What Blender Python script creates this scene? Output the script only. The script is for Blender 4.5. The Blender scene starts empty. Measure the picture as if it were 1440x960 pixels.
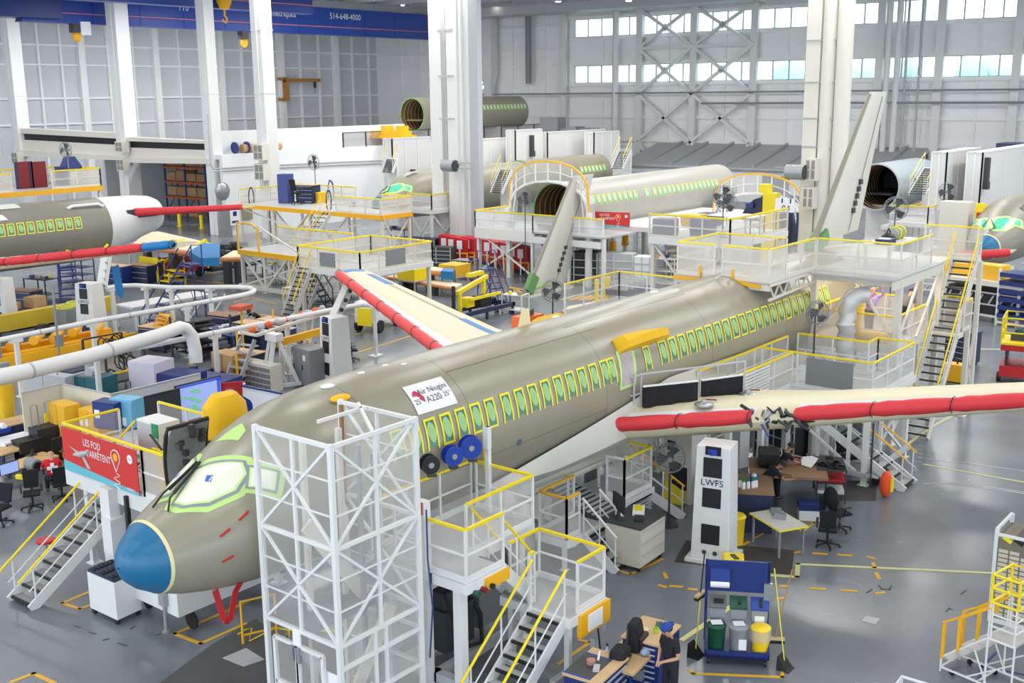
import bpy,bmesh,math,random
from mathutils import Vector,Matrix
random.seed(7)
PI=math.pi
R_=math.radians
S=bpy.context.scene
COL=S.collection
FPX,YAW,PIT,ROL=1572.28,R_(38.6756),R_(12.5094),R_(-0.5735)
CAM=Vector((0.0,0.0,11.8))
def _cv(r,u,w):
 w2=w*math.cos(PIT)-u*math.sin(PIT)
 u2=u*math.cos(PIT)+w*math.sin(PIT)
 return(r*math.cos(ROL)+u2*math.sin(ROL),r*math.sin(ROL)-u2*math.cos(ROL),w2)
_cx=_cv(math.sin(YAW),0,math.cos(YAW))
_cy=_cv(-math.cos(YAW),0,math.sin(YAW))
_cz=_cv(0,1,0)
RIGHT=Vector((_cx[0],_cy[0],_cz[0]))
DOWN=Vector((_cx[1],_cy[1],_cz[1]))
FWD=Vector((_cx[2],_cy[2],_cz[2]))
cam_data=bpy.data.cameras.new('camera')
cam_data.sensor_width=36.0
cam_data.lens=FPX/1440.0*36.0
cam_data.clip_end=1000
cam=bpy.data.objects.new('camera',cam_data)
COL.objects.link(cam)
cam.matrix_world=Matrix(((RIGHT.x,-DOWN.x,-FWD.x,CAM.x),(RIGHT.y,-DOWN.y,-FWD.y,CAM.y),(RIGHT.z,-DOWN.z,-FWD.z,CAM.z),(0,0,0,1)))
S.camera=cam
def ray(x,y):
 return RIGHT*((x-720)/FPX)+DOWN*((y-480)/FPX)+FWD
def G(x,y,z=0.0):
 d=ray(x,y);return CAM+d*((z-CAM.z)/d.z)
def AX(x,y,X):
 d=ray(x,y);return CAM+d*((X-CAM.x)/d.x)
def AY(x,y,Y):
 d=ray(x,y);return CAM+d*((Y-CAM.y)/d.y)
S.view_settings.view_transform='Standard'
S.view_settings.look='None'
S.view_settings.gamma=1.0
S.view_settings.use_curve_mapping=False
S.view_settings.exposure=0.0
S.cycles.use_denoising=True
S.cycles.max_bounces=7
S.cycles.transparent_max_bounces=24
S.cycles.sample_clamp_indirect=6.0
W=bpy.data.worlds.new('sky')
S.world=W
W.use_nodes=True
W.node_tree.nodes['Background'].inputs[0].default_value=(0.80,0.90,1.0,1)
W.node_tree.nodes['Background'].inputs[1].default_value=3.4
LAMPS=dict(color=(1.0,0.985,0.96),power=760.0)
def hall_lamp(x,y,sx,sy,z=20.6,p=None):
 l=bpy.data.lights.new('high_bay_lamp','AREA')
 l.shape='RECTANGLE';l.size=sx;l.size_y=sy
 l.energy=p or LAMPS['power'];l.color=LAMPS['color']
 o=bpy.data.objects.new('high_bay_lamp',l);COL.objects.link(o)
 o.location=(x,y,z)
for ix in range(8):
 for iy in range(8):
  hall_lamp(-2+12.5*ix,-6+15.5*iy,2.2,5.0,p=LAMPS['power']*(0.8 if ix<4 else 1.4 if ix<6 else 2.5))
def lin(c):
 c=c/255.0
 return c/12.92 if c<=0.04045 else((c+0.055)/1.055)**2.4
def rgb(r,g,b):
 return(lin(r),lin(g),lin(b),1.0)
MATS={}
def mat(name,c=None,rough=0.5,metal=0.0,var=0.0,scale=3.0,emit=0.0,alpha=1.0,spec=0.5,bump=0.0):
 if name in MATS:return MATS[name]
 m=bpy.data.materials.new(name);m.use_nodes=True
 nt=m.node_tree;b=nt.nodes['Principled BSDF']
 col=rgb(*c)
 b.inputs['Base Color'].default_value=col
 b.inputs['Roughness'].default_value=rough
 b.inputs['Metallic'].default_value=metal
 b.inputs['Specular IOR Level'].default_value=spec
 if emit:
  b.inputs['Emission Color'].default_value=col
  b.inputs['Emission Strength'].default_value=emit
 if alpha<1:
  b.inputs['Alpha'].default_value=alpha
 if var or bump:
  tc=nt.nodes.new('ShaderNodeTexCoord');n=nt.nodes.new('ShaderNodeTexNoise')
  n.inputs['Scale'].default_value=scale;n.inputs['Detail'].default_value=3
  nt.links.new(tc.outputs['Object'],n.inputs['Vector'])
  if var:
   mx=nt.nodes.new('ShaderNodeMix');mx.data_type='RGBA'
   nt.links.new(n.outputs['Fac'],mx.inputs[0])
   mx.inputs[6].default_value=tuple(v*(1-var)for v in col[:3])+(1,)
   mx.inputs[7].default_value=tuple(min(1,v*(1+var))for v in col[:3])+(1,)
   nt.links.new(mx.outputs[2],b.inputs['Base Color'])
  if bump:
   bp=nt.nodes.new('ShaderNodeBump');bp.inputs['Strength'].default_value=bump
   nt.links.new(n.outputs['Fac'],bp.inputs['Height']);nt.links.new(bp.outputs[0],b.inputs['Normal'])
 MATS[name]=m
 return m
WHITE=mat('white_paint',(222,222,220),0.42,var=0.03)
CREAM=mat('cream_paint',(216,211,200),0.45,var=0.03)
WALLW=mat('white_wall',(226,228,229),0.7,var=0.02,scale=0.3)
WALLG=mat('grey_wall_panel',(204,207,212),0.6,var=0.04,scale=0.4)
WALLP=mat('pale_ribbed_panel',(240,240,240),0.6,var=0.03,scale=0.6)
STEELW=mat('white_steel',(240,240,238),0.5,var=0.03,scale=0.6)
YEL=mat('yellow_paint',(240,213,12),0.4)
AMBER=mat('amber_paint',(238,176,20),0.45,var=0.05)
TAPE=mat('yellow_tape',(236,222,20),0.5)
FLOORY=mat('floor_yellow',(226,172,40),0.4,var=0.08,scale=4)
FLOORL=mat('floor_lemon',(214,212,140),0.4,var=0.05,scale=4)
BLUE=mat('royal_blue_paint',(26,46,112),0.4,var=0.05)
NAVY=mat('navy_paint',(32,42,78),0.45,var=0.05)
CRANEB=mat('crane_blue',(24,62,150),0.4,var=0.06,scale=0.4)
REELB=mat('reel_blue',(22,60,160),0.4)
BLACK=mat('black_plastic',(24,24,26),0.5)
RUBBER=mat('black_rubber',(30,30,31),0.75)
FABRICK=mat('black_fabric',(26,27,31),0.9,var=0.1,scale=20)
DGREY=mat('dark_grey_paint',(62,63,66),0.5,var=0.06)
GREY=mat('mid_grey_paint',(132,135,138),0.5,var=0.05)
LGREY=mat('light_grey_paint',(178,180,182),0.45,var=0.04)
STEEL=mat('bare_steel',(170,172,174),0.35,metal=0.8)
GALV=mat('galvanised_steel',(160,164,168),0.45,metal=0.4,var=0.05)
FOIL=mat('silver_foil',(206,206,206),0.5,metal=0.35,bump=1.0,scale=9)
RED=mat('red_paint',(190,28,32),0.45)
COVER=mat('red_cover',(212,52,58),0.6,var=0.06,scale=2.0)
DRED=mat('dark_red_paint',(126,22,30),0.5)
ORANGE=mat('orange_paint',(226,98,40),0.5)
HIVIS=mat('orange_hi_vis',(240,84,30),0.7)
WOOD=mat('birch_worktop',(206,172,128),0.5,var=0.1,scale=4)
DWOOD=mat('brown_worktop',(150,116,84),0.5,var=0.12,scale=4)
CARD=mat('cardboard',(188,150,108),0.8,var=0.06)
PALLET=mat('pallet_wood',(178,138,96),0.8,var=0.15,scale=5)
BEIGE=mat('wing_primer',(222,212,180),0.45,var=0.035,scale=0.7)
RADOME=mat('radome_blue',(22,104,146),0.38,var=0.12,scale=2.2)
TAPEB=mat('blue_tape',(74,138,206),0.6)
WINGTIPB=mat('wing_tip_blue',(24,118,178),0.5)
PRIMER=mat('green_primer',(186,220,130),0.5,var=0.04)
PRIMERD=mat('dark_green_primer',(98,150,92),0.5,var=0.08)
FILM=mat('teal_film',(72,124,102),0.3,var=0.1,scale=3)
FILML=mat('pale_green_film',(150,194,132),0.35,var=0.06,scale=4)
GLASSG=mat('green_window_film',(92,196,160),0.2,var=0.35,scale=6)
PAPER=mat('white_paper',(236,236,238),0.6)
BANR=mat('banner_red',(206,48,40),0.55,var=0.04)
BANT=mat('banner_teal',(98,182,196),0.55)
TEAL=mat('teal_cabinet',(32,96,104),0.45)
LBLUE=mat('light_blue_cabinet',(110,176,208),0.45)
CABY=mat('yellow_cabinet',(232,178,40),0.45,var=0.03)
GREEN=mat('safety_green',(20,140,84),0.5)
DGREEN=mat('bin_green',(14,78,56),0.5)
SKIN=mat('skin',(196,146,120),0.6)
SKIND=mat('tan_skin',(168,118,92),0.6)
HAIR=mat('dark_hair',(40,30,26),0.7)
SHIRTK=mat('black_shirt',(26,27,34),0.85)
SHIRTR=mat('red_shirt',(196,22,34),0.8)
TROUS=mat('dark_trousers',(30,32,42),0.85)
GREYTR=mat('grey_trousers',(104,102,108),0.85)
CAPB=mat('blue_cap',(24,62,142),0.7)
TIEDYE=mat('purple_tie_dye',(168,152,208),0.8,var=0.45,scale=14)
SCREEN=mat('lit_screen',(150,168,226),0.3,emit=0.55)
SCREENB=mat('screen_blue',(60,84,190),0.3,emit=0.6)
SCREENG=mat('screen_green',(110,190,130),0.3,emit=0.5)
SCREENK=mat('dark_screen',(58,60,64),0.25)
LAMPM=mat('lamp_glow',(255,250,240),0.4,emit=9.0)
LAMPW=mat('warm_tube',(255,236,214),0.4,emit=4.0)
MATM=mat('dark_floor_mat',(66,63,62),0.6,var=0.12,scale=6)
FLOORD=mat('dark_floor_plate',(78,78,80),0.5,var=0.12,scale=2)
COPPER=mat('brown_barrel_inside',(112,92,62),0.6,var=0.3,scale=6)
SILVER=mat('silver_skin',(190,200,204),0.35,metal=0.3,var=0.14,scale=1.6)
YCLOTH=mat('yellow_cloth',(236,184,20),0.75,var=0.08,scale=2,bump=0.25)
PINKF=mat('grey_pink_film',(176,164,166),0.25,var=0.3,scale=4,bump=0.6)
LEAF=mat('tree_leaf',(176,200,186),0.8,var=0.2,scale=0.8)
def screen_mat(name,c,fac,period=0.0):
 m=bpy.data.materials.new(name);m.use_nodes=True;nt=m.node_tree
 b=nt.nodes['Principled BSDF'];out=nt.nodes['Material Output']
 b.inputs['Base Color'].default_value=rgb(*c);b.inputs['Roughness'].default_value=0.5
 t=nt.nodes.new('ShaderNodeBsdfTransparent');mx=nt.nodes.new('ShaderNodeMixShader')
 mx.inputs[0].default_value=fac
 nt.links.new(t.outputs[0],mx.inputs[1]);nt.links.new(b.outputs[0],mx.inputs[2])
 nt.links.new(mx.outputs[0],out.inputs['Surface'])
 MATS[name]=m
 return m
MESHW=screen_mat('white_perforated_mesh',(222,219,214),0.30)
MESHC=screen_mat('cream_perforated_mesh',(222,216,206),0.45)
MESHF=screen_mat('far_white_mesh',(230,230,230),0.6)
MESHD=screen_mat('grey_fence_mesh',(120,120,122),0.5)
GUARD=screen_mat('fan_guard_wire',(60,64,60),0.32)
PLASTIC=screen_mat('clear_plastic',(225,230,235),0.3)
def pane_glass():
 m=bpy.data.materials.new('window_glass');m.use_nodes=True;nt=m.node_tree
 out=nt.nodes['Material Output'];nt.nodes.remove(nt.nodes['Principled BSDF'])
 t=nt.nodes.new('ShaderNodeBsdfTransparent');t.inputs[0].default_value=(0.93,0.98,1.0,1)
 g=nt.nodes.new('ShaderNodeBsdfGlossy');g.inputs['Roughness'].default_value=0.05
 mx=nt.nodes.new('ShaderNodeMixShader');mx.inputs[0].default_value=0.06
 nt.links.new(t.outputs[0],mx.inputs[1]);nt.links.new(g.outputs[0],mx.inputs[2])
 nt.links.new(mx.outputs[0],out.inputs['Surface'])
 return m
GLASS=pane_glass()
def floor_mat():
 m=bpy.data.materials.new('epoxy_floor');m.use_nodes=True;nt=m.node_tree
 b=nt.nodes['Principled BSDF'];tc=nt.nodes.new('ShaderNodeTexCoord')
 n1=nt.nodes.new('ShaderNodeTexNoise');n1.inputs['Scale'].default_value=0.35;n1.inputs['Detail'].default_value=5
 n2=nt.nodes.new('ShaderNodeTexNoise');n2.inputs['Scale'].default_value=1.7;n2.inputs['Detail'].default_value=6
 for n in(n1,n2):nt.links.new(tc.outputs['Object'],n.inputs['Vector'])
 r=nt.nodes.new('ShaderNodeValToRGB')
 r.color_ramp.elements[0].position=0.3;r.color_ramp.elements[0].color=rgb(106,112,119)
 r.color_ramp.elements[1].position=0.75;r.color_ramp.elements[1].color=rgb(126,133,141)
 nt.links.new(n1.outputs['Fac'],r.inputs[0])
 mx=nt.nodes.new('ShaderNodeMix');mx.data_type='RGBA';mx.blend_type='MULTIPLY';mx.inputs[0].default_value=0.18
 r2=nt.nodes.new('ShaderNodeValToRGB')
 r2.color_ramp.elements[0].position=0.2;r2.color_ramp.elements[0].color=(0.88,0.88,0.88,1)
 r2.color_ramp.elements[1].position=0.85;r2.color_ramp.elements[1].color=(1,1,1,1)
 nt.links.new(n2.outputs['Fac'],r2.inputs[0])
 nt.links.new(r.outputs[0],mx.inputs[6]);nt.links.new(r2.outputs[0],mx.inputs[7])
 nt.links.new(mx.outputs[2],b.inputs['Base Color'])
 mr=nt.nodes.new('ShaderNodeMapRange');mr.inputs[3].default_value=0.16;mr.inputs[4].default_value=0.34
 nt.links.new(n1.outputs['Fac'],mr.inputs[0]);nt.links.new(mr.outputs[0],b.inputs['Roughness'])
 b.inputs['Specular IOR Level'].default_value=0.55
 return m
FLOOR=floor_mat()
def skin_mat(name,c,lines=(),rings=(),rough=0.42):
 """painted metal skin with dark seams at local x (rings) and at local heights z (lines: z, x0, x1)"""
 m=bpy.data.materials.new(name);m.use_nodes=True;nt=m.node_tree
 b=nt.nodes['Principled BSDF'];tc=nt.nodes.new('ShaderNodeTexCoord')
 b.inputs['Roughness'].default_value=rough
 n=nt.nodes.new('ShaderNodeTexNoise');n.inputs['Scale'].default_value=0.8;n.inputs['Detail'].default_value=4
 nt.links.new(tc.outputs['Object'],n.inputs['Vector'])
 col=rgb(*c)
 mx=nt.nodes.new('ShaderNodeMix');mx.data_type='RGBA'
 mx.inputs[6].default_value=tuple(v*0.9 for v in col[:3])+(1,);mx.inputs[7].default_value=tuple(v*1.1 for v in col[:3])+(1,)
 nt.links.new(n.outputs['Fac'],mx.inputs[0])
 sp=nt.nodes.new('ShaderNodeSeparateXYZ');nt.links.new(tc.outputs['Object'],sp.inputs[0])
 acc=None
 def math_(op,a,bv):
  q=nt.nodes.new('ShaderNodeMath');q.operation=op
  for i,v in enumerate((a,bv)):
   if isinstance(v,(int,float)):q.inputs[i].default_value=v
   else:nt.links.new(v,q.inputs[i])
  return q.outputs[0]
 def band(src,v,w):
  d=math_('SUBTRACT',src,v);d=math_('ABSOLUTE',d,0);return math_('LESS_THAN',d,w)
 for x in rings:
  k=band(sp.outputs[0],x,0.012);acc=k if acc is None else math_('MAXIMUM',acc,k)
 for z,x0,x1 in lines:
  k=band(sp.outputs[2],z,0.009)
  k=math_('MULTIPLY',k,math_('GREATER_THAN',sp.outputs[0],x0));k=math_('MULTIPLY',k,math_('LESS_THAN',sp.outputs[0],x1))
  acc=k if acc is None else math_('MAXIMUM',acc,k)
 if acc is not None:
  m2=nt.nodes.new('ShaderNodeMix');m2.data_type='RGBA'
  nt.links.new(math_('MULTIPLY',acc,0.6),m2.inputs[0]);nt.links.new(mx.outputs[2],m2.inputs[6])
  m2.inputs[7].default_value=rgb(70,64,52)
  nt.links.new(m2.outputs[2],b.inputs['Base Color'])
 else:
  nt.links.new(mx.outputs[2],b.inputs['Base Color'])
 MATS[name]=m
 return m
class MB:
 def __init__(s):s.v=[];s.f=[];s.mi=[];s.m=0;s.smooth=False
 def add(s,vs,fs):
  o=len(s.v);s.v+=[tuple(p)for p in vs]
  for f in fs:s.f.append([i+o for i in f]);s.mi.append(s.m)
  return s
 def hexa(s,p):
  return s.add(p,[(3,2,1,0),(4,5,6,7),(0,1,5,4),(1,2,6,5),(2,3,7,6),(3,0,4,7)])
 def bx(s,x0,x1,y0,y1,z0,z1):
  return s.hexa([(x0,y0,z0),(x1,y0,z0),(x1,y1,z0),(x0,y1,z0),(x0,y0,z1),(x1,y0,z1),(x1,y1,z1),(x0,y1,z1)])
 def box(s,c,d,rz=0.0,rx=0.0,ry=0.0):
  M=Matrix.Translation(Vector(c))@Matrix.Rotation(rz,4,'Z')@Matrix.Rotation(ry,4,'Y')@Matrix.Rotation(rx,4,'X')
  x,y,z=d[0]/2,d[1]/2,d[2]/2
  P=[(-x,-y,-z),(x,-y,-z),(x,y,-z),(-x,y,-z),(-x,-y,z),(x,-y,z),(x,y,z),(-x,y,z)]
  return s.hexa([M@Vector(p)for p in P])
 def bar(s,p,q,w,h=None,up=(0,0,1)):
  p,q=Vector(p),Vector(q);h=h or w
  d=q-p
  if d.length<1e-6:return s
  d.normalize();u=Vector(up)
  if abs(d.dot(u))>0.98:u=Vector((1,0,0))
  a=d.cross(u).normalized()*(w/2);b=a.cross(d).normalized()*(h/2)
  return s.hexa([p-a-b,p+a-b,p+a+b,p-a+b,q-a-b,q+a-b,q+a+b,q-a+b])
 def tube(s,p,q,r,n=8,r2=None,caps=True):
  p,q=Vector(p),Vector(q);d=(q-p).normalized();u=Vector((0,0,1))
  if abs(d.dot(u))>0.98:u=Vector((1,0,0))
  a=d.cross(u).normalized();b=a.cross(d).normalized();r2=r if r2 is None else r2
  vs=[c+(a*math.cos(t)+b*math.sin(t))*rr for c,rr in((p,r),(q,r2))for t in[2*PI*i/n for i in range(n)]]
  fs=[(i,(i+1)%n,n+(i+1)%n,n+i)for i in range(n)]
  if caps:fs+=[tuple(range(n-1,-1,-1)),tuple(range(n,2*n))]
  return s.add(vs,fs)
 def path(s,pts,r,n=8,closed=False):
  pts=[Vector(p)for p in pts];N=len(pts);rings=[]
  prev=None
  for i,p in enumerate(pts):
   if closed:d=pts[(i+1)%N]-pts[i-1]
   else:d=pts[min(i+1,N-1)]-pts[max(i-1,0)]
   d.normalize()
   if prev is None:
    u=Vector((0,0,1))
    if abs(d.dot(u))>0.95:u=Vector((1,0,0))
    a=d.cross(u).normalized()
   else:
    a=(prev-d*prev.dot(d)).normalized()
   prev=a;b=d.cross(a)
   rr=r[i]if isinstance(r,(list,tuple))else r
   rings.append([p+(a*math.cos(t)+b*math.sin(t))*rr for t in[2*PI*k/n for k in range(n)]])
  return s.loft(rings,closed=True,caps=not closed,wrap=closed)
 def loft(s,rings,closed=True,caps=False,wrap=False):
  n=len(rings[0]);vs=[p for r in rings for p in r];fs=[]
  L=len(rings)
  for j in range(L if wrap else L-1):
   j2=(j+1)%L
   for i in range(n if closed else n-1):
    k=(i+1)%n
    fs.append((j*n+i,j*n+k,j2*n+k,j2*n+i))
  if caps:fs+=[tuple(range(n-1,-1,-1)),tuple(range((L-1)*n,L*n))]
  return s.add(vs,fs)
 def lathe(s,prof,c=(0,0,0),n=16,axis='z'):
  rings=[]
  for r,h in prof:
   ring=[]
   for k in range(n):
    t=2*PI*k/n;x,y=r*math.cos(t),r*math.sin(t)
    p={'z':(x,y,h),'x':(h,x,y),'y':(y,h,x)}[axis]
    ring.append((p[0]+c[0],p[1]+c[1],p[2]+c[2]))
   rings.append(ring)
  return s.loft(rings,caps=True)
 def prism(s,poly,z0,z1):
  n=len(poly)
  vs=[(x,y,z0)for x,y in poly]+[(x,y,z1)for x,y in poly]
  return s.add(vs,[tuple(range(n-1,-1,-1)),tuple(range(n,2*n))]+[(i,(i+1)%n,n+(i+1)%n,n+i)for i in range(n)])
 def slab(s,pts,d):
  n=len(pts);pts=[Vector(p)for p in pts];d=Vector(d)
  return s.add(pts+[p+d for p in pts],[tuple(range(n-1,-1,-1)),tuple(range(n,2*n))]+[(i,(i+1)%n,n+(i+1)%n,n+i)for i in range(n)])
 def ball(s,c,r,n=10,m=6,sc=(1,1,1)):
  rings=[]
  for j in range(m+1):
   ph=-PI/2+PI*(j if 0<j<m else(0.02 if j==0 else m-0.02))/m
   rings.append([(c[0]+r*sc[0]*math.cos(ph)*math.cos(2*PI*k/n),c[1]+r*sc[1]*math.cos(ph)*math.sin(2*PI*k/n),c[2]+r*sc[2]*math.sin(ph))for k in range(n)])
  return s.loft(rings,caps=True)
 def xf(s,M,i0=0):
  for i in range(i0,len(s.v)):s.v[i]=tuple(M@Vector(s.v[i]))
  return s
 def obj(s,name,m,parent=None,smooth=False,bevel=0.0):
  me=bpy.data.meshes.new(name)
  me.from_pydata(s.v,[],s.f)
  ms=m if isinstance(m,(list,tuple))else[m]
  for k in ms:me.materials.append(k)
  if len(ms)>1:me.polygons.foreach_set('material_index',s.mi)
  if smooth or s.smooth:
   me.polygons.foreach_set('use_smooth',[True]*len(me.polygons))
   try:me.set_sharp_from_angle(angle=R_(40))
   except Exception:pass
  me.validate();me.update()
  o=bpy.data.objects.new(name,me);COL.objects.link(o)
  if parent is not None:o.parent=parent
  if bevel:
   b=o.modifiers.new('bevel','BEVEL');b.width=bevel;b.segments=2;b.limit_method='ANGLE'
  return o
def tag(o,label=None,cat=None,group=None,kind=None):
 if label:o['label']=label
 if cat:o['category']=cat
 if group:o['group']=group
 if kind:o['kind']=kind
 return o
def thing(name,label,cat,loc=(0,0,0),rz=0.0,group=None):
 o=bpy.data.objects.new(name,None);COL.objects.link(o)
 o.location=loc;o.rotation_euler=(0,0,rz);o.empty_display_size=0.1
 return tag(o,label,cat,group)
def empty(name,parent,loc=(0,0,0),rz=0.0):
 o=bpy.data.objects.new(name,None);COL.objects.link(o);o.parent=parent
 o.location=loc;o.rotation_euler=(0,0,rz);return o
def struct(mb,name,m,parent=None,label=None,cat=None,smooth=False):
 o=mb.obj(name,m,parent,smooth)
 if parent is None:tag(o,label,cat,kind='structure')
 return o
def copy_tree(o,parent=None,depth=0):
 c=o.copy();COL.objects.link(c)
 if parent is not None:c.parent=parent
 for ch in list(o.children):copy_tree(ch,c,depth+1)
 return c
def dup(o,loc,rz=0.0,label=None,group=None,scale=None):
 c=copy_tree(o);c.location=loc;c.rotation_euler=(0,0,rz)
 if label:c['label']=label
 if group:c['group']=group
 if scale:c.scale=(scale,)*3
 return c
def text(name,body,size,m,parent,loc,rot,align='CENTER',sx=1.0):
 cu=bpy.data.curves.new('letters','FONT');cu.body=body;cu.size=size
 cu.align_x=align;cu.align_y='CENTER';cu.resolution_u=2
 tmp=bpy.data.objects.new('tmp',cu);COL.objects.link(tmp)
 me=bpy.data.meshes.new_from_object(tmp.evaluated_get(bpy.context.evaluated_depsgraph_get()))
 bpy.data.objects.remove(tmp)
 me.materials.clear();me.materials.append(m)
 o=bpy.data.objects.new(name,me);COL.objects.link(o);o.parent=parent
 o.location=loc;o.rotation_euler=rot;o.scale=(sx,1,1)
 return o
def M1(fn,name,m,parent=None,**k):
 b=MB();fn(b);return b.obj(name,m,parent,**k)
def ZR(y,X,Y):
 """height at which the sight line of photo row y passes over floor point (X, Y)"""
 k=(y-480)/FPX;a=Vector((X-CAM.x,Y-CAM.y,-CAM.z))
 return(k*FWD.dot(a)-DOWN.dot(a))/(DOWN.z-k*FWD.z)
XB,YL=120.0,121.0
b=MB();b.bx(-30,122,-60,122,-0.3,0);struct(b,'floor',FLOOR)
b=MB();b.bx(-30,122,-60,122,23.0,23.3);ceil=struct(b,'ceiling',mat('ceiling_grey',(150,152,154),0.8))
b=MB()
for k in range(9):b.bx(72+5.5*k,72.5+5.5*k,-60,122,22.2,23)
for k in range(12):b.bx(60,121,-20+12*k,-19.7+12*k,22.4,22.8)
struct(b,'ceiling_beam',mat('ceiling_beam_grey',(160,162,164),0.7),ceil)
b=MB();b.bx(112.5,116.5,52,103,21.3,23);struct(b,'trim_1',LGREY)
b=MB();b.bx(-30,122,YL,YL+0.4,0,23);wl=struct(b,'wall_left',WALLG)
b=MB()
for y in(70,94.4,136,168):
 z=AY(300,y,YL).z;b.bx(20,XB,YL-0.25,YL,z-0.11,z+0.11)
struct(b,'girt',STEELW,wl)
tk=[AY(x,100,YL).x for x in(20,113,217,308,393,470,537)]
b=MB()
for x in tk:b.bx(x-0.4,x+0.4,YL-0.7,YL,0,23)
struct(b,'wall_post',STEELW,wl)
b=MB()
for i in range(len(tk)-1):
 for q in(0.36,0.7):
  x=tk[i]+(tk[i+1]-tk[i])*q;b.bx(x-0.12,x+0.12,YL-0.3,YL,0,23)
struct(b,'wall_stud',STEELW,wl)
Z1,Z2,Z3,Z4=12.98,15.1,18.62,20.8
YW1,YW0=85.4,8.0
NY1,NY0=AX(674,70,XB).y,AX(688,70,XB).y
NZ0,NZ1=ZR(126,XB,NY1),ZR(18,XB,NY1)
b=MB()
def wb(y0,y1,z0,z1):b.bx(XB,XB+0.4,y0,y1,z0,z1)
wb(-60,YW0,0,23);wb(YW0,YW1,0,Z1);wb(YW0,YW1,Z2,Z3);wb(YW0,YW1,Z4,23)
wb(YW1,NY0,0,23);wb(NY1,122,0,23);wb(NY0,NY1,0,NZ0);wb(NY0,NY1,NZ1,23)
wallb=struct(b,'wall_back',WALLP)
b=MB()
for y in(131,165,200):
 z=AX(1060,y,XB).z;b.bx(XB-0.3,XB,-20,120,z-0.2,z+0.2)
for z in(Z1-0.25,Z2+0.2,Z3-0.25,Z4+0.2):b.bx(XB-0.35,XB,YW0,YW1+1,z-0.16,z+0.16)
for y in(39,71.5,93.5,118):
 z=AX(740,y,XB).z;b.bx(XB-0.3,XB,YW1+1,120,z-0.12,z+0.12)
struct(b,'girt',STEELW,wallb)
colpx=[797,903,978,1062,1153,1237,1320,1428]
cols=[AX(x,150,XB).y for x in colpx]+[24.0,16.4]
b=MB()
for i in range(len(cols)-1):
 for q in(0.5,):
  y=cols[i]+(cols[i+1]-cols[i])*q;b.bx(XB-0.2,XB,y-0.08,y+0.08,0,Z1-0.3);b.bx(XB-0.2,XB,y-0.08,y+0.08,Z2+0.3,Z3-0.3)
for x in(545+20,592,722,743,768):y=AX(x,90,XB).y;b.bx(XB-0.2,XB,y-0.08,y+0.08,0,23)
struct(b,'wall_stud',STEELW,wallb)
b=MB()
for k in range(26):b.bx(XB-0.05,XB,-20,120,1.2+0.45*k,1.28+0.45*k)
struct(b,'cladding_rib',WALLP,wallb)
for y in cols:
 b=MB();b.bx(XB-0.9,XB-0.3,y-0.34,y+0.34,0,23);b.bx(XB-0.95,XB-0.9,y-0.42,y+0.42,0,23);struct(b,'column',WHITE)
for x,r,m in((873,0.42,WHITE),(751,0.38,GREY)):
 y=AX(x,100,XB).y;b=MB();b.tube((XB-1.2,y,5.5 if m is WHITE else 13),(XB-1.2,y,23),r,10)
 struct(b,'trim_2' if m is WHITE else 'trim_3',m,smooth=True)
b=MB()
y=AX(697,60,XB).y;b.bx(XB-2.2,XB-0.8,y-0.95,y+0.95,14.2,23)
b.hexa([(XB-1.9,y-.6,12.8),(XB-1,y-.6,12.8),(XB-1,y+.6,12.8),(XB-1.9,y+.6,12.8),(XB-2.2,y-.95,14.2),(XB-.8,y-.95,14.2),(XB-.8,y+.95,14.2),(XB-2.2,y+.95,14.2)])
b.bx(XB-1.9,XB-1,y-0.6,y+0.6,9,12.8)
struct(b,'trim_4',WHITE)
def brace(y0,y1,z0,z1):
 b=MB();x=XB-1.0
 b.bar((x,y0,z0),(x,y1,z1),0.34);b.bar((x,y0,z1),(x,y1,z0),0.34);b.bar((x,y0,z1),(x,y1,z1),0.36)
 ym,zm=(y0+y1)/2,(z0+z1)/2;b.box((x-0.12,ym,zm),(0.1,.7,.7),rx=PI/4)
 struct(b,'trim_5',WHITE)
zz=[AX(1020,y,XB).z for y in(232,200,166,131,64,6)]
for i in(1,2):
 brace(cols[i],cols[i+1],zz[3],zz[4]);brace(cols[i],cols[i+1],zz[4],zz[5])
 b=MB();x=XB-1.0;ym=(cols[i]+cols[i+1])/2
 for yy in(cols[i],cols[i+1]):
  b.bar((x,yy,zz[3]),(x,ym,zz[2]),0.34);b.bar((x,ym,zz[2]),(x,yy,zz[1]),0.34);b.bar((x,yy,zz[1]),(x,yy+(ym-yy)*0.6,zz[0]),0.34)
 struct(b,'trim_5',WHITE)
nw=0
def window(y0,y1,z0,z1,n,vertical=False):
 global nw
 nw+=1
 b=MB();f=0.07;x0,x1=XB+0.05,XB+0.25
 b.bx(x0,x1,y0,y1,z0,z0+f);b.bx(x0,x1,y0,y1,z1-f,z1);b.bx(x0,x1,y0,y0+f,z0,z1);b.bx(x0,x1,y1-f,y1,z0,z1)
 for k in range(1,n):
  if vertical:z=z0+(z1-z0)*k/n;b.bx(x0,x1,y0,y1,z-0.05,z+0.05)
  else:y=y0+(y1-y0)*k/n;b.bx(x0,x1,y-0.06,y+0.06,z0,z1)
 w=struct(b,'window_%d'%nw,GALV)
 b=MB();b.bx(XB+0.13,XB+0.15,y0+f,y1-f,z0+f,z1-f);struct(b,'pane',GLASS,w)
edges=[YW1]+cols[1:]+[YW0]
for i in range(len(edges)-1):
 n=max(2,round((edges[i]-edges[i+1])/2.0))
 window(edges[i+1],edges[i],Z1,Z2,n);window(edges[i+1],edges[i],Z3,Z4,n)
window(NY0,NY1,NZ0,NZ1,13,True)
b=MB();b.bx(111.5,XB-0.05,40,72,0,3.4);struct(b,'wall_office',WALLW)
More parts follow.
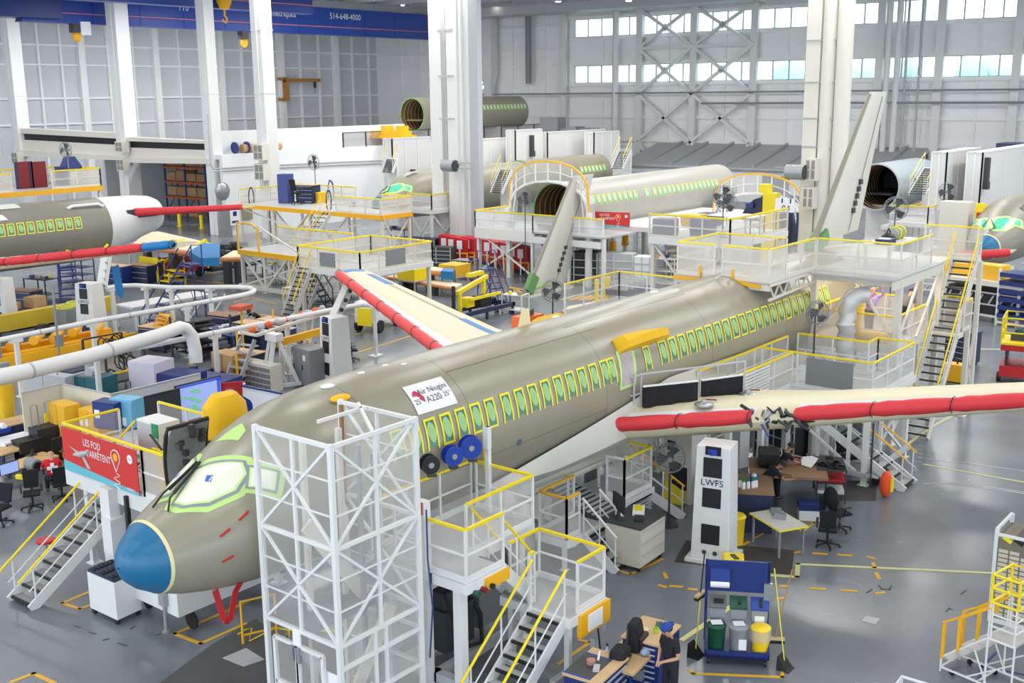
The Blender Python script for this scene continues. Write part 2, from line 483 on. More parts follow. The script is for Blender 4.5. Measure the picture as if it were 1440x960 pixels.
b=MB();b.slab([(111.0,39.5,3.45),(111.0,72.5,3.45),(XB-0.05,72.5,5.6),(XB-0.05,39.5,5.6)],(0,0,0.25))
for k in range(9):b.bar((111.2,42+3.4*k,3.85),(XB-0.3,42+3.4*k,5.95),0.25,0.2)
struct(b,'roof',LGREY)
p=AX(1090,268,111.4);b=MB();b.bx(111.3,111.45,p.y-1.5,p.y+1.5,0,2.9)
struct(b,'door_1',mat('grey_doorway',(120,124,128),0.5))
XC=61.5
def vent_box(parent,x,y,z0,z1,w=1.2,rz=0.0):
 b=MB();b.bx(x-0.75,x,y-w/2,y+w/2,z0,z1)
 o=struct(b,'vent_box',CREAM,parent)
 b=MB();h=(z1-z0-0.3)/2;
 for i in range(2):
  for j in range(2):
   b.bx(x-0.79,x-0.74,y-w/2+0.1+i*(w-0.1)/2,y-0.05+i*(w-0.1)/2-0.05,z0+0.12+j*(h+0.08),z0+0.12+h+j*(h+0.08))
 struct(b,'vent_grille',mat('grille_grey',(140,138,128),0.6),o)
def column(x,y,w,d,rz=0):
 b=MB();b.bx(x-d/2,x+d/2,y-w/2,y+w/2,0,22.4);b.bx(x-d/2-0.05,x-d/2+0.3,y-0.12,y+0.12,0,22.4)
 b.bx(x-d/2-0.04,x+d/2+0.04,y-w/2-0.04,y+w/2+0.04,12.0,12.1);b.bx(x-d/2-0.04,x+d/2+0.04,y-w/2-0.04,y+w/2+0.04,17.0,17.1)
 return struct(b,'column',WHITE)
CA,CB,CC,CD=(60.0,112.5),(61.5,95.8),(60.3,81.0),(61.5,75.2)
c=column(*CA,1.3,1.3);vent_box(c,CA[0]-0.5,CA[1]-0.5,ZR(229,*CA),ZR(213,*CA))
b=MB();b.tube((58.0,114.2,6),(58.0,114.2,22.4),0.65,12);struct(b,'trim_6',WHITE,smooth=True)
c=column(*CB,1.5,1.4)
vent_box(c,CB[0]-0.7,CB[1]-0.75,ZR(213,*CB),ZR(198,*CB));vent_box(c,CB[0]-0.7,CB[1]-0.75,ZR(239,*CB),ZR(222,*CB))
c=column(*CC,1.1,1.0)
c=column(*CD,1.25,1.2)
vent_box(c,CD[0]-0.6,CD[1]-0.3,ZR(224,*CD),ZR(202,*CD));vent_box(c,CD[0]-0.6,CD[1]-0.3,ZR(252,*CD),ZR(229,*CD))
def box_at(b,xa,xb,X,z0,z1,d=1.0):
 ya,yb=AX(xa,150,X).y,AX(xb,150,X).y;b.bx(X,X+d,min(ya,yb),max(ya,yb),z0,z1)
b=MB();box_at(b,605,621,XC,0,22.4);box_at(b,622,627,XC+0.4,0,22.4);box_at(b,629,643,XC,0,22.4);box_at(b,644,657,XC+0.7,0,22.4)
cm=struct(b,'column',WHITE)
b=MB();box_at(b,660,672,XC-0.4,1.5,22.4,0.5);struct(b,'cable_tray',mat('grey_tray',(176,179,184),0.5),cm)
b=MB();y=AX(650,150,XC).y;b.tube((XC,y,0),(XC,y,22.4),0.16);y2=AX(657,150,XC).y;b.tube((XC+.2,y2,0),(XC+.2,y2,22.4),0.12);struct(b,'pipe',WHITE,cm,smooth=True)
b=MB()
for z in(7,10,13,16.2,19.5):box_at(b,617,638,XC-0.06,z,z+0.12,0.1)
struct(b,'bracket',LGREY,cm)
b=MB();box_at(b,1130,1150,XC,0,22.4,1.2);ce=struct(b,'column',CREAM)
b=MB();y=AX(1161,150,XC).y;b.tube((XC+.2,y,0.8),(XC+.2,y,22.4),0.42,14);struct(b,'trim_7',CREAM,smooth=True)
b=MB();y=AX(1182,150,XC).y;b.tube((XC+.2,y,0.8),(XC+.2,y,22.4),0.45,14);struct(b,'trim_7',CREAM,smooth=True)
EY=AX(1146,250,XC).y
vent_box(ce,XC,EY,ZR(253,XC,EY),ZR(222,XC,EY),0.75);vent_box(ce,XC,EY+.08,ZR(292,XC,EY),ZR(262,XC,EY),0.75)
b=MB()
for z in(8.6,10.2,12.2,14.5):b.bx(XC-0.06,XC,EY-1.6,EY+0.9,z,z+0.08)
struct(b,'bracket',GALV,ce)
def thrower(px,y,s,lab):
 p=AX(px,y,XC-1.0);t=thing('air_thrower',lab,'duct fan',p)
 b=MB();b.tube((0,0.55,0),(0,-0.55,0),0.42,16,caps=False);b.tube((0,0.55,0),(0,-0.5,0),0.38,16);b.obj('drum',GALV,t,True)
 b=MB();b.tube((0,-0.5,0),(0,-0.56,0),0.36,16);b.obj('nozzle',DGREY,t)
 b=MB();b.bar((0.2,s*0.5,0.2),(0.6,s*1.6,0.2),0.08);b.bar((0.2,s*0.5,-0.2),(0.6,s*1.6,-0.2),0.08);b.bar((0.2,0,0),(1.2,0,0),0.1);b.obj('bracket',GALV,t)
thrower(632,233,-1,'round silver air thrower on the thick white column cluster in the middle')
thrower(1119,242,1,'round silver air thrower beside the vented column on the right')
MZ=ZR(217,*CC)
b=MB();b.bx(CC[0]-0.3,108,79.5,79.9,0,MZ-.4);b.bx(CC[0]-.3,63,79.5,81.4,MZ-.4,MZ);b.bx(63,108,79.5,104,MZ-.4,MZ);b.bx(107.6,108,79.5,104,0,MZ);b.bx(76,76.3,79.6,104,0,MZ-.4);struct(b,'wall_mezzanine',WALLW)
zt=AY(420,180,81.0).z
b=MB();b.bx(CC[0]+0.3,84,81.0,81.3,MZ,zt);struct(b,'wall_parapet',WALLW)
b=MB()
for y0,y1 in((237,232.5),(241,236.5)):b.path([AY(300,y0,79.4),AY(372,y1,79.4),AY(480,y1-5,79.4),AY(600,y1-9,79.4)],0.06,6)
b.path([AY(292,160,79.4),AY(296,230,79.4),AY(300,238,79.4)],0.06,6)
struct(b,'trim_8',LGREY)
p=AY(318,318,79.4);b=MB();b.bx(p.x-0.6,p.x+0.6,79.35,79.45,0,2.3);struct(b,'door_2',GREY)
p=AY(343,301,79.4);b=MB();b.bx(p.x-0.9,p.x+0.9,79.35,79.45,p.z-.5,p.z+.6);struct(b,'window_90',mat('dim_glass',(150,140,120),0.2))
def door_head(a,c,ya,yc,n):
 A,C_=Vector((*a,0)),Vector((*c,0))
 za=[ZR(y,*a)for y in ya];zc=[ZR(y,*c)for y in yc];zm=[(p+q)/2 for p,q in zip(za,zc)]
 b=MB();d=(C_-A).normalized();nrm=Vector((-abs(d.y),d.x,0))*0.9
 def strip(i,j,off):
  o=nrm*off;b.slab([A+o+Vector((0,0,za[j])),C_+o+Vector((0,0,zc[j])),C_+o+Vector((0,0,zc[i])),A+o+Vector((0,0,za[i]))],-nrm)
 strip(0,1,0.5);strip(2,3,0.45);strip(3,4,0.8);o=struct(b,n,CREAM)
 b=MB();strip(1,2,0.1);struct(b,'slot',BLACK,o)
door_head(CA,CB,(180,187,196,210,219),(187,195,204,219,225),'trim_9')
door_head(CB,CC,(192,198,207,221,228),(198,202,211,222,230),'trim_10')
b=MB();b.bx(64,78,104,104.3,0,MZ);struct(b,'wall_store',WALLW)
YC=98.0
def crane(Y,y_top,y_bot,x0,x1,lab,letters):
 X0,X1=AY(x0,20,Y).x,AY(x1,20,Y).x
 xr=470 if x1>500 else 250
 zt,zb=AY(xr,y_top,Y).z,AY(xr,y_bot,Y).z
 t=thing('bridge_crane',lab,'crane',(X0,Y,zb))
 L,H=X1-X0,zt-zb
 b=MB();b.bx(0,L,0,1.1,0,H);b.bx(0,L,-0.15,1.25,-0.12,0.0);b.bx(0,L,-0.15,1.25,H,H+0.1)
 for k in range(int(L/5)):b.bx(2+5*k,2.08+5*k,-0.05,0,0,H)
 b.obj('girder',CRANEB,t)
 b=MB();b.bx(0,L,-0.35,-0.25,H*0.26,H*0.26+0.07)
 b.obj('power_rail',mat('faded_red_rail',(214,120,112),0.5),t)
 for s,px,y in letters:
  p=AY(px,y,Y);text('lettering',s,0.95,PAPER,t,(p.x-X0,-0.09,p.z-zb),(PI/2,0,0),sx=0.9)
 return t,X0,zb
t,X0,zb=crane(YC,13,48,30,612,'long royal blue bridge crane girder behind the row of white columns',(('110',257,11),('métriques',398,19.5),('514-648-4000',485,24)))
zb0=zb
b=MB();b.bx(-3.5,3.5,-0.6,1.6,0.2,3.4);b.bx(-3.5,-2.6,-0.8,1.8,-0.6,3.6);b.obj('end_truck',BLUE,t)
for px,y in((112,38),(348,50)):
 p=AY(px,y,YC-0.3);p.z=zb0-.92;p.y=YC+.3;g=thing('crane_hoist',('small yellow electric hoist with a white control box under the long crane girder' if px<200 else 'small yellow electric hoist under the long crane girder between two columns'),'hoist',p)
 b=MB();b.ball((0,0,-0.35),0.42,10,8,(1,1,1.2));b.obj('motor',AMBER,g,True)
 b=MB();b.bx(-0.5,0.3,-0.4,0.4,0.0,0.8);b.obj('trolley',DGREY,g)
 if px<200:b=MB();b.bx(0.2,1.2,-0.5,0.1,-0.2,1.0);b.obj('control_box',PAPER,g)
t,X0,zb=crane(84.0,-34,6,-60,440,'second blue bridge crane girder at the upper left edge of the ceiling',())
p=AY(315,4,83.5);g=thing('crane_hook','amber crane hook block hanging below the upper blue girder','hook',p)
b=MB();b.lathe([(0.12,-0.6),(0.4,-0.5),(0.65,0.0),(0.7,0.5),(0.3,0.7)],(0,0,0),14);b.obj('hook_block',AMBER,g,True)
b=MB();b.path([(0,0,-0.6),(0,0,-1.1),(0.22,0,-1.35),(0.1,0,-1.65),(-0.15,0,-1.6),(-0.22,0,-1.4)],0.09,8);b.obj('hook',AMBER,g,True)
p=AY(400,114,119.8);t=thing('jib_crane','small ochre jib crane arm fixed to the grey left wall','crane',p)
OCH=mat('ochre_paint',(176,120,50),0.5)
b=MB();b.bx(0,6.2,-0.25,0.25,-0.1,0.35);b.obj('boom',OCH,t)
b=MB();b.bx(0,0.5,-0.3,0.4,-2.6,0.5);b.bx(-0.4,0.1,0,0.96,-2.6,-2.2);b.bx(-.4,.1,0,.96,.1,.5);b.obj('mast',OCH,t)
b=MB();b.bx(5.2,5.5,-0.15,0.15,-0.9,-0.1);b.tube((5.35,0,-0.9),(5.35,0,-1.6),0.04);b.obj('hoist',DGREY,t)
for px,y,X in((510,4,100),(535,13,106),(565,7,104),(490,11,106),(695,7,112),(785,2,108),(884,1,108),(460,2,96)):
 p=AX(px,y,X);o=thing('ceiling_lamp','round white high bay lamp glowing under the roof','lamp',(p.x,p.y,p.z),0,'high bay lamps under the roof')
 b=MB();b.lathe([(0.34,0.0),(0.4,0.1),(0.2,0.35),(0.1,0.5)],n=10);b.obj('housing',LGREY,o,True)
 b=MB();b.lathe([(0.34,-0.05),(0.34,0.0)],n=10);b.obj('lens',LAMPM,o)
 b=MB();b.tube((0,0,0.5),(0,0,max(0.6,23-p.z)),0.02,5);b.obj('stem',LGREY,o)
random.seed(3)
for k in range(9):
 y=74-9.4*k;x=160+random.uniform(-5,5)
 t=thing('tree','pale green tree outside, behind the lower row of windows','tree',(x,y,0),0,'trees outside the windows')
 b=MB();b.tube((0,0,0),(0,0,8),0.4,7,0.25);b.obj('trunk',DWOOD,t)
 b=MB()
 for q in range(14):b.ball((random.uniform(-2.4,2.4),random.uniform(-2.4,2.4),random.uniform(6,14.5)),random.uniform(1.6,2.2),8,6)
 b.obj('crown',LEAF,t,True)
b=MB();b.bx(122.5,260,-120,220,-0.4,-0.1);struct(b,'ground',mat('outside_grass',(150,170,140),0.9))
def fmark(pts,w,m=FLOORY,closed=False,name='floor_marking'):
 b=MB();P=[G(*p)for p in pts]
 n=len(P)
 for i in range(n if closed else n-1):
  p,q=P[i].copy(),P[(i+1)%n].copy();d=(q-p).normalized()*w/2;p-=d;q+=d
  p.z=q.z=0.006;b.bar(p,q,w,0.008)
 o=b.obj(name,m);o['kind']='structure';return o
fmark([(88,848),(128,831),(137,829)],0.09);fmark([(88,848),(112,856),(140,846)],0.09)
fmark([(246,891),(282,905),(345,877)],0.10);fmark([(246,891),(348,846)],0.10)
fmark([(18,958),(47,947),(76,960)],0.10);fmark([(326,903),(345,895)],0.1)
fmark([(1122,793),(1400,806)],0.10,FLOORL);fmark([(1122,793),(1121,811),(1040,806)],0.12,FLOORL)
fmark([(960,899),(1038,846)],0.13,FLOORL)
fmark([(1277,624),(1310,600),(1365,571)],0.12,FLOORL);fmark([(1300,653),(1440,678)],0.08,FLOORL)
fmark([(1300,532),(1440,558)],0.08,FLOORL)
for a,c_ in(((1117,777),(1126,776)),((1145,778),(1161,779)),((1180,780),(1196,781)),((1228,792),(1230,799)),((1232,806),(1236,813)),((1141,827),(1159,828)),((1185,830),(1203,831)),((1233,834),(1242,833)),((1099,824),(1107,824)),((1094,842),(1102,841)),((934,806),(937,812)),((928,823),(935,825)),((944,824),(958,825)),((970,828),(978,829)),((1222,783),(1228,785)),((1066,804),(1078,805))):
 fmark([a,c_],0.10)
fmark([(873,803),(887,807),(931,786)],0.08);fmark([(786,933),(830,903),(815,900)],0.09)
fmark([(1031,766),(1040,769),(1052,762)],0.09);fmark([(1108,727),(1128,748),(1145,735),(1126,728)],0.08)
fmark([(1060,757),(1085,744)],0.06);fmark([(970,943),(975,947),(1100,952),(1100,946)],0.08)
BLT=mat('floor_blue_line',(52,58,130),0.5)
fmark([(1376,957),(1381,936),(1440,949)],0.05,BLT);fmark([(1380,938),(1400,918)],0.05,BLT)
for i in range(4):fmark([(722+13*i-6,416+1),(748+13*i-6,410+1)],0.3,FLOORY)if i<0 else None
for i in range(4):fmark([(792+12*i,421),(808+12*i,416)],0.32,FLOORY)
for i in range(3):fmark([(718-2*i,404+4*i),(738-2*i,408+3*i)],0.32,FLOORY)
for pts in([(318,448),(340,438),(385,445)],[(330,425),(352,418),(390,428)],[(300,396),(335,402)],[(160,380),(335,402)],[(500,470),(560,455)],[(505,495),(585,470)],[(1215,487),(1440,492)]):
 fmark(pts,0.1,FLOORY if pts[0][0]<1000 else BEIGE)
b=MB()
for pts in([(1300,645),(1360,651),(1440,662)],[(1295,681),(1330,678),(1380,683),(1440,692)],[(1330,679.5),(1380,685),(1440,694)]):
 P=[G(*p)for p in pts]
 for p,q in zip(P,P[1:]):b.bar((p.x,p.y,0.004),(q.x,q.y,0.004),0.07,0.008)
struct(b,'floor_rail',STEEL)
def plate(pts,m,name,h=0.012):
 b=MB();b.slab([G(*p)for p in pts],(0,0,h));return struct(b,name,m)
plate([(300,905),(360,870),(460,960),(225,960)],FLOORD,'floor_plate')
plate([(948,790),(965,760),(1117,774),(1113,808)],MATM,'floor_mat')
plate([(1160,704),(1185,676),(1232,677),(1232,704)],MATM,'floor_mat')
plate([(1211,873),(1218,866),(1238,870),(1231,878)],LGREY,'floor_hatch')
for pts in([(313,926),(346,912),(372,928),(343,938)],):plate(pts,LGREY,'floor_hatch',.025)
PRO=[(0,-.60,-.64,.02),(.04,-.44,-.80,.18),(.12,-.32,-.94,.33),(.3,-.14,-1.12,.53),(.6,.06,-1.30,.76),(1.0,.27,-1.45,.97),(1.5,.50,-1.57,1.17),(2.0,.74,-1.66,1.32),(2.5,1.02,-1.72,1.43),(3.0,1.30,-1.76,1.52),(3.5,1.50,-1.79,1.59),(4.0,1.62,-1.80,1.65),(4.6,1.70,-1.81,1.70),(5.4,1.76,-1.82,1.75),(6.4,1.79,-1.82,1.775),(28.6,1.79,-1.82,1.775)]
TAIL=[(28.6,1.79,-1.82,1.775),(30.0,1.78,-1.66,1.70),(32,1.72,-1.2,1.46),(34,1.6,-.55,1.1),(36,1.42,.1,.7),(37.6,1.2,.55,.32),(38.2,1.05,.75,.16)]
def sect(s,P):
 for(a,b)in zip(P,P[1:]):
  if a[0]<=s<=b[0]:
   t=(s-a[0])/(b[0]-a[0]);return[a[i]+(b[i]-a[i])*t for i in(1,2,3)]
 return list(P[-1][1:])if s>P[-1][0]else list(P[0][1:])
def fpt(s,th,off=0.0,P=PRO):
 """surface point: th in degrees, 0 crown, 90 the near (right-hand) flank, 180 keel"""
 t,bt,w=sect(s,P);c=(t+bt)/2;h=(t-bt)/2;a=R_(th)
 return Vector((s,-(w+off)*math.sin(a),c+(h+off)*math.cos(a)))
def fus_mesh(b,s0,s1,P=PRO,n=48,a0=0,a1=360,caps=False):
 st=sorted({s0,s1}|{p[0]for p in P if s0<p[0]<s1}|{s0+(s1-s0)*k/16 for k in range(17)})
 full=abs(a1-a0)>=359
 rings=[[fpt(s,a0+(a1-a0)*k/(n if full else n-1),0,P)for k in range(n)]for s in st]
 b.loft(rings,closed=full,caps=caps);return b
def patch(b,uv,off=0.012,P=PRO,sub=3):
 """a sheet lying on the skin: uv is a quad of (s, th)"""
 A,B,C_,D=uv;g=[]
 for i in range(sub+1):
  r=[]
  for j in range(sub+1):
   u,v=i/sub,j/sub
   s=(A[0]*(1-u)+B[0]*u)*(1-v)+(D[0]*(1-u)+C_[0]*u)*v
   t=(A[1]*(1-u)+B[1]*u)*(1-v)+(D[1]*(1-u)+C_[1]*u)*v
   r.append(fpt(s,t,off,P))
  g.append(r)
 b.loft(g,closed=False);return b
def polypatch(b,uv,off=0.014,P=PRO):
 c=(sum(p[0]for p in uv)/len(uv),sum(p[1]for p in uv)/len(uv));n=len(uv);R=4
 vs=[fpt(*c,off,P)]
 for k in range(1,R+1):
  for p in uv:vs.append(fpt(c[0]+(p[0]-c[0])*k/R,c[1]+(p[1]-c[1])*k/R,off,P))
 fs=[(0,1+i,1+(i+1)%n)for i in range(n)]
 for k in range(R-1):
  for i in range(n):j=(i+1)%n;fs.append((1+k*n+i,1+(k+1)*n+i,1+(k+1)*n+j,1+k*n+j))
 return b.add(vs,fs)
def dense(uv,n=5):
 out=[]
 for a,c in zip(uv,uv[1:]+uv[:1]):out+=[(a[0]+(c[0]-a[0])*k/n,a[1]+(c[1]-a[1])*k/n)for k in range(n)]
 return out
def grow(uv,ks,kt):
 c=(sum(p[0]for p in uv)/len(uv),sum(p[1]for p in uv)/len(uv))
 o=[]
 for p in uv:
  d=(p[0]-c[0],(p[1]-c[1])/46.0);L=math.hypot(*d)or 1
  o.append((p[0]+d[0]/L*ks,p[1]+d[1]/L*kt))
 return o
def oval(s,th,ws,wt,n=20):return[(s+ws*math.cos(2*PI*k/n),th+wt*math.sin(2*PI*k/n))for k in range(n)]
WT=0.055
def masked_window(root,s,w=0.36,t0=59.4,t1=79.2,mode=0,side=1,P=PRO,film=None,glow=None):
 """a cabin window under green film, framed in yellow tape"""
 q=[(s,t0),(s+w,t0),(s+w-0.06,t1),(s-0.06,t1)]
 if side<0:q=[(a,-t)for a,t in q]
 b=MB();patch(b,q,0.010,P,2);o=b.obj('masked_window',film or FILM,root)
 b=MB();polypatch(b,oval(s+w/2-0.03,side*(t0+t1)/2,0.125,7.2),0.014,P);b.obj('oval_pane',glow or FILML,o)
 b=MB();k=WT;e=1.7*side;a0,a1=side*t0,side*t1
 patch(b,[(s,a0),(s+w,a0),(s+w,a0+e),(s,a0+e)],0.016,P,1)
 patch(b,[(s,a0),(s+k,a0),(s-.08+k,a1+e),(s-.08,a1+e)],0.016,P,3)
 patch(b,[(s+w-k,a0),(s+w,a0),(s+w-.06,a1+e),(s+w-k-.06,a1+e)],0.016,P,3)
 if mode:patch(b,[(s-.08,a1),(s+w-.06,a1),(s+w-.06,a1+e),(s-.08,a1+e)],0.016,P,1)
 b.obj('tape_frame',TAPE,o)
 return o
TAUPE=skin_mat('taupe_skin',(148,143,124),rough=.3,rings=(8.0,13.25,18.9,5.2,24.0),lines=((.34-.72,5,13.3),(1.56,8,14),(1.7,13,19.3)))
TAUPEB=skin_mat('taupe_skin_plain',(140,136,120))
PAINTG=mat('fin_light_grey',(198,196,186),0.45,var=0.04,scale=1.2)
AX0,AY0,AZ0=10.3,17.45,4.07
air=thing('airliner','large unpainted taupe airliner with a blue nose, nearest in the hall','airplane',(AX0,AY0,AZ0))
b=MB();fus_mesh(b,.62,28.6);fus_mesh(b,28.6,30.6,TAIL);b.obj('fuselage',TAUPE,air,True)
b=MB();fus_mesh(b,30.6,38.2,TAIL,32,caps=True);b.obj('tail_cone',PAINTG,air,True)
b=MB();fus_mesh(b,0.0,.6,n=40);ra=b.obj('radome',RADOME,air,True)
b=MB();fus_mesh(b,.59,.65,n=40)
for i in range(len(b.v)):v=Vector(b.v[i]);c=Vector((v.x,0,-.6));b.v[i]=tuple(c+(v-c)*1.012)
b.obj('radome_rim',mat('cream_rim',(226,212,156),0.5),air,True)
def pane(uv,lab=None,film=(226,230,200)):
 b=MB();polypatch(b,dense(grow(uv,.2,10)),0.006);o=b.obj('primer_surround',PRIMER,air)
 b=MB();polypatch(b,dense(grow(uv,.075,4)),0.014);b.obj('grey_sealant_band',mat('grey_tape',(136,142,150),0.4),o)
 b=MB();polypatch(b,dense(grow(uv,.01,.5)),0.018);b.obj('green_edge',mat('lime_edge',(196,232,140),0.5),o)
 b=MB();polypatch(b,dense(grow(uv,-.03,-1.6)),0.022);b.obj('windscreen_pane',mat('masked_pane',(228,228,208),0.35,var=.03),o)
 return o
SC1=[(1.14,10),(1.5,2),(1.9,-7),(2.08,2),(2.42,25),(2.34,35),(2.02,40),(1.54,35),(1.22,22)]
SC2=[(2.46,33),(2.8,50),(2.62,60),(2.25,45)]
SC3=[(1.2,-16),(1.3,-7),(1.72,-15),(2.1,-21),(2.38,-39),(2.0,-41)]
SC4=[(2.46,-44),(2.25,-52),(2.62,-64),(2.8,-56)]
for uv in(SC1,SC2,SC3,SC4):pane(uv)
b=MB();polypatch(b,dense([(2.62,-20),(2.8,-17),(3.12,-9),(2.95,3),(2.72,5)]),0.006);b.obj('primer_patch',PRIMER,air)
b=MB()
b.path([fpt(.88,-8,.05),fpt(1.15,-8,.12),fpt(2.0,-12,.07)],0.02,6);b.path([fpt(1.3,-9,.08),fpt(2.05,-13,.06)],.03,6)
b.obj('windscreen_wiper',BLACK,air,True)
b=MB();b.path([fpt(.94,16,.05),fpt(1.1,6,.12),fpt(2.02,-8,.08)],0.02,6);b.path([fpt(1.25,2,.08),fpt(2.05,-9,.06)],.03,6);b.obj('windscreen_wiper',BLACK,air,True)
def sticker(s,th):
 b=MB();patch(b,[(s,th),(s+.12,th-4),(s+.18,th+1),(s+.06,th+5)],0.03,sub=1);o=b.obj('blue_sticker',mat('sticker_blue',(40,98,190),.5),air)
 b=MB();patch(b,[(s+.05,th+2.5),(s+.15,th+1),(s+.15,th+2.2),(s+.05,th+3.8)],0.034,sub=1);b.obj('sticker_mark',PAPER,o)
sticker(1.75,14);sticker(1.7,-31)
for k in range(16):masked_window(air,5.48+0.5*k+(0.012*k if k>6 else 0),mode=1 if 3<=k<=6 else 0)
masked_window(air,13.5,0.33);masked_window(air,15.25,0.32)
for k in range(22):masked_window(air,16.05+0.533*k,0.40,mode=1 if k in(8,9,10,15)else 0)
for k in range(15):masked_window(air,6.0+0.5*k,side=-1)
for sd in(1,-1):
 b=MB();patch(b,[(14.05,sd*56),(14.85,sd*60),(14.6,sd*89),(13.82,sd*89)],0.012,sub=4);o=b.obj('overwing_exit',PRIMER,air)
 b=MB();patch(b,[(14.17,sd*57),(14.72,sd*60),(14.5,sd*86.5),(13.95,sd*86.5)],0.018,sub=4);b.obj('film',PINKF,o,True)
 b=MB();rings=[]
 for s,h in((14.15,.1),(14.3,.3),(15.0,.42),(15.9,.40),(16.5,.22),(16.62,.08)):
  q=[]
  for u,v in((46+3*(s-14.2),0.03),(47+3*(s-14.2),h),(53,h*1.25),(58,h),(59.5,0.06),(58,-0.0)):q.append(fpt(s,sd*u,v))
  rings.append(q)
 b.loft(rings,caps=True);b.obj('yellow_door_cover',YCLOTH,air,True)
b=MB()
for s,th,h,l in((12.1,-8,.42,.5),):b.slab([fpt(s,th,0),fpt(s+l,th,0),fpt(s+l*1.05,th,h),fpt(s+l*.5,th,h*1.05)],(0,.03,0))
b.obj('blade_antenna',mat('cream_blade',(226,208,160),.5),air)
for s,th,r in((6.2,0,.07),(7.0,-2,.06),(5.1,4,.13),(7.35,6,.06),(18.6,-4,.12),(13.9,-12,.1)):b=MB();b.ball(fpt(s,th,0),r,10,6,(1.4,1,.35));b.obj('crown_fitting',PAPER,air,True)
b=MB();b.tube(fpt(9.55,100,0),fpt(9.55,100,.01),.09,12);b.obj('drain_plug',mat('plug_blue',(120,126,150),.3,.5),air)
for s,th in((1.44,71),(1.42,98),(1.84,65)):b=MB();b.bar(fpt(s,th,.02),fpt(s+.2,th-3,.03),.05,.02);b.obj('red_streamer',RED,air)
b=MB();P_=[fpt(1.6,150,.02),fpt(1.65,150,.3)-Vector((0,0,.35)),fpt(1.8,150,.2)-Vector((0,0,.5)),fpt(1.95,146,.05)-Vector((0,0,.1)),fpt(2.0,140,.02)]
for p,q in zip(P_,P_[1:]):b.bar(p,q,.13,.02,(0,1,0))
b.obj('hanging_streamer',RED,air)
def on_skin(root,u0,u1,t0,t1,off):
 """four corner frame for marks on the sign: returns f(u, v) with u along the body and v up"""
 return lambda u,v:fpt(u0+(u1-u0)*u,t1+(t0-t1)*v,off)
b=MB();patch(b,[(6.5,31.6),(7.74,31.9),(7.70,55.8),(6.43,55.3)],0.015,sub=6);sg=b.obj('customer_sign',PAPER,air)
def mark(body,u,v,size,m,name):
 cu=bpy.data.curves.new('lettering_curve','FONT');cu.body=body;cu.size=size;cu.align_x='CENTER';cu.align_y='CENTER'
 tmp=bpy.data.objects.new('tmp',cu);COL.objects.link(tmp)
 dg=bpy.context.evaluated_depsgraph_get();me=bpy.data.meshes.new_from_object(tmp.evaluated_get(dg))
 bpy.data.objects.remove(tmp)
 bm=bmesh.new();bm.from_mesh(me);bmesh.ops.subdivide_edges(bm,edges=[e for e in bm.edges if e.calc_length()>.12],cuts=2);bm.to_mesh(me);bm.free()
 for w in me.vertices:
  x,y=w.co.x,w.co.y;w.co=fpt(6.46+u*1.26+x,55.5-v*24-math.degrees(y/1.79),0.022)
 me.materials.append(m);o=bpy.data.objects.new(name,me);COL.objects.link(o);o.parent=sg
INK=mat('sign_ink',(44,34,66),.5)
mark('Air Niugini',.60,.66,.21,INK,'lettering');mark('A220',.52,.36,.22,INK,'lettering');mark('25°',.14,.37,.17,INK,'lettering');mark('25°',.86,.37,.17,INK,'lettering')
b=MB();pr=[(6.55,41.5),(6.63,38),(6.72,37.2),(6.80,40),(6.86,44),(6.82,48),(6.74,46),(6.72,43),(6.66,41.8)]
b.add([fpt(s,t,.022)for s,t in pr],[tuple(range(len(pr)))]);b.obj('bird_logo',mat('logo_crimson',(190,40,80),.5),sg)
def wing(root,sd,k,te,tip,span_le=None):
 """sd +1 = near wing (towards -Y).  Built in world axes relative to the root."""
 def W(x,y,z):return Vector((x-AX0,(y-AY0),z-AZ0))
 yb=AY0-sd*1.55;zr=3.15
 def le(d):return(23.7+d*.52,yb-sd*d,zr+d*k)
 st=[]
 for d,ch,t in te:
  x,y,z=le(d);st.append((x,y,z,ch,t))
 rings=[]
 for x,y,z,ch,t in st:
  up=[(0,0),(.02,.28),(.08,.6),(.2,.9),(.4,1.0),(.7,.7),(1.0,.3),(1.0,-.05),(.7,-.4),(.4,-.75),(.15,-.8),(.03,-.4)]
  rings.append([W(x+u*ch,y,z+v*t-t*.3)for u,v in up])
 b=MB();b.loft(rings,caps=True);w=b.obj('wing',BEIGE,root,True)
 return w,st,W
near_te=[(0,4.6,.5),(2.0,4.0,.46),(4.0,3.2,.40),(7.5,2.75,.32),(10.5,2.3,.26),(14.5,1.7,.2),(16.2,1.4,.16)]
wn,stn,WW=wing(air,1,.125,near_te,0)
far_te=[(0,5.2,.5),(3.0,4.3,.44),(6.0,3.5,.40),(10.0,2.8,.32),(14.0,2.1,.24),(16.3,1.7,.2)]
wf,stf,WW=wing(air,-1,.072,far_te,0)
def at_span(st,d):
 for a,c in zip(st,st[1:]):
  da,dc=abs(a[1]-st[0][1]),abs(c[1]-st[0][1])
  if da<=d<=dc+1e-6:
   t=(d-da)/(dc-da);return[a[i]+(c[i]-a[i])*t for i in range(5)]
 return list(st[-1])
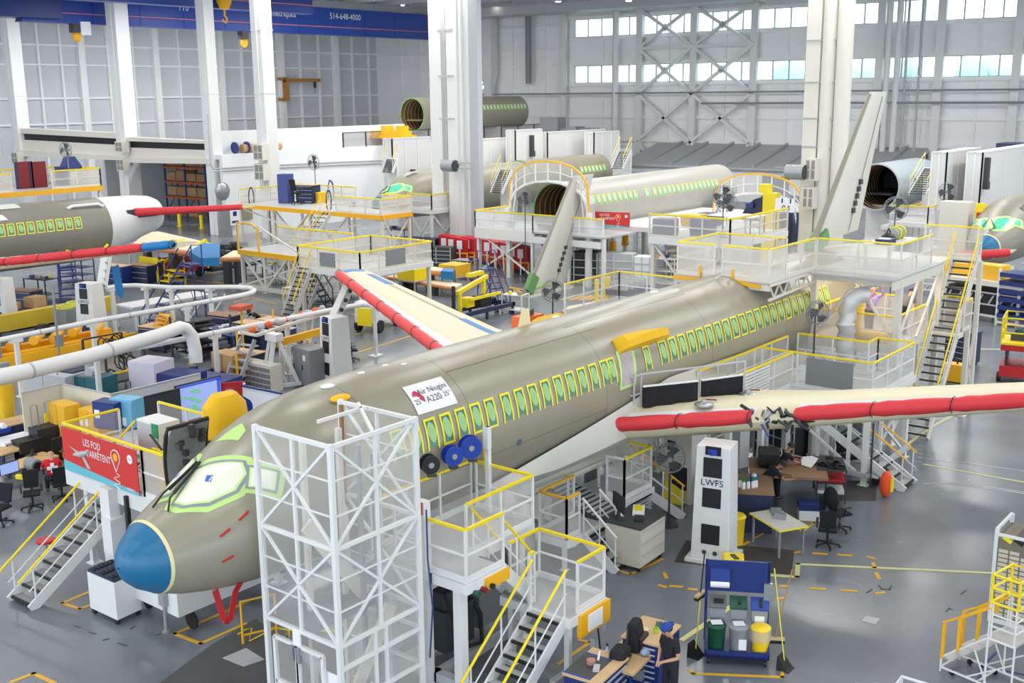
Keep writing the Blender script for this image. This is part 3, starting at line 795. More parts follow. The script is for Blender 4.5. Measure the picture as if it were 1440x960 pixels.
def le_cover(st,d0,d1,name='leading_edge_cover',m=COVER,segs=1,gap=0.0,r=.2,parent=None):
 for j in range(segs):
  a,c=d0+(d1-d0)*j/segs+gap,d0+(d1-d0)*(j+1)/segs
  rings=[]
  n=max(2,int((c-a)/.3)+1)
  for i in range(n+1):
   x,y,z,ch,t=at_span(st,a+(c-a)*i/n);rr=r*(1+.05*math.sin(i*2.3))*(.82 if i in(0,n)else 1)
   rings.append([WW(x+.08+rr*1.15*math.cos(q),y,z+.02+rr*math.sin(q))for q in[2*PI*k/10 for k in range(10)]])
  b=MB();b.loft(rings,caps=True);o=b.obj(name,m,parent or air,True)
  b=MB();x,y,z,ch,t=at_span(st,c);b.path([WW(x+.08+1.18*r*math.cos(q),y,z+.02+1.03*r*math.sin(q))for q in[2*PI*k/10 for k in range(11)]],.012,4);b.obj('strap',BLACK,o)
def skin_strip(st,d0,d1,u0,u1,m,name,parent,up=.012):
 g=[]
 for i in range(9):
  x,y,z,ch,t=at_span(st,d0+(d1-d0)*i/8);r=[]
  for j in range(4):
   u=u0+(u1-u0)*j/3
   pts=[(0,0),(.02,.28),(.08,.6),(.2,.9),(.4,1.0),(.7,.7),(1.0,.3)]
   v=0
   for(a,va),(c,vc)in zip(pts,pts[1:]):
    if a<=u<=c:v=va+(vc-va)*(u-a)/(c-a)
   r.append(WW(x+u*ch,y,z+v*t-t*.3+up))
  g.append(r)
 b=MB();b.loft(g,closed=False);return b.obj(name,m,parent,True)
WSTRIP=mat('white_slat_strip',(226,228,230),.4)
le_cover(stn,0.1,3.35,segs=2);le_cover(stn,4.35,16.1,segs=7)
skin_strip(stn,.1,3.4,.05,.13,WSTRIP,'white_strip',wn);skin_strip(stn,4.3,16,.06,.16,WSTRIP,'white_strip',wn)
le_cover(stf,.5,16.2,segs=9,m=mat('salmon_cover',(226,78,76),.6,var=.05))
skin_strip(stf,.3,16.2,.06,.17,WSTRIP,'white_strip',wf)
skin_strip(stf,5.2,7.4,.72,.84,TAPEB,'blue_tape',wf);skin_strip(stf,13.3,15.3,.7,.9,TAPEB,'blue_tape',wf);skin_strip(stf,15.9,16.3,.2,.9,TAPEB,'blue_tape',wf)
skin_strip(stf,7.4,13.3,.74,.80,mat('grey_strip',(176,172,160),.5),'grey_strip',wf)
b=MB();random.seed(11)
for i in range(46):
 d=random.uniform(3.4,4.3);x,y,z,ch,t=at_span(stn,d);p=WW(x+random.uniform(-.1,.35),y+random.uniform(-.2,.2),z+random.uniform(-.2,.12));q=p+Vector((random.uniform(-.3,.3),random.uniform(-.35,.35),random.uniform(-.3,.2)))
 b.m=random.choice((0,0,0,1,2,3));b.tube(p,q,random.uniform(.02,.05),6)
o=b.obj('pylon_piping',[DGREY,STEEL,BLACK,REELB],air,True);o['kind']='stuff'
b=MB();g=[]
for s in[8.6+.4*k for k in range(36)]:
 u=(s-8.6)/14.0;hmax=-1.35+1.25*min(1,max(0,u/.55))**.9
 if u>.55:hmax=-.1-.5*(u-.55)
 bul=.18+.5*math.sin(PI*min(1,u*1.05))**.8
 r=[]
 for v in range(6):
  zz_=hmax-v*(hmax+2.35)/5*min(1,u*5+.1);sec=1.775*math.sqrt(max(.02,1-(zz_/1.95)**2))if zz_>-1.9 else .3
  r.append(Vector((s,-(sec+bul*(0.12+.88*min(1,v/2.0))),zz_)))
 g.append(r)
b.loft(g,closed=False)
b.obj('wing_root_fairing',PAINTG,air,True)
def fin(b,W,root,tip,zr,zt,t=.22):
 rings=[]
 for(x0,x1),z,tt in((root,zr,t),(tip,zt,t*.5)):
  rings.append([Vector((x0+(x1-x0)*u,W*v*tt,z))for u,v in((0,0),(.05,.6),(.25,1),(.6,.8),(1,.1),(1,-.1),(.6,-.8),(.25,-1),(.05,-.6))])
 b.loft(rings,caps=True);return b
def fin_assembly(root,m_le,z0,z1,xr0,xr1,xt0,xt1):
 b=MB();fin(b,1,(xr0,xr1),(xt0,xt1),z0,z1);f=b.obj('tail_fin',PAINTG,root,True)
 b=MB();n=10;rings=[]
 for i in range(n+1):
  u=i/n;x=xr0+(xt0-xr0)*u;z=z0+(z1-z0)*u*.985
  rings.append([(x-.05+.14*math.cos(q)*(1-.4*u),.13*math.sin(q)*(1-.4*u),z)for q in[2*PI*k/8 for k in range(8)]])
 b.loft(rings,caps=True);b.obj('leading_edge',m_le,f,True)
 b=MB();u=.38
 hx0,hx1=xr0+(xr1-xr0)*.66,xt0+(xt1-xt0)*.62
 for sgn in(-1,1):
  b.bar((hx0,sgn*.205,z0+.1),(hx1,sgn*.10,z1-.2),.03,.02,(0,1,0))
 b.obj('rudder_seam',GREY,f)
 b=MB()
 for i in range(5):
  u=.16+.05*i;x=hx0+(hx1-hx0)*u;z=z0+(z1-z0)*u;b.box((x-.1,-.2,z),(.22,.1,.2))
 b.obj('hinge_bay',DGREY,f)
 return f
f=fin_assembly(air,TAUPEB,2.15,7.65,30.0,34.2,34.75,36.5)
b=MB();b.box((30.3,0,2.1),(1.0,.5,.5),ry=-.5);b.tube((30.0,-.3,1.9),(29.9,.3,1.8),.25,10);b.obj('fin_root_fitting',PRIMERD,air)
def wobj(b,name,m,root,parent=None,smooth=False):
 l=root.location;b.v=[(x-l.x,y-l.y,z-l.z)for x,y,z in b.v]
 return b.obj(name,m,parent or root,smooth)
def rail(root,pts,h=1.1,top=YEL,scr=MESHW,step=1.25,frame=WHITE,name='guardrail',tw=.06,kick=.14,mid=True,pw=.05):
 P=[Vector(p)for p in pts];fr,tp,sc=MB(),MB(),MB();up=Vector((0,0,h))
 for i,(p,q)in enumerate(zip(P,P[1:])):
  L=(q-p).length;n=max(1,round(L/step))
  for k in range(n+1):
   if k==0 and i>0:continue
   c=p+(q-p)*k/n;fr.bar(c,c+up,pw)
  if mid:fr.bar(p+up*.52,q+up*.52,pw*.8)
  if kick:fr.bar(p+Vector((0,0,kick/2)),q+Vector((0,0,kick/2)),.02,kick)
  tp.bar(p+up,q+up,tw,tw*.9)
  if scr:sc.add([p+Vector((0,0,kick)),q+Vector((0,0,kick)),q+up*.96,p+up*.96],[(0,1,2,3)])
 o=wobj(fr,name,frame,root)
 if top is not None:wobj(tp,'top_rail',top,root,o)
 if scr:wobj(sc,'mesh_screen',scr,root,o)
 return o
TREAD=mat('step_tread',(186,186,184),.5,var=.12,scale=30)
def stairs(root,p0,p1,w,n,hand=(1,1),tread=None,string=WHITE,hm=YEL,hh=.95,sd=.26,low=True,nose=BLACK,ext=0.0):
 p0,p1=Vector(p0),Vector(p1);d=p1-p0;r=Vector((d.x,d.y,0)).normalized();s=Vector((-r.y,r.x,0));ang=math.atan2(r.y,r.x)
 for k in(-1,1):
  b=MB();b.bar(p0+s*k*w/2+Vector((0,0,.02)),p1+s*k*w/2-Vector((0,0,.08)),.05,sd);wobj(b,'stringer',string,root)
 run=Vector((d.x,d.y,0)).length/n
 for i in range(n):
  c=p0+d*(i+.55)/n;b=MB()
  b.box(c,(run*.82,w-.05,.035),ang);b.m=1;b.box(c-r*run*.41-Vector((0,0,.0)),(.05,w-.05,.06),ang)
  wobj(b,'step',[tread or TREAD,nose],root)
 for k in(-1,1):
  if not hand[(k+1)//2]:continue
  b=MB();e=s*k*w/2;u=Vector((0,0,hh));b.tube(p0+e+u-d.normalized()*ext,p1+e+u,.03,8);hr=wobj(b,'handrail',hm,root,smooth=True)
  b=MB()
  for t in(.04,.5,.97):c=p0+d*t+e;b.tube(c,c+u,.022,6)
  if low:b.tube(p0+e+u*.5,p1+e+u*.5,.018,6)
  wobj(b,'baluster',string,root,hr)
def deck(root,x0,x1,y0,y1,z,t=.2,m=LGREY,edge=WHITE,name='deck'):
 b=MB();b.bx(x0,x1,y0,y1,z-.04,z);o=wobj(b,name,m,root)
 b=MB();b.bx(x0-.03,x1+.03,y0-.03,y0+.1,z-t-.006,z-.005);b.bx(x0-.03,x1+.03,y1-.1,y1+.03,z-t-.006,z-.005)
 b.bx(x0-.02,x0+.1,y0,y1,z-t,z-.01);b.bx(x1-.1,x1+.02,y0,y1,z-t,z-.01);b.bx(x0,x1,(y0+y1)/2-.05,(y0+y1)/2+.05,z-t,z-.05)
 wobj(b,'deck_frame',edge,root,o);return o
def leg(root,x,y,z1,w=.14,m=WHITE,z0=0.0,foot=True):
 b=MB();b.bx(x-w/2,x+w/2,y-w/2,y+w/2,z0,z1)
 if foot:b.bx(x-w,x+w,y-w,y+w,z0,z0+.02)
 return wobj(b,'leg',m,root)
def braces(root,pts,w=.05,m=WHITE,name='brace'):
 for p,q in pts:b=MB();b.bar(p,q,w);wobj(b,name,m,root)
def caster(root,x,y,r=.07,m=BLACK,parent=None,z=0):
 b=MB();b.tube((x-.025,y,z+r),(x+.025,y,z+r),r,10);b.bx(x-.035,x+.035,y-.03,y+.03,z+r,z+r*2.1);return wobj(b,'caster',m,root,parent)
def frame_wall(b,p,u,v,nu,nv,w=.05):
 """a flat lattice of bars: corner p, edges u and v"""
 p,u,v=Vector(p),Vector(u),Vector(v)
 for i in range(nu+1):b.bar(p+u*i/nu,p+u*i/nu+v,w)
 for j in range(nv+1):b.bar(p+v*j/nv,p+v*j/nv+u,w)
def screen(root,p,u,v,m=MESHW,parent=None,name='mesh_screen'):
 p,u,v=Vector(p),Vector(u),Vector(v);b=MB();b.add([p,p+u,p+u+v,p+v],[(0,1,2,3)]);return wobj(b,name,m,root,parent)
X0,X1,Y0,Y1,ZT=12.3,14.4,13.85,15.85,5.98
t=thing('access_tower','tall white mesh enclosed tower beside the nose, with double doors at its foot','tower',((X0+X1)/2,(Y0+Y1)/2,0))
for x in(X0,X1):
 for y in(Y0,Y1):b=MB();b.bx(x-.045,x+.045,y-.045,y+.045,0,ZT);wobj(b,'post',WHITE,t)
def xbay(p,u,z0,z1,zs):
 b=MB();p,u=Vector(p),Vector(u);zv=Vector((0,0,1))
 for z in zs:b.bar(p+zv*z,p+u+zv*z,.035)
 b.bar(p+zv*z0+u/2,p+zv*z1+u/2,.05)
 zm=(z0+z1)/2
 return b,zm
SL=((2.2,4.05),(4.05,5.95))
for nm,p,u in(('front_panel',(X0,Y0,0),(0,Y1-Y0,0)),('side_panel',(X0,Y0,0),(X1-X0,0,0)),('side_panel',(X1,Y0,0),(0,Y1-Y0,0))):
 p,u=Vector(p),Vector(u);zv=Vector((0,0,1));b=MB()
 for z in(0.05,2.2,4.05,5.93):b.bar(p+zv*z,p+zv*z+u,.07)
 for z in(2.85,3.45,4.65,5.3):b.bar(p+zv*z,p+zv*z+u,.028)
 b.bar(p+u/2+zv*2.2,p+u/2+zv*5.93,.06)
 for z0,z1 in SL:
  zm=(z0+z1)/2
  for a,c in(((0,z0),(.5,zm)),((.5,zm),(1,z0)),((0,z1),(.5,zm)),((.5,zm),(1,z1))):b.bar(p+u*a[0]+zv*a[1],p+u*c[0]+zv*c[1],.05)
 if nm=='side_panel':
  for q in(.0,.42,.55,1):b.bar(p+u*q,p+u*q+zv*2.2,.06)
  for z in(1.0,1.75):b.bar(p+zv*z,p+zv*z+u,.07)
 fp=wobj(b,nm,WHITE,t)
 screen(t,p+zv*2.2,u,zv*3.75,parent=fp);
 if nm=='side_panel':screen(t,p,u,zv*2.2,parent=fp)
for y0,y1 in((Y0+.42,Y0+1.1),(Y0+1.12,Y1-.25)):
 b=MB();p=Vector((X0-.03,y0,0.05));u=Vector((0,y1-y0,0));zv=Vector((0,0,1))
 for q in(0,1):b.bar(p+u*q,p+u*q+zv*1.85,.07)
 for z in(0,.95,1.85):b.bar(p+zv*z,p+u+zv*z,.07)
 d=wobj(b,'door_leaf',WHITE,t);screen(t,p,u,zv*1.85,parent=d,m=MESHW)
 b=MB();b.box((X0-.09,y1-.08 if y0<14.5 else y0+.08,1.75),(.05,.08,.3));wobj(b,'door_closer',GREY,t,d)
b=MB();b.bx(X0-.06,X0-.03,Y0+1.0,Y0+1.2,1.75,2.2);wobj(b,'lock_plate',PAPER,t)
b=MB();b.bx(X0+.02,X0+.04,Y0+.1,Y0+.5,1.2,1.6);wobj(b,'white_panel',PAPER,t)
b=MB();b.bx(X0,X1,Y0,Y1,0,.05);wobj(b,'base_plate',LGREY,t)
b=MB();b.bx(X0+.1,X1-.1,Y0+.9,Y1-.05,2.1,2.2);wobj(b,'inner_landing',GREY,t)
b=MB();b.bar((X0+.3,Y0+.5,.1),(X1-.3,Y0+.5,2.2),.06,.3);b.bar((X1-.3,Y0+1.2,2.2),(X0+.4,Y0+1.2,4.1),.06,.3)
for x in(X0+.7,X1-.5):b.bx(x-.05,x+.05,Y1-.5,Y1-.4,0,5.6)
wobj(b,'inner_stair',CREAM,t)
b=MB();b.bx(X1-.62,X1-.54,Y0+.9,Y0+.98,.3,5.4);b.bx(X1-.4,X1-.3,Y0+.7,Y0+.8,.5,5.2);wobj(b,'lift_mast',GALV,t)
b=MB();b.bx(X1-.1,X1-.04,Y1-.12,Y1-.05,4.1,5.9);wobj(b,'copper_strip',mat('brown_strip',(150,110,74),.5),t)
b=MB();c_=fpt(4.9,24,.05)+Vector((AX0,AY0,AZ0));b.ball(c_,.16,12,8,(1.6,1.0,.5));wobj(b,'yellow_cover',YCLOTH,air,smooth=True)
b=MB();b.bar((X0+.8,Y0+1.2,5.98),(X1-.1,Y0+1.2,5.98),.06);b.bar((X0+1.0,Y0,5.98),(X1,Y1-.5,5.98),.06);wobj(b,'roof_bar',WHITE,t)
g=G(342,905);q=thing('yellow_barrier','small yellow tube barrier standing by the foot of the mesh tower','barrier',g)
b=MB();b.path([(0,0,0),(0,0,1.0),(.7,-.3,1.0),(.7,-.3,0)],.03,8);b.tube((0,0,.2),(.7,-.3,.2),.025,6);b.obj('tube_frame',AMBER,q,True)
g=G(336,898);q=thing('yellow_cable','tangled yellow cable lying on the floor by the tower foot','cable',g)
b=MB();random.seed(5);b.path([(random.uniform(-.35,.35)+.12*i,random.uniform(-.3,.3)-.1*i,.03+.02*(i%3))for i in range(16)],.018,5);b.obj('cable_loop',YEL,q,True)
t=thing('work_platform','two level white work platform with yellow rails and stairs, right of the mesh tower','platform',(16.5,14.0,0))
ZU,ZL=2.65,1.55
deck(t,14.9,18.15,14.0,15.75,ZU);deck(t,14.9,16.05,13.1,14.0,ZU,name='deck')
deck(t,16.75,18.0,12.0,13.75,ZL)
rail(t,[(14.93,15.0,ZU),(14.93,13.13,ZU),(16.05,13.13,ZU)]);rail(t,[(15.95,14.0,ZU),(18.15,14.0,ZU),(18.15,15.6,ZU)])
rail(t,[(14.95,15.7,ZU),(18.1,15.72,ZU)])
rail(t,[(17.0,13.72,ZL),(18.0,13.72,ZL),(18.0,12.03,ZL),(17.05,12.03,ZL)])
rail(t,[(16.78,13.05,ZL),(16.95,13.05,ZL)],step=.15)
stairs(t,(14.75,12.55,-.05),(16.8,12.55,ZL),.85,8,hh=1.0,ext=.3)
stairs(t,(17.05,13.55,ZL),(16.05,13.55,ZU),.75,5,hh=1.0)
for x,y,z in((15.05,13.4,ZU),(15.05,15.3,ZU),(17.9,14.2,ZU),(17.9,15.5,ZU),(16.9,13.6,ZL),(17.9,12.2,ZL),(16.9,12.15,ZL)):leg(t,x,y,z-.1,.2 if z>2 else .12)
b=MB();b.bx(14.84,15.02,14.1,14.32,0.2,4.1);wobj(b,'lift_column',WHITE,t);b=MB();b.bx(14.80,14.84,14.14,14.28,3.85,4.1);wobj(b,'red_lamp',RED,t)
b=MB();b.path([(14.8,14.0,4.0),(14.78,13.98,3.0),(14.8,13.9,2.0),(14.79,14,.9)],.018,6);wobj(b,'air_hose',mat('hose_blue',(40,74,130),.5),t,smooth=True)
b=MB();b.bx(15.4,16.12,13.02,13.12,ZU-.28,ZU-.04);wobj(b,'amber_bumper',AMBER,t)
b=MB();b.bx(17.0,18.06,11.9,12.0,ZL-.5,ZL-.02);o=wobj(b,'amber_bumper',AMBER,t)
b=MB();b.bx(17.25,17.75,11.88,11.9,ZL-.44,ZL-.08);wobj(b,'notice_sheet',PAPER,t,o)
b=MB();b.bx(15,18,14.05,14.2,.25,.45);b.bx(15,15.2,13.2,15.6,.25,.45);b.bx(15,17.9,15.4,15.55,.25,.45);b.bx(16.4,18.0,12.1,12.25,.12,.3);wobj(b,'base_frame',LGREY,t)
b=MB();b.bx(15.7,16.6,14.4,15.1,.45,1.35);b.bx(15.8,16.2,14.5,14.9,1.35,1.7);b.tube((16.4,14.8,1.35),(16.4,14.8,1.75),.14,10);wobj(b,'hydraulic_unit',DGREY,t)
b=MB();b.bx(16.9,17.8,14.5,15.2,.5,1.5);wobj(b,'drive_box',GREY,t)
b=MB();b.path([(15.6,14.3,1.9),(15.75,14.2,1.2),(16.0,14.1,.6),(16.5,14.1,.5),(16.7,14.3,1.0),(16.6,14.6,1.5)],.05,8);wobj(b,'black_hose',RUBBER,t,smooth=True)
b=MB();b.tube((17.7,11.98,ZL-.62),(18.0,12.5,ZL-.66),.2,14);wobj(b,'round_duct',LGREY,t,smooth=True)
for i,m in enumerate((DGREEN,DRED,BLACK)):b=MB();b.tube((15.1+.22*i,13.08,ZU-.22),(15.1+.22*i,12.95,ZU-.22),.055,10);wobj(b,'socket',m,t)
b=MB();b.path([(17.6,11.9,ZL-.5),(17.55,11.8,.6),(17.0,11.4,.05),(16.3,11.5,.05),(15.9,11.2,.05)],.02,6);wobj(b,'power_cable',BLACK,t,smooth=True)
def reel(root_lab,p,m,r=.26,ry=0.0,nm='hose_reel'):
 q=thing(nm,root_lab,'hose reel',p,ry)
 b=MB();b.lathe([(r,-.11),(r*1.02,-.09),(r*.55,-.085),(r*.55,.085),(r*1.02,.09),(r,.11)],n=20,axis='y');b.obj('drum',m,q,True)
 b=MB();b.lathe([(.06,-.14),(.07,-.12),(.07,.12),(.06,.14)],n=10,axis='y');b.obj('hub',STEEL,q,True)
 b=MB();b.bar((0,.13,0),(0,.13,-r-.12),.06,.03);b.bar((0,.13,-r-.12),(.2,.13,-r-.12),.05);b.obj('bracket',DGREY,q);return q
reel('blue hose reel on the platform rail, larger one of the pair',AY(661,628,15.35),REELB,.25,-.6)
reel('blue hose reel on the platform rail, lower one beside the tower',AY(636,640,15.4),REELB,.22,-.4)
reel('round black cable reel on the rail right beside the tower',AY(604,652,15.3),BLACK,.2,-.5,'cable_reel')
reel('blue hose reel on the far platform behind the cockpit roof',G(340,572,3.9),REELB,.26,-.3)
p=AY(682,648,15.6);q=thing('signal_lamp','slim yellow post with a red signal lamp on the platform rail','lamp',p)
b=MB();b.tube((0,0,-.2),(0,0,.42),.04,8);b.obj('post',YEL,q);b=MB();b.tube((0,0,.42),(0,0,.62),.035,8);b.obj('red_lens',DRED,q)
p=Vector((18.1,15.2,ZU));q=thing('white_pole','white square pole rising behind the platform rail against the fuselage','pole',p)
b=MB();b.bx(-.05,.05,-.05,.05,0,2.0);b.bx(-.09,.04,-.07,.07,1.5,2.0);b.obj('pole_shaft',WHITE,q)
ZB=2.62
t=thing('work_platform','white work platform with a red banner left of the nose, reached by open stairs','platform',(15.5,24.0,0))
for x0,x1,y0,y1 in((14.05,16.7,20.4,24.15),(15.8,16.7,24.15,25.3),(14.05,16.7,25.3,25.75),(15.6,17.4,25.76,27.3)):
 b=MB();b.bx(x0,x1,y0,y1,ZB-.05,ZB);wobj(b,'deck',LGREY,t)
b=MB();b.bx(13.98,14.06,20.4,25.75,ZB-.4,ZB+.02);b.bx(16.6,16.7,20.4,25.75,ZB-.3,ZB-.06);b.bx(14.06,16.6,25.65,25.74,ZB-.3,ZB-.06);b.bx(14.06,16.6,20.41,20.5,ZB-.3,ZB-.06);wobj(b,'edge_beam',WHITE,t)
rail(t,[(14.02,25.7,ZB),(14.02,22.3,ZB)],scr=None,h=1.2);rail(t,[(14.02,22.3,ZB),(14.02,20.5,ZB)],h=1.2,scr=MESHC)
rail(t,[(14.02,25.72,ZB),(15.6,25.72,ZB)],h=1.2)
rail(t,[(16.65,25.5,ZB),(16.65,20.5,ZB)],h=1.2)
stairs(t,(11.9,24.6,0),(15.75,24.75,ZB),.9,13,tread=mat('grated_tread',(150,150,148),.5,var=.25,scale=40),ext=.3)
b=MB();b.bx(13.75,14.02,23.45,23.85,0,ZB);b.bx(13.65,14.02,23.3,23.7,1.0,1.9);wobj(b,'lift_column',WHITE,t)
b=MB();b.bx(13.9,14.0,22.95,23.05,.4,ZB-.1);wobj(b,'black_mast',BLACK,t)
for x,y in((14.4,25.5),(16.5,25.5),(16.5,20.7),(17.3,27.2)):leg(t,x,y,ZB-.1,.16)
def banner(t,p,u,h,big,lab,par=True):
 """p: upper left corner, u: vector along the banner"""
 u=Vector(u);p=Vector(p);L=u.length;dn=Vector((0,0,-h));nrm=u.cross(Vector((0,0,1))).normalized()
 o=thing('banner',lab,'banner',p,math.atan2(u.y,u.x))
 sgn=1
 b=MB();b.hexa([(0,-.02,-h),(L,-.02,-h),(L,0,-h),(0,0,-h),(0,-.02,0),(L,-.02,0),(L,0,0),(0,0,0)]);b.obj('red_cloth',BANR,o)
 b=MB();b.slab([(0,-.025,-h*.76),(L,-.025,-h*.93),(L,-.025,-h),(0,-.025,-h)],(0,.004,0))
 b.obj('teal_strip',BANT,o)
 R=(PI/2,0,0)
 text('lettering','LES FOD',h*.23,PAPER,o,(L*.42,-.03,-h*.2),R,sx=.8);text('lettering',"S'ARRÊTENT",h*.23,PAPER,o,(L*.5,-.03,-h*.43),R,sx=.75)
 if big:text('lettering','AIRBUS',h*.09,PAPER,o,(L*.9,-.03,-h*.92),R)
 b=MB();b.lathe([(h*.1,-.03),(h*.1,-.028)],(L*.915,0,-h*.24),20,'y');b.obj('round_emblem',PAPER,o);text('lettering','FOD',h*.07,BANR,o,(L*.915,-.035,-h*.24),R)
 b=MB()
 c=(L*.73,-h*.3);pts=[(c[0]+h*.16*math.cos(a),-.03,c[1]+h*.16*math.sin(a))for a in[R_(-40+260*k/16)for k in range(17)]]+[(c[0],-.03,c[1]-h*.33)]
 b.path(pts,h*.012,5,closed=True);b.path([(c[0]+h*.12*math.sin(k*1.2),-.03,c[1]-h*.36-h*.03*k)for k in range(12)],h*.008,5);b.obj('pin_outline',PAPER,o)
 b=MB();b.lathe([(h*.09,-.032),(h*.09,-.028)],(c[0],0,c[1]),16,'y');b.obj('amber_disc',AMBER,o)
 b=MB();q=(L*.26,-h*.5)
 b.path([(q[0]-h*.28,-.035,q[1]-.06*h),(q[0],-.035,q[1]),(q[0]+h*.3,-.035,q[1]+.1*h)],[h*.03,h*.07,h*.04],8);b.add([(q[0]-h*.5,-.03,q[1]+h*.12),(q[0]-.05*h,-.03,q[1]+.03*h),(q[0],-.03,q[1]-.05*h),(q[0]-h*.2,-.03,q[1])],[(0,1,2,3)]);b.add([(q[0]-h*.02,-.03,q[1]),(q[0]+h*.1,-.03,q[1]),(q[0]+h*.35,-.03,q[1]-h*.28),(q[0]+h*.2,-.03,q[1]-h*.28)],[(0,1,2,3)])
 b.obj('aircraft_picture',LGREY,o,True)
 return o
banner(t,(13.93,25.62,ZB+1.16),(0,-3.25,0),1.12,True,'red banner with a teal lower edge on the platform rail left of the nose')
p=G(183,640,ZB);q=thing('tool_cabinet','white cabinet with a green sign, behind the red banner','cabinet',(15.1,23.2,ZB))
b=MB();b.bx(-.3,.3,-.45,.45,0,1.5);b.obj('body',WHITE,q);b=MB();b.bx(-.32,-.3,-.42,.42,.75,1.45);b.obj('lid',LGREY,q)
b=MB();b.bx(-.33,-.31,-.44,-.2,1.15,1.5);b.obj('green_sign',GREEN,q)
q=thing('covered_machine','machine wrapped in a yellow cloth on the banner platform','covered machine',(15.8,21.5,ZB))
b=MB();rings=[]
random.seed(2)
for z,w,d in((.0,.42,.35),(.5,.45,.38),(1.1,.40,.34),(1.6,.5,.4),(2.0,.46,.36),(2.25,.3,.2)):
 rings.append([(w*math.cos(a)*(1+random.uniform(-.08,.08))*1.2,d*math.sin(a)*(1+random.uniform(-.08,.08))*1.2,z)for a in[2*PI*k/14 for k in range(14)]])
b.loft(rings,caps=True);b.obj('cloth',YCLOTH,q,True)
b=MB()
for x in(-.62,.62):
 b.bar((x,-.5,0),(x,-.5,1.25),.05);b.bar((x,.5,0),(x,.5,1.25),.05);b.bar((x,-.5,1.25),(x,.5,1.25),.05)
for y in(-.5,.5):b.bar((-.62,y,1.25),(.62,y,1.25),.05);b.bar((-.62,y,.6),(.62,y,.6),.04)
b.obj('black_cage',BLACK,q)
b=MB();g=[]
for i in range(9):
 a=-1.0+2.0*i/8;g.append([(13.35+.25*k,19.95+.55*math.cos(a)*1.0-.2,3.95+1.05*math.sin(a))for k in range(5)])
b.loft(g,closed=False);o=wobj(b,'open_cabin_door',mat('door_inner_grey',(150,152,150),.45,var=.2,scale=8),air,smooth=True)
b=MB();pts=[(13.35,20.0+.35*math.cos(-1+2*i/8),3.95+1.05*math.sin(-1+2*i/8))for i in range(9)];pts2=[(14.4,y,z)for x,y,z in pts][::-1]
b.path(pts+pts2,.05,6,closed=True);wobj(b,'door_seal',BLACK,air,o,True)
b=MB();random.seed(4)
for i in range(40):b.box((13.45+random.uniform(0,.8),20.0+random.uniform(-.05,.22),3.2+random.uniform(0,1.6)),(.1,.12,.12))
wobj(b,'door_mechanism',DGREY,air,o)['kind']='stuff'
q=thing('yellow_machine','low yellow folding frame with a black lever on the banner platform','machine',(14.5,22.0,ZB))
b=MB();b.bx(-.1,.1,-1.0,.3,.95,1.05);b.bx(-.1,.1,-.9,-.8,0,.95);b.bx(-.1,.1,.2,.3,0,.95);b.bar((0,.6,1.0),(0,.3,1.0),.08);b.obj('frame',YEL,q);b=MB();b.tube((0,.2,1.05),(0,.65,1.35),.03,6);b.obj('lever',BLACK,q)
q=thing('parts_trolley','tall white trolley with dark blue tray slots below the blue nose','trolley',G(165,874),0)
q.rotation_euler=(0,0,0)
c=[G(128,862),G(166,880),G(200,864)]
u=(c[0]-c[1]);v=(c[2]-c[1]);q.location=c[1]
b=MB();P=[Vector((0,0,0)),v,u+v,u];b.hexa([p+Vector((0,0,.14))for p in P]+[p+Vector((0,0,1.05))for p in P]);b.obj('body',WHITE,q)
b=MB();b.hexa([p*.96+(u+v)*.02+Vector((0,0,1.05))for p in P]+[p*.96+(u+v)*.02+Vector((0,0,1.12))for p in P]);tr=b.obj('slot_tray',NAVY,q)
b=MB()
for i in range(6):
 for j in range(3):c0=v*(i+.5)/6+u*(j+.5)/3;b.box(c0+Vector((0,0,1.13)),(.07,.16,.03),math.atan2(u.y,u.x)-PI/2)
b.obj('slot',BLACK,tr)
for f1,f2 in((.08,.08),(.92,.08),(.08,.92),(.92,.92)):
 c0=u*f1+v*f2;b=MB();b.tube(c0+Vector((-.03,0,.07)),c0+Vector((.03,0,.07)),.07,12);b.box(c0+Vector((0,0,.13)),(.06,.06,.06));b.obj('caster',BLACK,q)
q=thing('nose_cradle','long low white wheeled cradle carrying the airliner under its nose','cradle',(14.6,21.2,0))
b=MB();b.bx(-1.1,6.5,-.95,-.75,.45,.95);b.bx(-1.1,6.5,.75,.95,.45,.95);b.bx(-1.3,-1.1,-.95,.95,.45,1.0);b.bx(1.6,1.8,-.95,.95,.45,.95);b.obj('beam',WHITE,q)
b=MB();b.bx(-.9,-.5,-.85,-.3,.95,1.5);b.bx(-.1,.1,-.8,.8,.95,1.3);b.obj('saddle',WHITE,q)
b=MB();b.tube((-.9,-.75,1.1),(2.2,-.75,1.3),.13,10);b.obj('roller',CREAM,q,True)
for x in(-.9,5.5):
 for y in(-.85,.85):caster(q,14.6+x,21.2+y,.22)
b=MB();b.tube((-1.35,-.5,0),(-1.35,-.5,.7),.04,8);b.box((-1.35,-.5,.8),(.15,.2,.3));b.tube((-1.35,-.5,0),(-1.35,-.5,.02),.1,10);b.obj('jack',GALV,q)
t=thing('tail_platform','tall cream work platform on legs wrapped round the airliner tail, with two long stairs','platform',(38.2,14.2,0))
ZT_,ZM=5.75,3.3
KW=dict(frame=CREAM,scr=MESHC)
b=MB();b.bx(32.9,35.8,15.7,19.1,ZT_-.06,ZT_);b.bx(35.8,40.6,12.7,15.75,ZT_-.06,ZT_);wobj(b,'upper_deck',LGREY,t)
b=MB()
for x in(32.95,35.75):b.bar((x,15.7,ZT_-.17),(x,19.1,ZT_-.17),.1,.2)
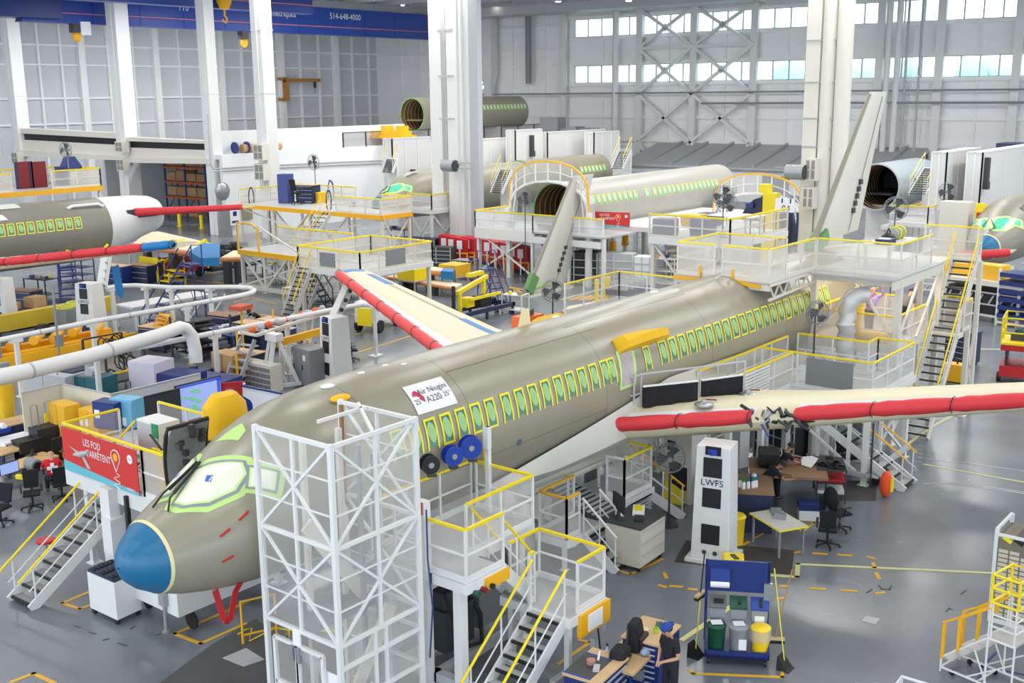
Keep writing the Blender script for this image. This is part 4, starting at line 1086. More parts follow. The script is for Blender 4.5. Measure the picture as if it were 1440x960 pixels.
b.bar((35.8,12.73,ZT_-.21),(40.62,12.73,ZT_-.21),.1,.28);b.bar((36.4,12.8,ZT_-.2),(36.4,15.6,ZT_-.2),.1,.26);b.bar((40.5,12.8,ZT_-.2),(40.5,15.6,ZT_-.2),.1,.26)
b.bar((32.9,15.7,ZT_-.08),(36.4,15.7,ZT_-.08),.08);b.bar((32.9,15.7,ZT_-.55),(36.4,15.7,ZT_-.4),.08)
n=10
for i in range(n):
 a,c=32.9+3.5*i/n,32.9+3.5*(i+1)/n;b.bar((a,15.7,ZT_-(.55 if i%2 else .08)),(c,15.7,ZT_-(.08 if i%2 else .5)),.045)
wobj(b,'truss',CREAM,t)
rail(t,[(32.9,15.7,ZT_),(36.35,15.7,ZT_)],**KW);rail(t,[(36.4,15.65,ZT_),(36.4,12.75,ZT_),(39.4,12.75,ZT_)],**KW)
rail(t,[(32.9,15.75,ZT_),(32.9,17.4,ZT_)],**KW);rail(t,[(32.9,17.7,ZT_),(32.9,19.1,ZT_),(35.8,19.1,ZT_),(35.8,16.5,ZT_)],**KW)
b=MB();b.bar((32.85,18.2,ZT_-.1),(32.85,19.2,ZT_-.1),.08,.12);b.bar((32.85,16.0,ZT_-.15),(32.85,17.0,ZT_-.02),.08,.12);b.bar((32.85,18.2,ZT_),(32.85,18.2,ZT_+.35),.07);b.bar((32.85,17.0,ZT_),(32.85,17.0,ZT_+.35),.07);wobj(b,'amber_bumper',AMBER,t)
deck(t,36.45,40.5,12.8,15.75,ZM,edge=CREAM)
rail(t,[(36.5,15.7,ZM),(36.5,12.8,ZM),(39.6,12.8,ZM)],**KW);rail(t,[(40.5,15.7,ZM),(36.6,15.7,ZM)],**KW);rail(t,[(40.5,13.6,ZM),(40.5,15.7,ZM)],**KW)
for x,y in((36.45,12.75),(36.45,15.7),(40.5,12.75),(40.5,15.7)):leg(t,x,y,ZT_-.1,.2,CREAM)
braces(t,[((36.45,12.75,ZM+.1),(36.45,14.2,ZT_-.2)),((36.45,15.7,ZM+.1),(36.45,14.2,ZT_-.2)),((36.45,12.75,.3),(36.45,15.7,ZM-.2)),((36.45,15.7,.3),(36.45,12.75,ZM-.2)),((36.45,12.75,ZM+.1),(38.4,12.75,ZT_-.2)),((38.4,12.75,ZM+.1),(40.5,12.75,ZT_-.2)),((36.45,12.75,.3),(40.5,12.75,ZM-.3)),((40.5,12.75,.3),(36.45,12.75,ZM-.3))],.08,CREAM)
CTREAD=mat('cream_tread',(206,200,182),.55,var=.06)
stairs(t,(40.3,12.35,ZM),(42.0,12.35,ZT_),.85,11,tread=CTREAD,string=CREAM,nose=DGREY)
stairs(t,(37.7,12.3,0),(40.1,12.3,ZM),.85,14,tread=CTREAD,string=CREAM,nose=DGREY)
b=MB();b.bx(40.6,42.4,12.8,15.7,ZT_-.15,ZT_);b.bx(41.9,42.4,11.9,12.8,ZT_-.15,ZT_);b.bx(40.0,40.6,11.8,12.8,ZM-.15,ZM);wobj(b,'landing',CREAM,t)
rail(t,[(41.9,11.95,ZT_),(42.4,11.95,ZT_),(42.4,14,ZT_)],**KW);rail(t,[(40.65,11.85,ZM),(41.5,11.85,ZM),(41.5,12.8,ZM)],**KW)
for x,y in((42.3,11.9),(42.3,14.0),(41.4,11.9)):leg(t,x,y,ZT_-.1 if x>42 else ZM,.16,CREAM)
braces(t,[((42.3,11.9,.3),(41.4,11.9,ZM)),((41.4,11.9,.2),(42.3,11.9,ZM))],.08,CREAM)
b=MB();b.bx(36.8,39.9,13.0,15.5,ZT_-.25,ZT_-.2);wobj(b,'work_lamp_strip',LAMPW,t)
q=thing('silver_duct','fat silver foil ventilation hose standing beside the airliner tail','duct',(36.0,14.3,2.75))
b=MB();pts=[(0,0,0)]+[(.04*math.sin(k),.03*math.cos(k*1.7),.12*k)for k in range(1,16)]+[(.02,-.03,1.95),(.06,-.08,2.08),(.12,-.15,2.2),(.2,-.24,2.28),(.3,-.35,2.32),(.42,-.48,2.32)]
b.path(pts,[.27+.035*(i%2)+.02*math.sin(i*1.9)for i in range(len(pts))],14);b.obj('foil_hose',FOIL,q,True)
q=thing('yellow_duct','ribbed yellow ventilation hose curling down to the middle deck of the tail platform','duct',(36.85,14.75,ZM))
b=MB();pts=[(0.1,-.5,1.9),(0,-.5,1.4),(0,-.45,.9),(.02,-.4,.5),(.02,-.55,.3),(.02,-1.0,.25),(.03,-1.75,.25)]
dp=[]
for p,c in zip(pts,pts[1:]):dp+=[Vector(p).lerp(Vector(c),k/8)for k in range(8)]
b.path(dp,[.2+.025*(i%2)for i in range(len(dp))],12);b.obj('ribbed_hose',mat('hose_yellow',(238,206,96),.6),q,True)
q=thing('work_table','table with a grey tank and black bag on the top tail platform deck','table',(38.4,13.9,ZT_))
b=MB();b.bx(-1.2,1.4,-.5,.5,.85,.92);b.obj('table_top',WHITE,q)
for x in(-1.1,1.3):
 for y in(-.4,.4):b=MB();b.bx(x-.03,x+.03,y-.03,y+.03,0,.85);b.obj('leg',WHITE,q)
q=thing('grey_tank','grey cylinder with yellow hoops lying on the tail platform table','tank',(39.1,13.9,ZT_+.92))
b=MB();b.lathe([(.1,-.5),(.2,-.45),(.21,.45),(.1,.52)],(0,0,.21),14,'x');b.obj('cylinder',mat('tank_grey_green',(150,158,146),.5),q,True)
b=MB()
for x in(-.2,.2):b.path([(x,.23*math.cos(a),.21+.23*math.sin(a))for a in[2*PI*k/14 for k in range(15)]],.025,5)
b.obj('hoop',TAPE,q,True)
q=thing('black_bag','black shoulder bag on the tail platform table','bag',(38.0,13.8,ZT_+.92))
b=MB();b.ball((0,0,.16),.28,12,8,(1.2,.8,.6));b.obj('bag_body',BLACK,q,True);b=MB();b.path([(-.2,0,.3),(0,0,.48),(.2,0,.3)],.025,6);b.obj('handle',BLACK,q,True)
q=thing('blue_crate','blue crate of papers on the tail platform table','crate',(37.5,13.7,ZT_+.92))
b=MB();b.bx(-.3,.3,-.25,.25,0,.18);b.obj('crate_body',BLUE,q);b=MB();b.bx(-.2,.15,-.15,.2,.18,.2);b.obj('paper',PAPER,q)
t=thing('flank_platform','white mesh sided work platform behind the near wing, against the aft fuselage','platform',(33.5,13.5,0))
Z5=2.75
deck(t,31.9,35.6,11.75,15.5,Z5);deck(t,27.8,31.9,14.3,15.55,Z5)
rail(t,[(31.95,15.4,Z5),(31.95,11.8,Z5),(35.5,11.8,Z5),(35.5,13.0,Z5)]);rail(t,[(34.6,15.4,Z5),(34.7,13.0,Z5),(35.5,13.0,Z5)])
rail(t,[(28.0,14.35,Z5),(31.9,14.35,Z5)],scr=MESHC);rail(t,[(28.0,15.5,Z5),(34.0,15.5,Z5)])
b=MB();b.bx(31.92,31.95,12.4,13.9,Z5+.15,Z5+1.0);wobj(b,'grey_panel',GREY,t)
b=MB()
for k in range(10):b.bx(28.0,30.2,14.28,14.3,Z5+.1+.1*k,Z5+.16+.1*k)
wobj(b,'slatted_panel',WHITE,t)
for x,y in((32.0,11.9),(32.0,15.2),(35.4,11.9),(35.4,15.2),(28.1,14.5),(30.2,14.5)):leg(t,x,y,Z5-.1,.16)
braces(t,[((32,11.9,.2),(35.4,11.9,Z5-.3)),((35.4,11.9,.2),(32,11.9,Z5-.3)),((32,11.9,.2),(32,15.2,Z5-.3))],.07)
b=MB();b.bx(31.9,35.5,11.7,11.85,.3,.42);b.bx(31.8,32.0,11.75,15.3,.3,.42);wobj(b,'base_frame',LGREY,t)
def hank(loc,m,lab,r=.25,n=5,rz=0.0):
 q=thing('hose_coil',lab,'hose',loc,rz);b=MB();random.seed(int(loc[0]*7)%99)
 pts=[]
 for k in range(n*10):a=2*PI*k/10;rr=r*(1+random.uniform(-.08,.08));pts.append((rr*math.cos(a)*.6,-.05+.02*math.sin(k),-r*1.3+rr*1.6*math.sin(a)))
 b.path(pts,.03,6);b.obj('coil',m,q,True);b=MB();b.path([(0,.08,0),(0,-.08,.05),(0,-.08,-.1)],.02,5);b.obj('hook',GALV,q);return q
hank(G(984,497,3.7),mat('orange_hose',(206,92,60),.5),'orange air hose hung in long loops by the aft windows, upper coil',.42,6,.7)
hank(G(1002,506,3.5),mat('orange_hose',(206,92,60),.5),'orange air hose hung in short loops, lower coil beside the corrugated shield',.28,5,.7)
hank(G(999,488,3.8),NAVY,'dark blue hose hung between the two orange coils',.2,4,.7)
hank(G(1009,470,4.0),REELB,'bright blue hose bundle hung over the yellow rail at the aft windows',.24,7,.7)
p=G(965,530,3.1);q=thing('metal_shield','grey ribbed metal shield standing by the fuselage left of the orange hoses','shield',G(970,543,Z5))
q.location.z=Z5
b=MB();b.slab([(-.9,0,0),(.7,0,0),(.7,0,.7),(.2,0,1.15),(-.5,0,1.1),(-.9,0,.8)],(0,.04,0));b.obj('plate',GREY,q)
b=MB()
for k in range(5):b.bx(-.75+.32*k,-.69+.32*k,-.05,0,0,.85)
b.obj('rib',LGREY,q)
t=thing('access_stairs','white rolling stairs with yellow rails descending under the near wing','stairs',(32.6,12.0,0))
stairs(t,(32.6,10.7,0),(32.6,13.4,1.75),.9,8,hm=AMBER,hh=1.0)
deck(t,32.1,33.6,13.4,14.6,1.75);
for x in(32.15,33.5):
 for y in(13.5,14.5):leg(t,x,y,1.7,.1)
for x in(32.2,33.0):caster(t,x,11.6,.14)
b=MB();b.bar((32.1,11.5,.3),(32.1,14.5,.3),.08);b.bar((33.1,11.5,.3),(33.1,14.5,.3),.08);b.bar((32.1,11.2,.3),(33.1,11.2,.3),.1);wobj(b,'base_frame',WHITE,t)
b=MB();b.bx(32.0,32.12,11.9,12.0,0,2.4);b.bx(32.0,32.1,12.4,12.5,.2,2.4);b.bx(33.0,33.1,11.8,11.9,.2,2.3);wobj(b,'mast',WHITE,t)
b=MB();b.tube((32.0,11.7,.05),(32.0,11.7,2.0),.035,8);wobj(b,'screw_jack',DGREY,t)
q=thing('safety_bag','orange hi-vis bag hanging on the foot of the stairs under the wing','bag',G(1246,678,.45))
q.location.z=.1
b=MB();b.ball((0,0,.3),.3,12,8,(.8,.6,1.35));b.obj('bag_body',HIVIS,q,True);b=MB();b.bx(-.1,.1,-.2,-.16,.1,.5);b.obj('yellow_stripe',YEL,q)
t=thing('wing_root_platform','white stepped platform with dark slatted decking below the wing root','platform',(24.3,15.4,0))
Z7=1.15
deck(t,21.3,22.9,15.35,16.3,.85,m=LGREY);deck(t,23.9,25.3,15.3,16.9,Z7,m=LGREY)
for k in range(11):b=MB();z=.9+.05*k;y=15.5+.15*k;b.bx(22.9,23.85,y,y+.09,z,z+.03);wobj(b,'slat',LGREY,t)
b=MB();b.hexa([(22.9,15.4,.75),(23.85,15.4,.75),(23.85,17.2,1.3),(22.9,17.2,1.3),(22.9,15.4,.88),(23.85,15.4,.88),(23.85,17.2,1.42),(22.9,17.2,1.42)]);wobj(b,'dark_ramp',DGREY,t)
stairs(t,(22.4,14.35,0),(22.35,15.35,.85),.8,5,hm=WHITE,string=WHITE)
rail(t,[(22.85,16.25,.85),(21.35,16.25,.85),(21.35,15.4,.85)],top=AMBER);rail(t,[(21.35,15.4,.85),(21.9,15.4,.85)],top=AMBER)
rail(t,[(23.9,15.35,Z7),(25.25,15.35,Z7),(25.25,16.8,Z7)],h=1.15);rail(t,[(23.9,15.35,Z7),(23.9,15.9,Z7)],h=1.15,top=WHITE)
for k in range(9):b=MB();b.bx(23.95,25.2,15.27,15.29,.15+.1*k,.2+.1*k);wobj(b,'louvre',LGREY,t)
for x,y in((21.4,15.5),(22.8,16.2),(24.0,15.4),(25.2,15.4),(24.0,16.8),(25.2,16.8)):leg(t,x,y,.8 if x<23 else 1.1,.1)
stairs(t,(26.5,15.2,0),(25.35,15.9,Z7),.7,5,hm=AMBER)
q=thing('clutter_tray','cream bench tray with papers and a blue tablet beside the wing root','tray',G(800,655,1.9))
q.location.z=0
b=MB();b.bx(-.7,.9,-.5,.5,1.85,1.92);b.bx(-.65,-.6,-.45,-.4,0,1.85);b.bx(.8,.85,-.45,-.4,0,1.85);b.bx(-.65,-.6,.4,.45,0,1.85);b.bx(.8,.85,.4,.45,0,1.85);b.obj('tray_stand',CREAM,q)
b=MB();b.box((-.3,0,1.95),(.35,.25,.03),.4);b.obj('tablet',BLUE,q);b=MB();b.box((.3,.1,1.96),(.4,.3,.05),.2);b.obj('card_box',CARD,q)
for px,py,z0,lab in((800,700,0,'grey locker below the fuselage beside the slatted steps'),):
 q=thing('locker',lab,'locker',G(px,py));b=MB();b.bx(0,.6,-.6,.6,0,1.7);b.obj('body',GREY,q);b=MB();b.bx(-.02,0,-.55,.2,.3,1.4);b.obj('white_sheet',PAPER,q)
q=thing('pneumatic_jack','grey column jack standing under the fuselage by the locker','jack',G(777,705));b=MB();b.tube((0,0,0),(0,0,1.2),.2,12);b.tube((0,0,1.2),(0,0,1.5),.1,10);b.tube((0,0,1.5),(0,0,1.55),.22,10);b.obj('cylinder',GREY,q,True)
b=MB();b.bx(-.35,.35,-.35,.35,0,.05);b.obj('foot',DGREY,q)
q=thing('vacuum_unit','beige extraction unit with a black hose and green nozzle below the fuselage','machine',G(772,728));b=MB();b.bx(-.35,.35,-.35,.35,.1,.75);b.obj('body',CREAM,q)
b=MB();b.path([(-.1,.1,.7),(-.3,.5,.9),(-.2,.6,1.6),(-.1,.5,2.3),(.1,.3,2.6)],.06,8);b.obj('hose',BLACK,q,True);b=MB();b.tube((.1,.3,2.6),(.35,-.1,2.4),.1,10);b.obj('nozzle',PRIMER,q,True)
def lw_tower(loc,rz,lab,txt,h=3.1,w=1.0,d=.9):
 q=thing('test_tower',lab,'tower',loc,rz)
 b=MB();a,c=w/2,w*.43
 b.hexa([(-d/2,-a,.1),(d/2,-a,.1),(d/2,a,.1),(-d/2,a,.1),(-d*.42,-c,h),(d*.42,-c,h),(d*.42,c,h),(-d*.42,c,h)]);b.obj('tower_body',WHITE,q,bevel=.02)
 b=MB();b.bx(-d/2-.12,d/2+.12,-a-.12,a+.12,0,.1);b.obj('base',WHITE,q)
 def fx(z):return-d/2+(d*.08)*(z-.1)/(h-.1)-.012
 for z,hh in((.52*h/3.1,.62),(1.5*h/3.1,.6),(2.3*h/3.1,.6)):
  b=MB();b.hexa([(fx(z),-.24,z),(fx(z)+.02,-.24,z),(fx(z)+.02,.24,z),(fx(z),.24,z),(fx(z+hh*.85),-.24,z+hh*.85),(fx(z+hh*.85)+.02,-.24,z+hh*.85),(fx(z+hh*.85)+.02,.24,z+hh*.85),(fx(z+hh*.85),.24,z+hh*.85)]);b.obj('vent_panel',BLACK,q)
 z=2.9*h/3.1;b=MB();b.bx(fx(z)-.005,fx(z)+.05,-.2,.2,z-.02,z+.2);b.obj('beacon_recess',BLACK,q);b=MB();b.tube((fx(z)-.03,0,z+.02),(fx(z)-.03,0,z+.14),.12,12);b.obj('blue_beacon',REELB,q)
 if txt:text('lettering',txt,.24,BLACK,q,(fx(2.16*h/3.1)-.008,0,2.155*h/3.1),(PI/2-.026,0,-PI/2))
 b=MB()
 for y in(-.14,.14):b.tube((-d/2-.02,y,.3),(-d/2-.03,y,.3),.06,12)
 b.obj('port',DGREY,q)
 return q
lw_tower(G(1004,783),R_(13),'tall white test tower lettered LWFS on a dark mat under the near wing','LWFS')
def drawer_face(q,x,y0,y1,z0,z1,n,m,hm=LGREY,sgn=-1):
 for k in range(n):
  a,c=z0+(z1-z0)*k/n+.012,z0+(z1-z0)*(k+1)/n-.012
  b=MB();b.bx(min(x,x+sgn*.02),max(x,x+sgn*.02),y0+.01,y1-.01,a,c);d=b.obj('drawer',m,q)
  b=MB();b.bx(min(x+sgn*.02,x+sgn*.045),max(x+sgn*.02,x+sgn*.045),y0+.05,y1-.05,c-.045,c-.015);b.obj('handle',hm,d)
def bench(loc,rz,lab,w=1.5,d=.75,h=.95,m=None,top=None,n=5,nm='tool_cabinet',cat='cabinet',group=None,wheels=True,cols=1):
 m=m or NAVY;q=thing(nm,lab,cat,loc,rz,group);z0=.14 if wheels else 0
 b=MB();b.bx(-d/2,d/2,-w/2,w/2,z0,h-.04);b.obj('body',m,q)
 b=MB();b.bx(-d/2-.03,d/2+.03,-w/2-.03,w/2+.03,h-.04,h);b.obj('worktop',top or WOOD,q)
 for c in range(cols):drawer_face(q,-d/2,-w/2+w*c/cols+.03,-w/2+w*(c+1)/cols-.03,z0+.04,h-.08,n,m)
 if wheels:
  for x in(-d/2+.1,d/2-.1):
   for y in(-w/2+.1,w/2-.1):b=MB();b.tube((x,y-.025,.07),(x,y+.025,.07),.07,10);b.bx(x-.03,x+.03,y-.03,y+.03,.07,.15);b.obj('caster',BLACK,q)
 return q
def table(loc,rz,lab,w=1.6,d=.75,h=.75,top=None,lm=None,th=.04,cat='table',nm='work_table',lw=.05,edge=None):
 q=thing(nm,lab,cat,loc,rz);b=MB();b.bx(-d/2,d/2,-w/2,w/2,h-th,h);b.obj('table_top',top or WOOD,q)
 if edge:b=MB();e=.02;b.bx(-d/2-e,d/2+e,-w/2-e,-w/2,h-th,h);b.bx(-d/2-e,d/2+e,w/2,w/2+e,h-th,h);b.bx(-d/2-e,-d/2,-w/2,w/2,h-th,h);b.bx(d/2,d/2+e,-w/2,w/2,h-th,h);b.obj('edge_band',edge,q)
 for x in(-d/2+.06,d/2-.06):
  for y in(-w/2+.08,w/2-.08):b=MB();b.bx(x-lw/2,x+lw/2,y-lw/2,y+lw/2,0,h-th);b.obj('leg',lm or DGREY,q)
 return q
def chair(loc,rz,lab,group=None):
 q=thing('office_chair',lab,'chair',loc,rz,group)
 b=MB();b.bx(-.24,.24,-.24,.24,.46,.54);b.obj('seat',FABRICK,q,bevel=.03)
 b=MB();b.hexa([(.22,-.2,.6),(.27,-.2,.6),(.27,.2,.6),(.22,.2,.6),(.32,-.23,1.12),(.37,-.23,1.12),(.37,.23,1.12),(.32,.23,1.12)]);b.obj('backrest',FABRICK,q,bevel=.02)
 b=MB();b.bar((.2,0,.48),(.28,0,.66),.08,.03);b.obj('back_bracket',BLACK,q)
 for s in(-1,1):b=MB();b.bar((.05,s*.28,.52),(.05,s*.28,.72),.04);b.bx(-.12,.16,s*.28-.035,s*.28+.035,.72,.75);b.obj('armrest',BLACK,q)
 b=MB();b.tube((0,0,.1),(0,0,.46),.035,8);b.obj('gas_lift',BLACK,q)
 b=MB()
 for k in range(5):a=2*PI*k/5+.3;b.bar((0,0,.12),(.32*math.cos(a),.32*math.sin(a),.08),.045,.04)
 b.obj('star_base',BLACK,q)
 for k in range(5):a=2*PI*k/5+.3;b=MB();b.ball((.32*math.cos(a),.32*math.sin(a),.035),.035,8,6);b.obj('caster',BLACK,q,True)
 return q
def pbin(loc,lab,m,r=.25,h=.75,lid=None,cat='bin',tag_=False):
 q=thing('round_bin',lab,cat,loc);b=MB();b.lathe([(r*.82,0),(r*.96,h*.9),(r,h*.92),(r,h*.95)],n=18);b.obj('barrel',m,q,True)
 b=MB();b.lathe([(r*1.04,h*.94),(r*1.05,h*.98),(r*.9,h*1.03),(.04,h*1.05)],n=18);o=b.obj('lid',lid or m,q,True)
 return q
def fan(loc,rz,lab,h=1.9,r=.36,m=DGREY,pole=True):
 """pedestal fan blowing towards -X"""
 q=thing('pedestal_fan',lab,'fan',loc,rz)
 if pole:
  b=MB();b.tube((.12,0,.0),(.12,0,h-.1),.03,8);b.obj('pole',m,q);b=MB();b.lathe([(.28,0),(.28,.03),(.05,.07)],(.12,0,0),14);b.obj('foot',m,q,True)
 b=MB();b.tube((.02,0,h),(.28,0,h),.1,10);b.obj('motor',m,q,True)
 b=MB()
 for k in range(3):
  a=2*PI*k/3;pts=[]
  for rr,da,x in((.08,-.5,-.04),(r*.85,-.62,-.09),(r*.93,0.0,-.02),(r*.8,.35,.03),(.08,.5,.02)):pts.append((x,rr*math.cos(a+da),h+rr*math.sin(a+da)))
  b.slab(pts,(.012,0,0))
 b.obj('blades',DGREY,q)
 b=MB()
 for x,R0 in((-.1,r*.92),(-.02,r),(.08,r),(.15,r*.8)):b.path([(x,R0*math.cos(a),h+R0*math.sin(a))for a in[2*PI*k/20 for k in range(20)]],.011,5,closed=True)
 for k in range(20):
  a=2*PI*k/20;b.path([(-.14,.07*math.cos(a),h+.07*math.sin(a)),(-.12,r*.9*math.cos(a),h+r*.9*math.sin(a)),(-.02,r*math.cos(a),h+r*math.sin(a)),(.1,r*math.cos(a),h+r*math.sin(a)),(.17,r*.5*math.cos(a),h+r*.5*math.sin(a))],.005,4)
 b.tube((-.15,0,h),(-.13,0,h),.07,12);b.obj('guard',GREY if m is DGREY else m,q,True)
 return q
def blue_ladder(loc,rz,lab,h=2.2,n=8,w=.7,m=BLUE):
 q=thing('rolling_ladder',lab,'ladder',loc,rz);L=h*.75
 for s in(-1,1):
  y=s*w/2;b=MB();b.path([(-L,y,.1),(0,y,h),(.55,y,h),(.55,y,h+1.0),(0,y,h+1.0),(-L,y,1.0),(-L,y,.1)],.035,6);b.tube((.55,y,h),(.6,y,.1),.035,6);b.tube((.05,y,h),(.6,y,.9),.018,6);b.tube((-L,y,.12),(.6,y,.12),.022,6);b.tube((-.4*L,y,h*.6),(.2,y,.12),.018,6);b.obj('side_frame',m,q,True)
 for k in range(n):u=(k+.7)/n;b=MB();b.box((-L+L*u,0,.1+(h-.1)*u),(.26,w,.05));b.obj('step',m,q)
 b=MB();b.bx(0,.58,-w/2,w/2,h-.03,h);b.obj('top_platform',m,q)
 for x in(-L,.58):
  for y in(-w/2,w/2):b=MB();b.tube((x,y-.02,.07),(x,y+.02,.07),.07,10);b.obj('wheel',BLACK,q)
 return q
fan(Vector((33.4,24.75,3.0)),R_(35),'tall dark pedestal fan in front of the standing tail fin, behind the fuselage',1.52,.42)
q=thing('fan_plinth','white plinth carrying the tall dark fan behind the fuselage','plinth',(33.5,24.75,0));b=MB();b.bx(-.4,.4,-.4,.4,0,2.95);b.obj('column',WHITE,q);b=MB();b.bx(-.5,.5,-.5,.5,2.95,3.0);b.obj('top_plate',LGREY,q)
q=thing('bin_cart','royal blue wheeled cart with a pegboard back, loaded with six bins','cart',G(1026,930),0)
a_,c_=G(990,934),G(1078,940);ang=math.atan2((c_-a_).y,(c_-a_).x);CW=(c_-a_).length+.05
q.location=a_;q.rotation_euler=(0,0,ang)
b=MB();b.bx(0,CW,0,.8,.18,.24);b.bx(0,CW,0,.04,.18,.34);b.bx(0,.04,0,.8,.18,.3);b.bx(CW-.04,CW,0,.8,.18,.3);b.obj('tray',BLUE,q)
for x in(.02,CW-.02):b=MB();b.bx(x-.03,x+.03,.74,.8,.2,2.05);b.bar((x,.05,.3),(x,.76,.9),.04);b.obj('upright',BLUE,q)
b=MB();b.bx(0,CW,.74,.78,1.35,2.05);bd=b.obj('pegboard',BLUE,q)
b=MB();b.bx(.1,.5,.62,.74,1.5,1.9);b.obj('paper_towel_holder',mat('holder_blue',(40,64,140),.5),q);b=MB();b.tube((.1,.68,1.55),(.5,.68,1.55),.09,12);b.obj('paper_roll',PAPER,q,True)
b=MB();b.bx(CW-.12,CW+.06,.66,.74,1.2,1.6);b.obj('steel_box',STEEL,q)
for x in(.08,CW-.08):
 for y in(.1,.7):b=MB();b.tube((x-.03,y,.08),(x+.03,y,.08),.08,12);b.bx(x-.03,x+.03,y-.03,y+.03,.08,.18);b.obj('caster',BLACK,q)
MW=Matrix.Translation(q.location)@Matrix.Rotation(ang,4,'Z')
def on_cart(x,y,z=.245):return MW@Vector((x,y,z))
for i,(m,lm,lab)in enumerate(((DGREEN,PAPER,'dark green round bin with a paper label on its lid, front row of the cart'),(mat('bin_grey',(142,146,150),.5),PAPER,'grey round bin with a printed label, front row of the cart'),(mat('bin_yellow',(244,208,30),.45),YEL,'yellow round bin with a clear bag over its rim on the cart'))):
 o=pbin(on_cart(.24+.46*i,.24),lab,m,.205,.58,m);o.rotation_euler=(0,0,ang)
 if i<2:b=MB();b.box((0,0,.625),(.24,.2,.012),.2);b.obj('paper_label',PAPER,o)
 if i==1:b=MB();b.bx(.0,.16,-.205,-.195,.12,.36);b.obj('front_label',PAPER,o)
 if i==2:b=MB();b.lathe([(.212,.3),(.22,.42),(.216,.55)],n=18);b.obj('clear_bag',PLASTIC,o,True)
for i,(lm,lab)in enumerate(((mat('lid_grey',(98,100,104),.5),'tall grey recycling bin with a dark grey lid, back row of the cart'),(DGREEN,'tall grey recycling bin with a green lid, back row of the cart'),(mat('lid_blue',(36,68,150),.5),'tall grey recycling bin with a blue slotted lid, back row of the cart'))):
 o=thing('recycling_bin',lab,'bin',on_cart(.26+.44*i,.60),ang)
 b=MB();b.hexa([(-.13,-.1,0),(.13,-.1,0),(.13,.1,0),(-.13,.1,0),(-.17,-.13,.85),(.17,-.13,.85),(.17,.13,.85),(-.17,.13,.85)]);b.obj('bin_body',mat('bin_grey',(142,146,150),.5),o)
 b=MB();b.hexa([(-.185,-.15,.83),(.185,-.15,.83),(.185,.14,.83),(-.185,.14,.83),(-.185,-.15,.87),(.185,-.15,.87),(.185,.14,1.02),(-.185,.14,1.02)]);l=b.obj('bin_lid',lm,o)
 b=MB();b.box((.02,-.03,.955),(.2 if i==0 else .06,.2 if i==2 else .1,.03),0,.46);b.obj('slot',BLACK,l)
 if i==2:b=MB();b.bx(-.1,.1,-.125,-.115,.5,.7);b.obj('paper_label',PAPER,o)
def broom(loc,top,m,lab,head='broom'):
 loc,top=Vector(loc),Vector(top);o=thing('broom' if head=='broom' else 'dustpan',lab,'broom' if head=='broom' else 'dustpan',loc);d=top-loc
 b=MB();b.tube((0,0,.1),d,.014,6);b.obj('handle',m,o)
 b=MB()
 if head=='broom':b.bx(-.2,.2,-.04,.04,.06,.12);b.obj('head',WOOD,o);b=MB();b.bx(-.2,.2,-.045,.045,0,.07);b.obj('bristle',FABRICK,o)
 else:b.hexa([(-.16,-.16,0),(.16,-.16,0),(.16,.12,0),(-.16,.12,0),(-.14,-.1,.05),(.14,-.1,.05),(.13,.12,.3),(-.13,.12,.3)]);b.obj('pan',BLACK,o)
 return o
broom(on_cart(CW+.12,.3,.45),on_cart(CW+.02,.72,2.0),mat('wood_handle',(176,120,70),.6),'broom with a brown handle and pale head leaning on the cart').rotation_euler=(0,0,ang)
broom(on_cart(CW+.32,.05,0),on_cart(CW+.08,.7,1.95),mat('lime_handle',(214,214,40),.5),'black dustpan with a lime handle standing right of the bin cart','pan')
broom(on_cart(-.18,.35,0),on_cart(-.1,.7,1.2),mat('lime_handle',(214,214,40),.5),'small black dustpan on a lime handle at the left side of the cart','pan')
broom(on_cart(-.1,.76,1.15),on_cart(-.04,.8,2.15),BLACK,'short brush with a black handle hung left of the pegboard')
q=thing('yellow_trestle','bright yellow plastic box on the floor behind the blue cart','box',G(1031,806));b=MB();b.hexa([(-.35,-.3,0),(.35,-.3,0),(.35,.3,0),(-.35,.3,0),(-.25,-.25,.45),(.28,-.25,.45),(.28,.25,.45),(-.25,.25,.45)]);b.obj('shell',YEL,q,bevel=.03);b=MB();b.box((-.02,-.02,.46),(.3,.12,.02),.4);b.obj('mark',DGREY,q)
q.rotation_euler=(0,0,.5)
B0=G(905,985)
def topz(px,py,z):return G(px,py,z)
p=topz(838,935,1.0);bench((p.x,p.y,0),PI/2+.1,'blue drawer cabinet with a wood top and dark mat, nearest the bottom edge',1.15,.75,1.0,BLUE,WOOD,5)
q=thing('worktop_mat','dark grey mat edged in blue on the nearest wood topped cabinet','mat',(p.x-.05,p.y+.12,1.001),.1);b=MB();b.bx(-.48,.35,-.3,.28,0,.008);b.obj('mat_sheet',DGREY,q);b=MB();b.bx(-.52,-.48,-.3,.28,0,.01);b.bx(.35,.39,-.3,.28,0,.01);b.obj('blue_edge',REELB,q)
q=thing('tape_roll','roll of brown tape on the dark worktop mat','tape',(p.x-.02,p.y+.1,1.012));b=MB();b.lathe([(.03,0),(.09,0),(.09,.08),(.03,.08)],n=16);b.obj('roll',mat('tape_pink',(176,124,110),.5),q,True)
q=thing('hand_tool','white hand tool lying across the dark worktop mat','tool',(p.x+.15,p.y+.05,1.012),.5);b=MB();b.bx(0,.35,-.02,.02,0,.03);b.obj('shaft',PAPER,q);b=MB();b.bx(-.45,-.2,-.06,.06,0,.04);b.obj('grip',LGREY,q)
p2=topz(888,917,.85);t_=table((p2.x,p2.y,0),.12,'low wood topped bench carrying a black backpack',.8,1.5,.85,WOOD,BLUE,.06,'workbench','workbench')
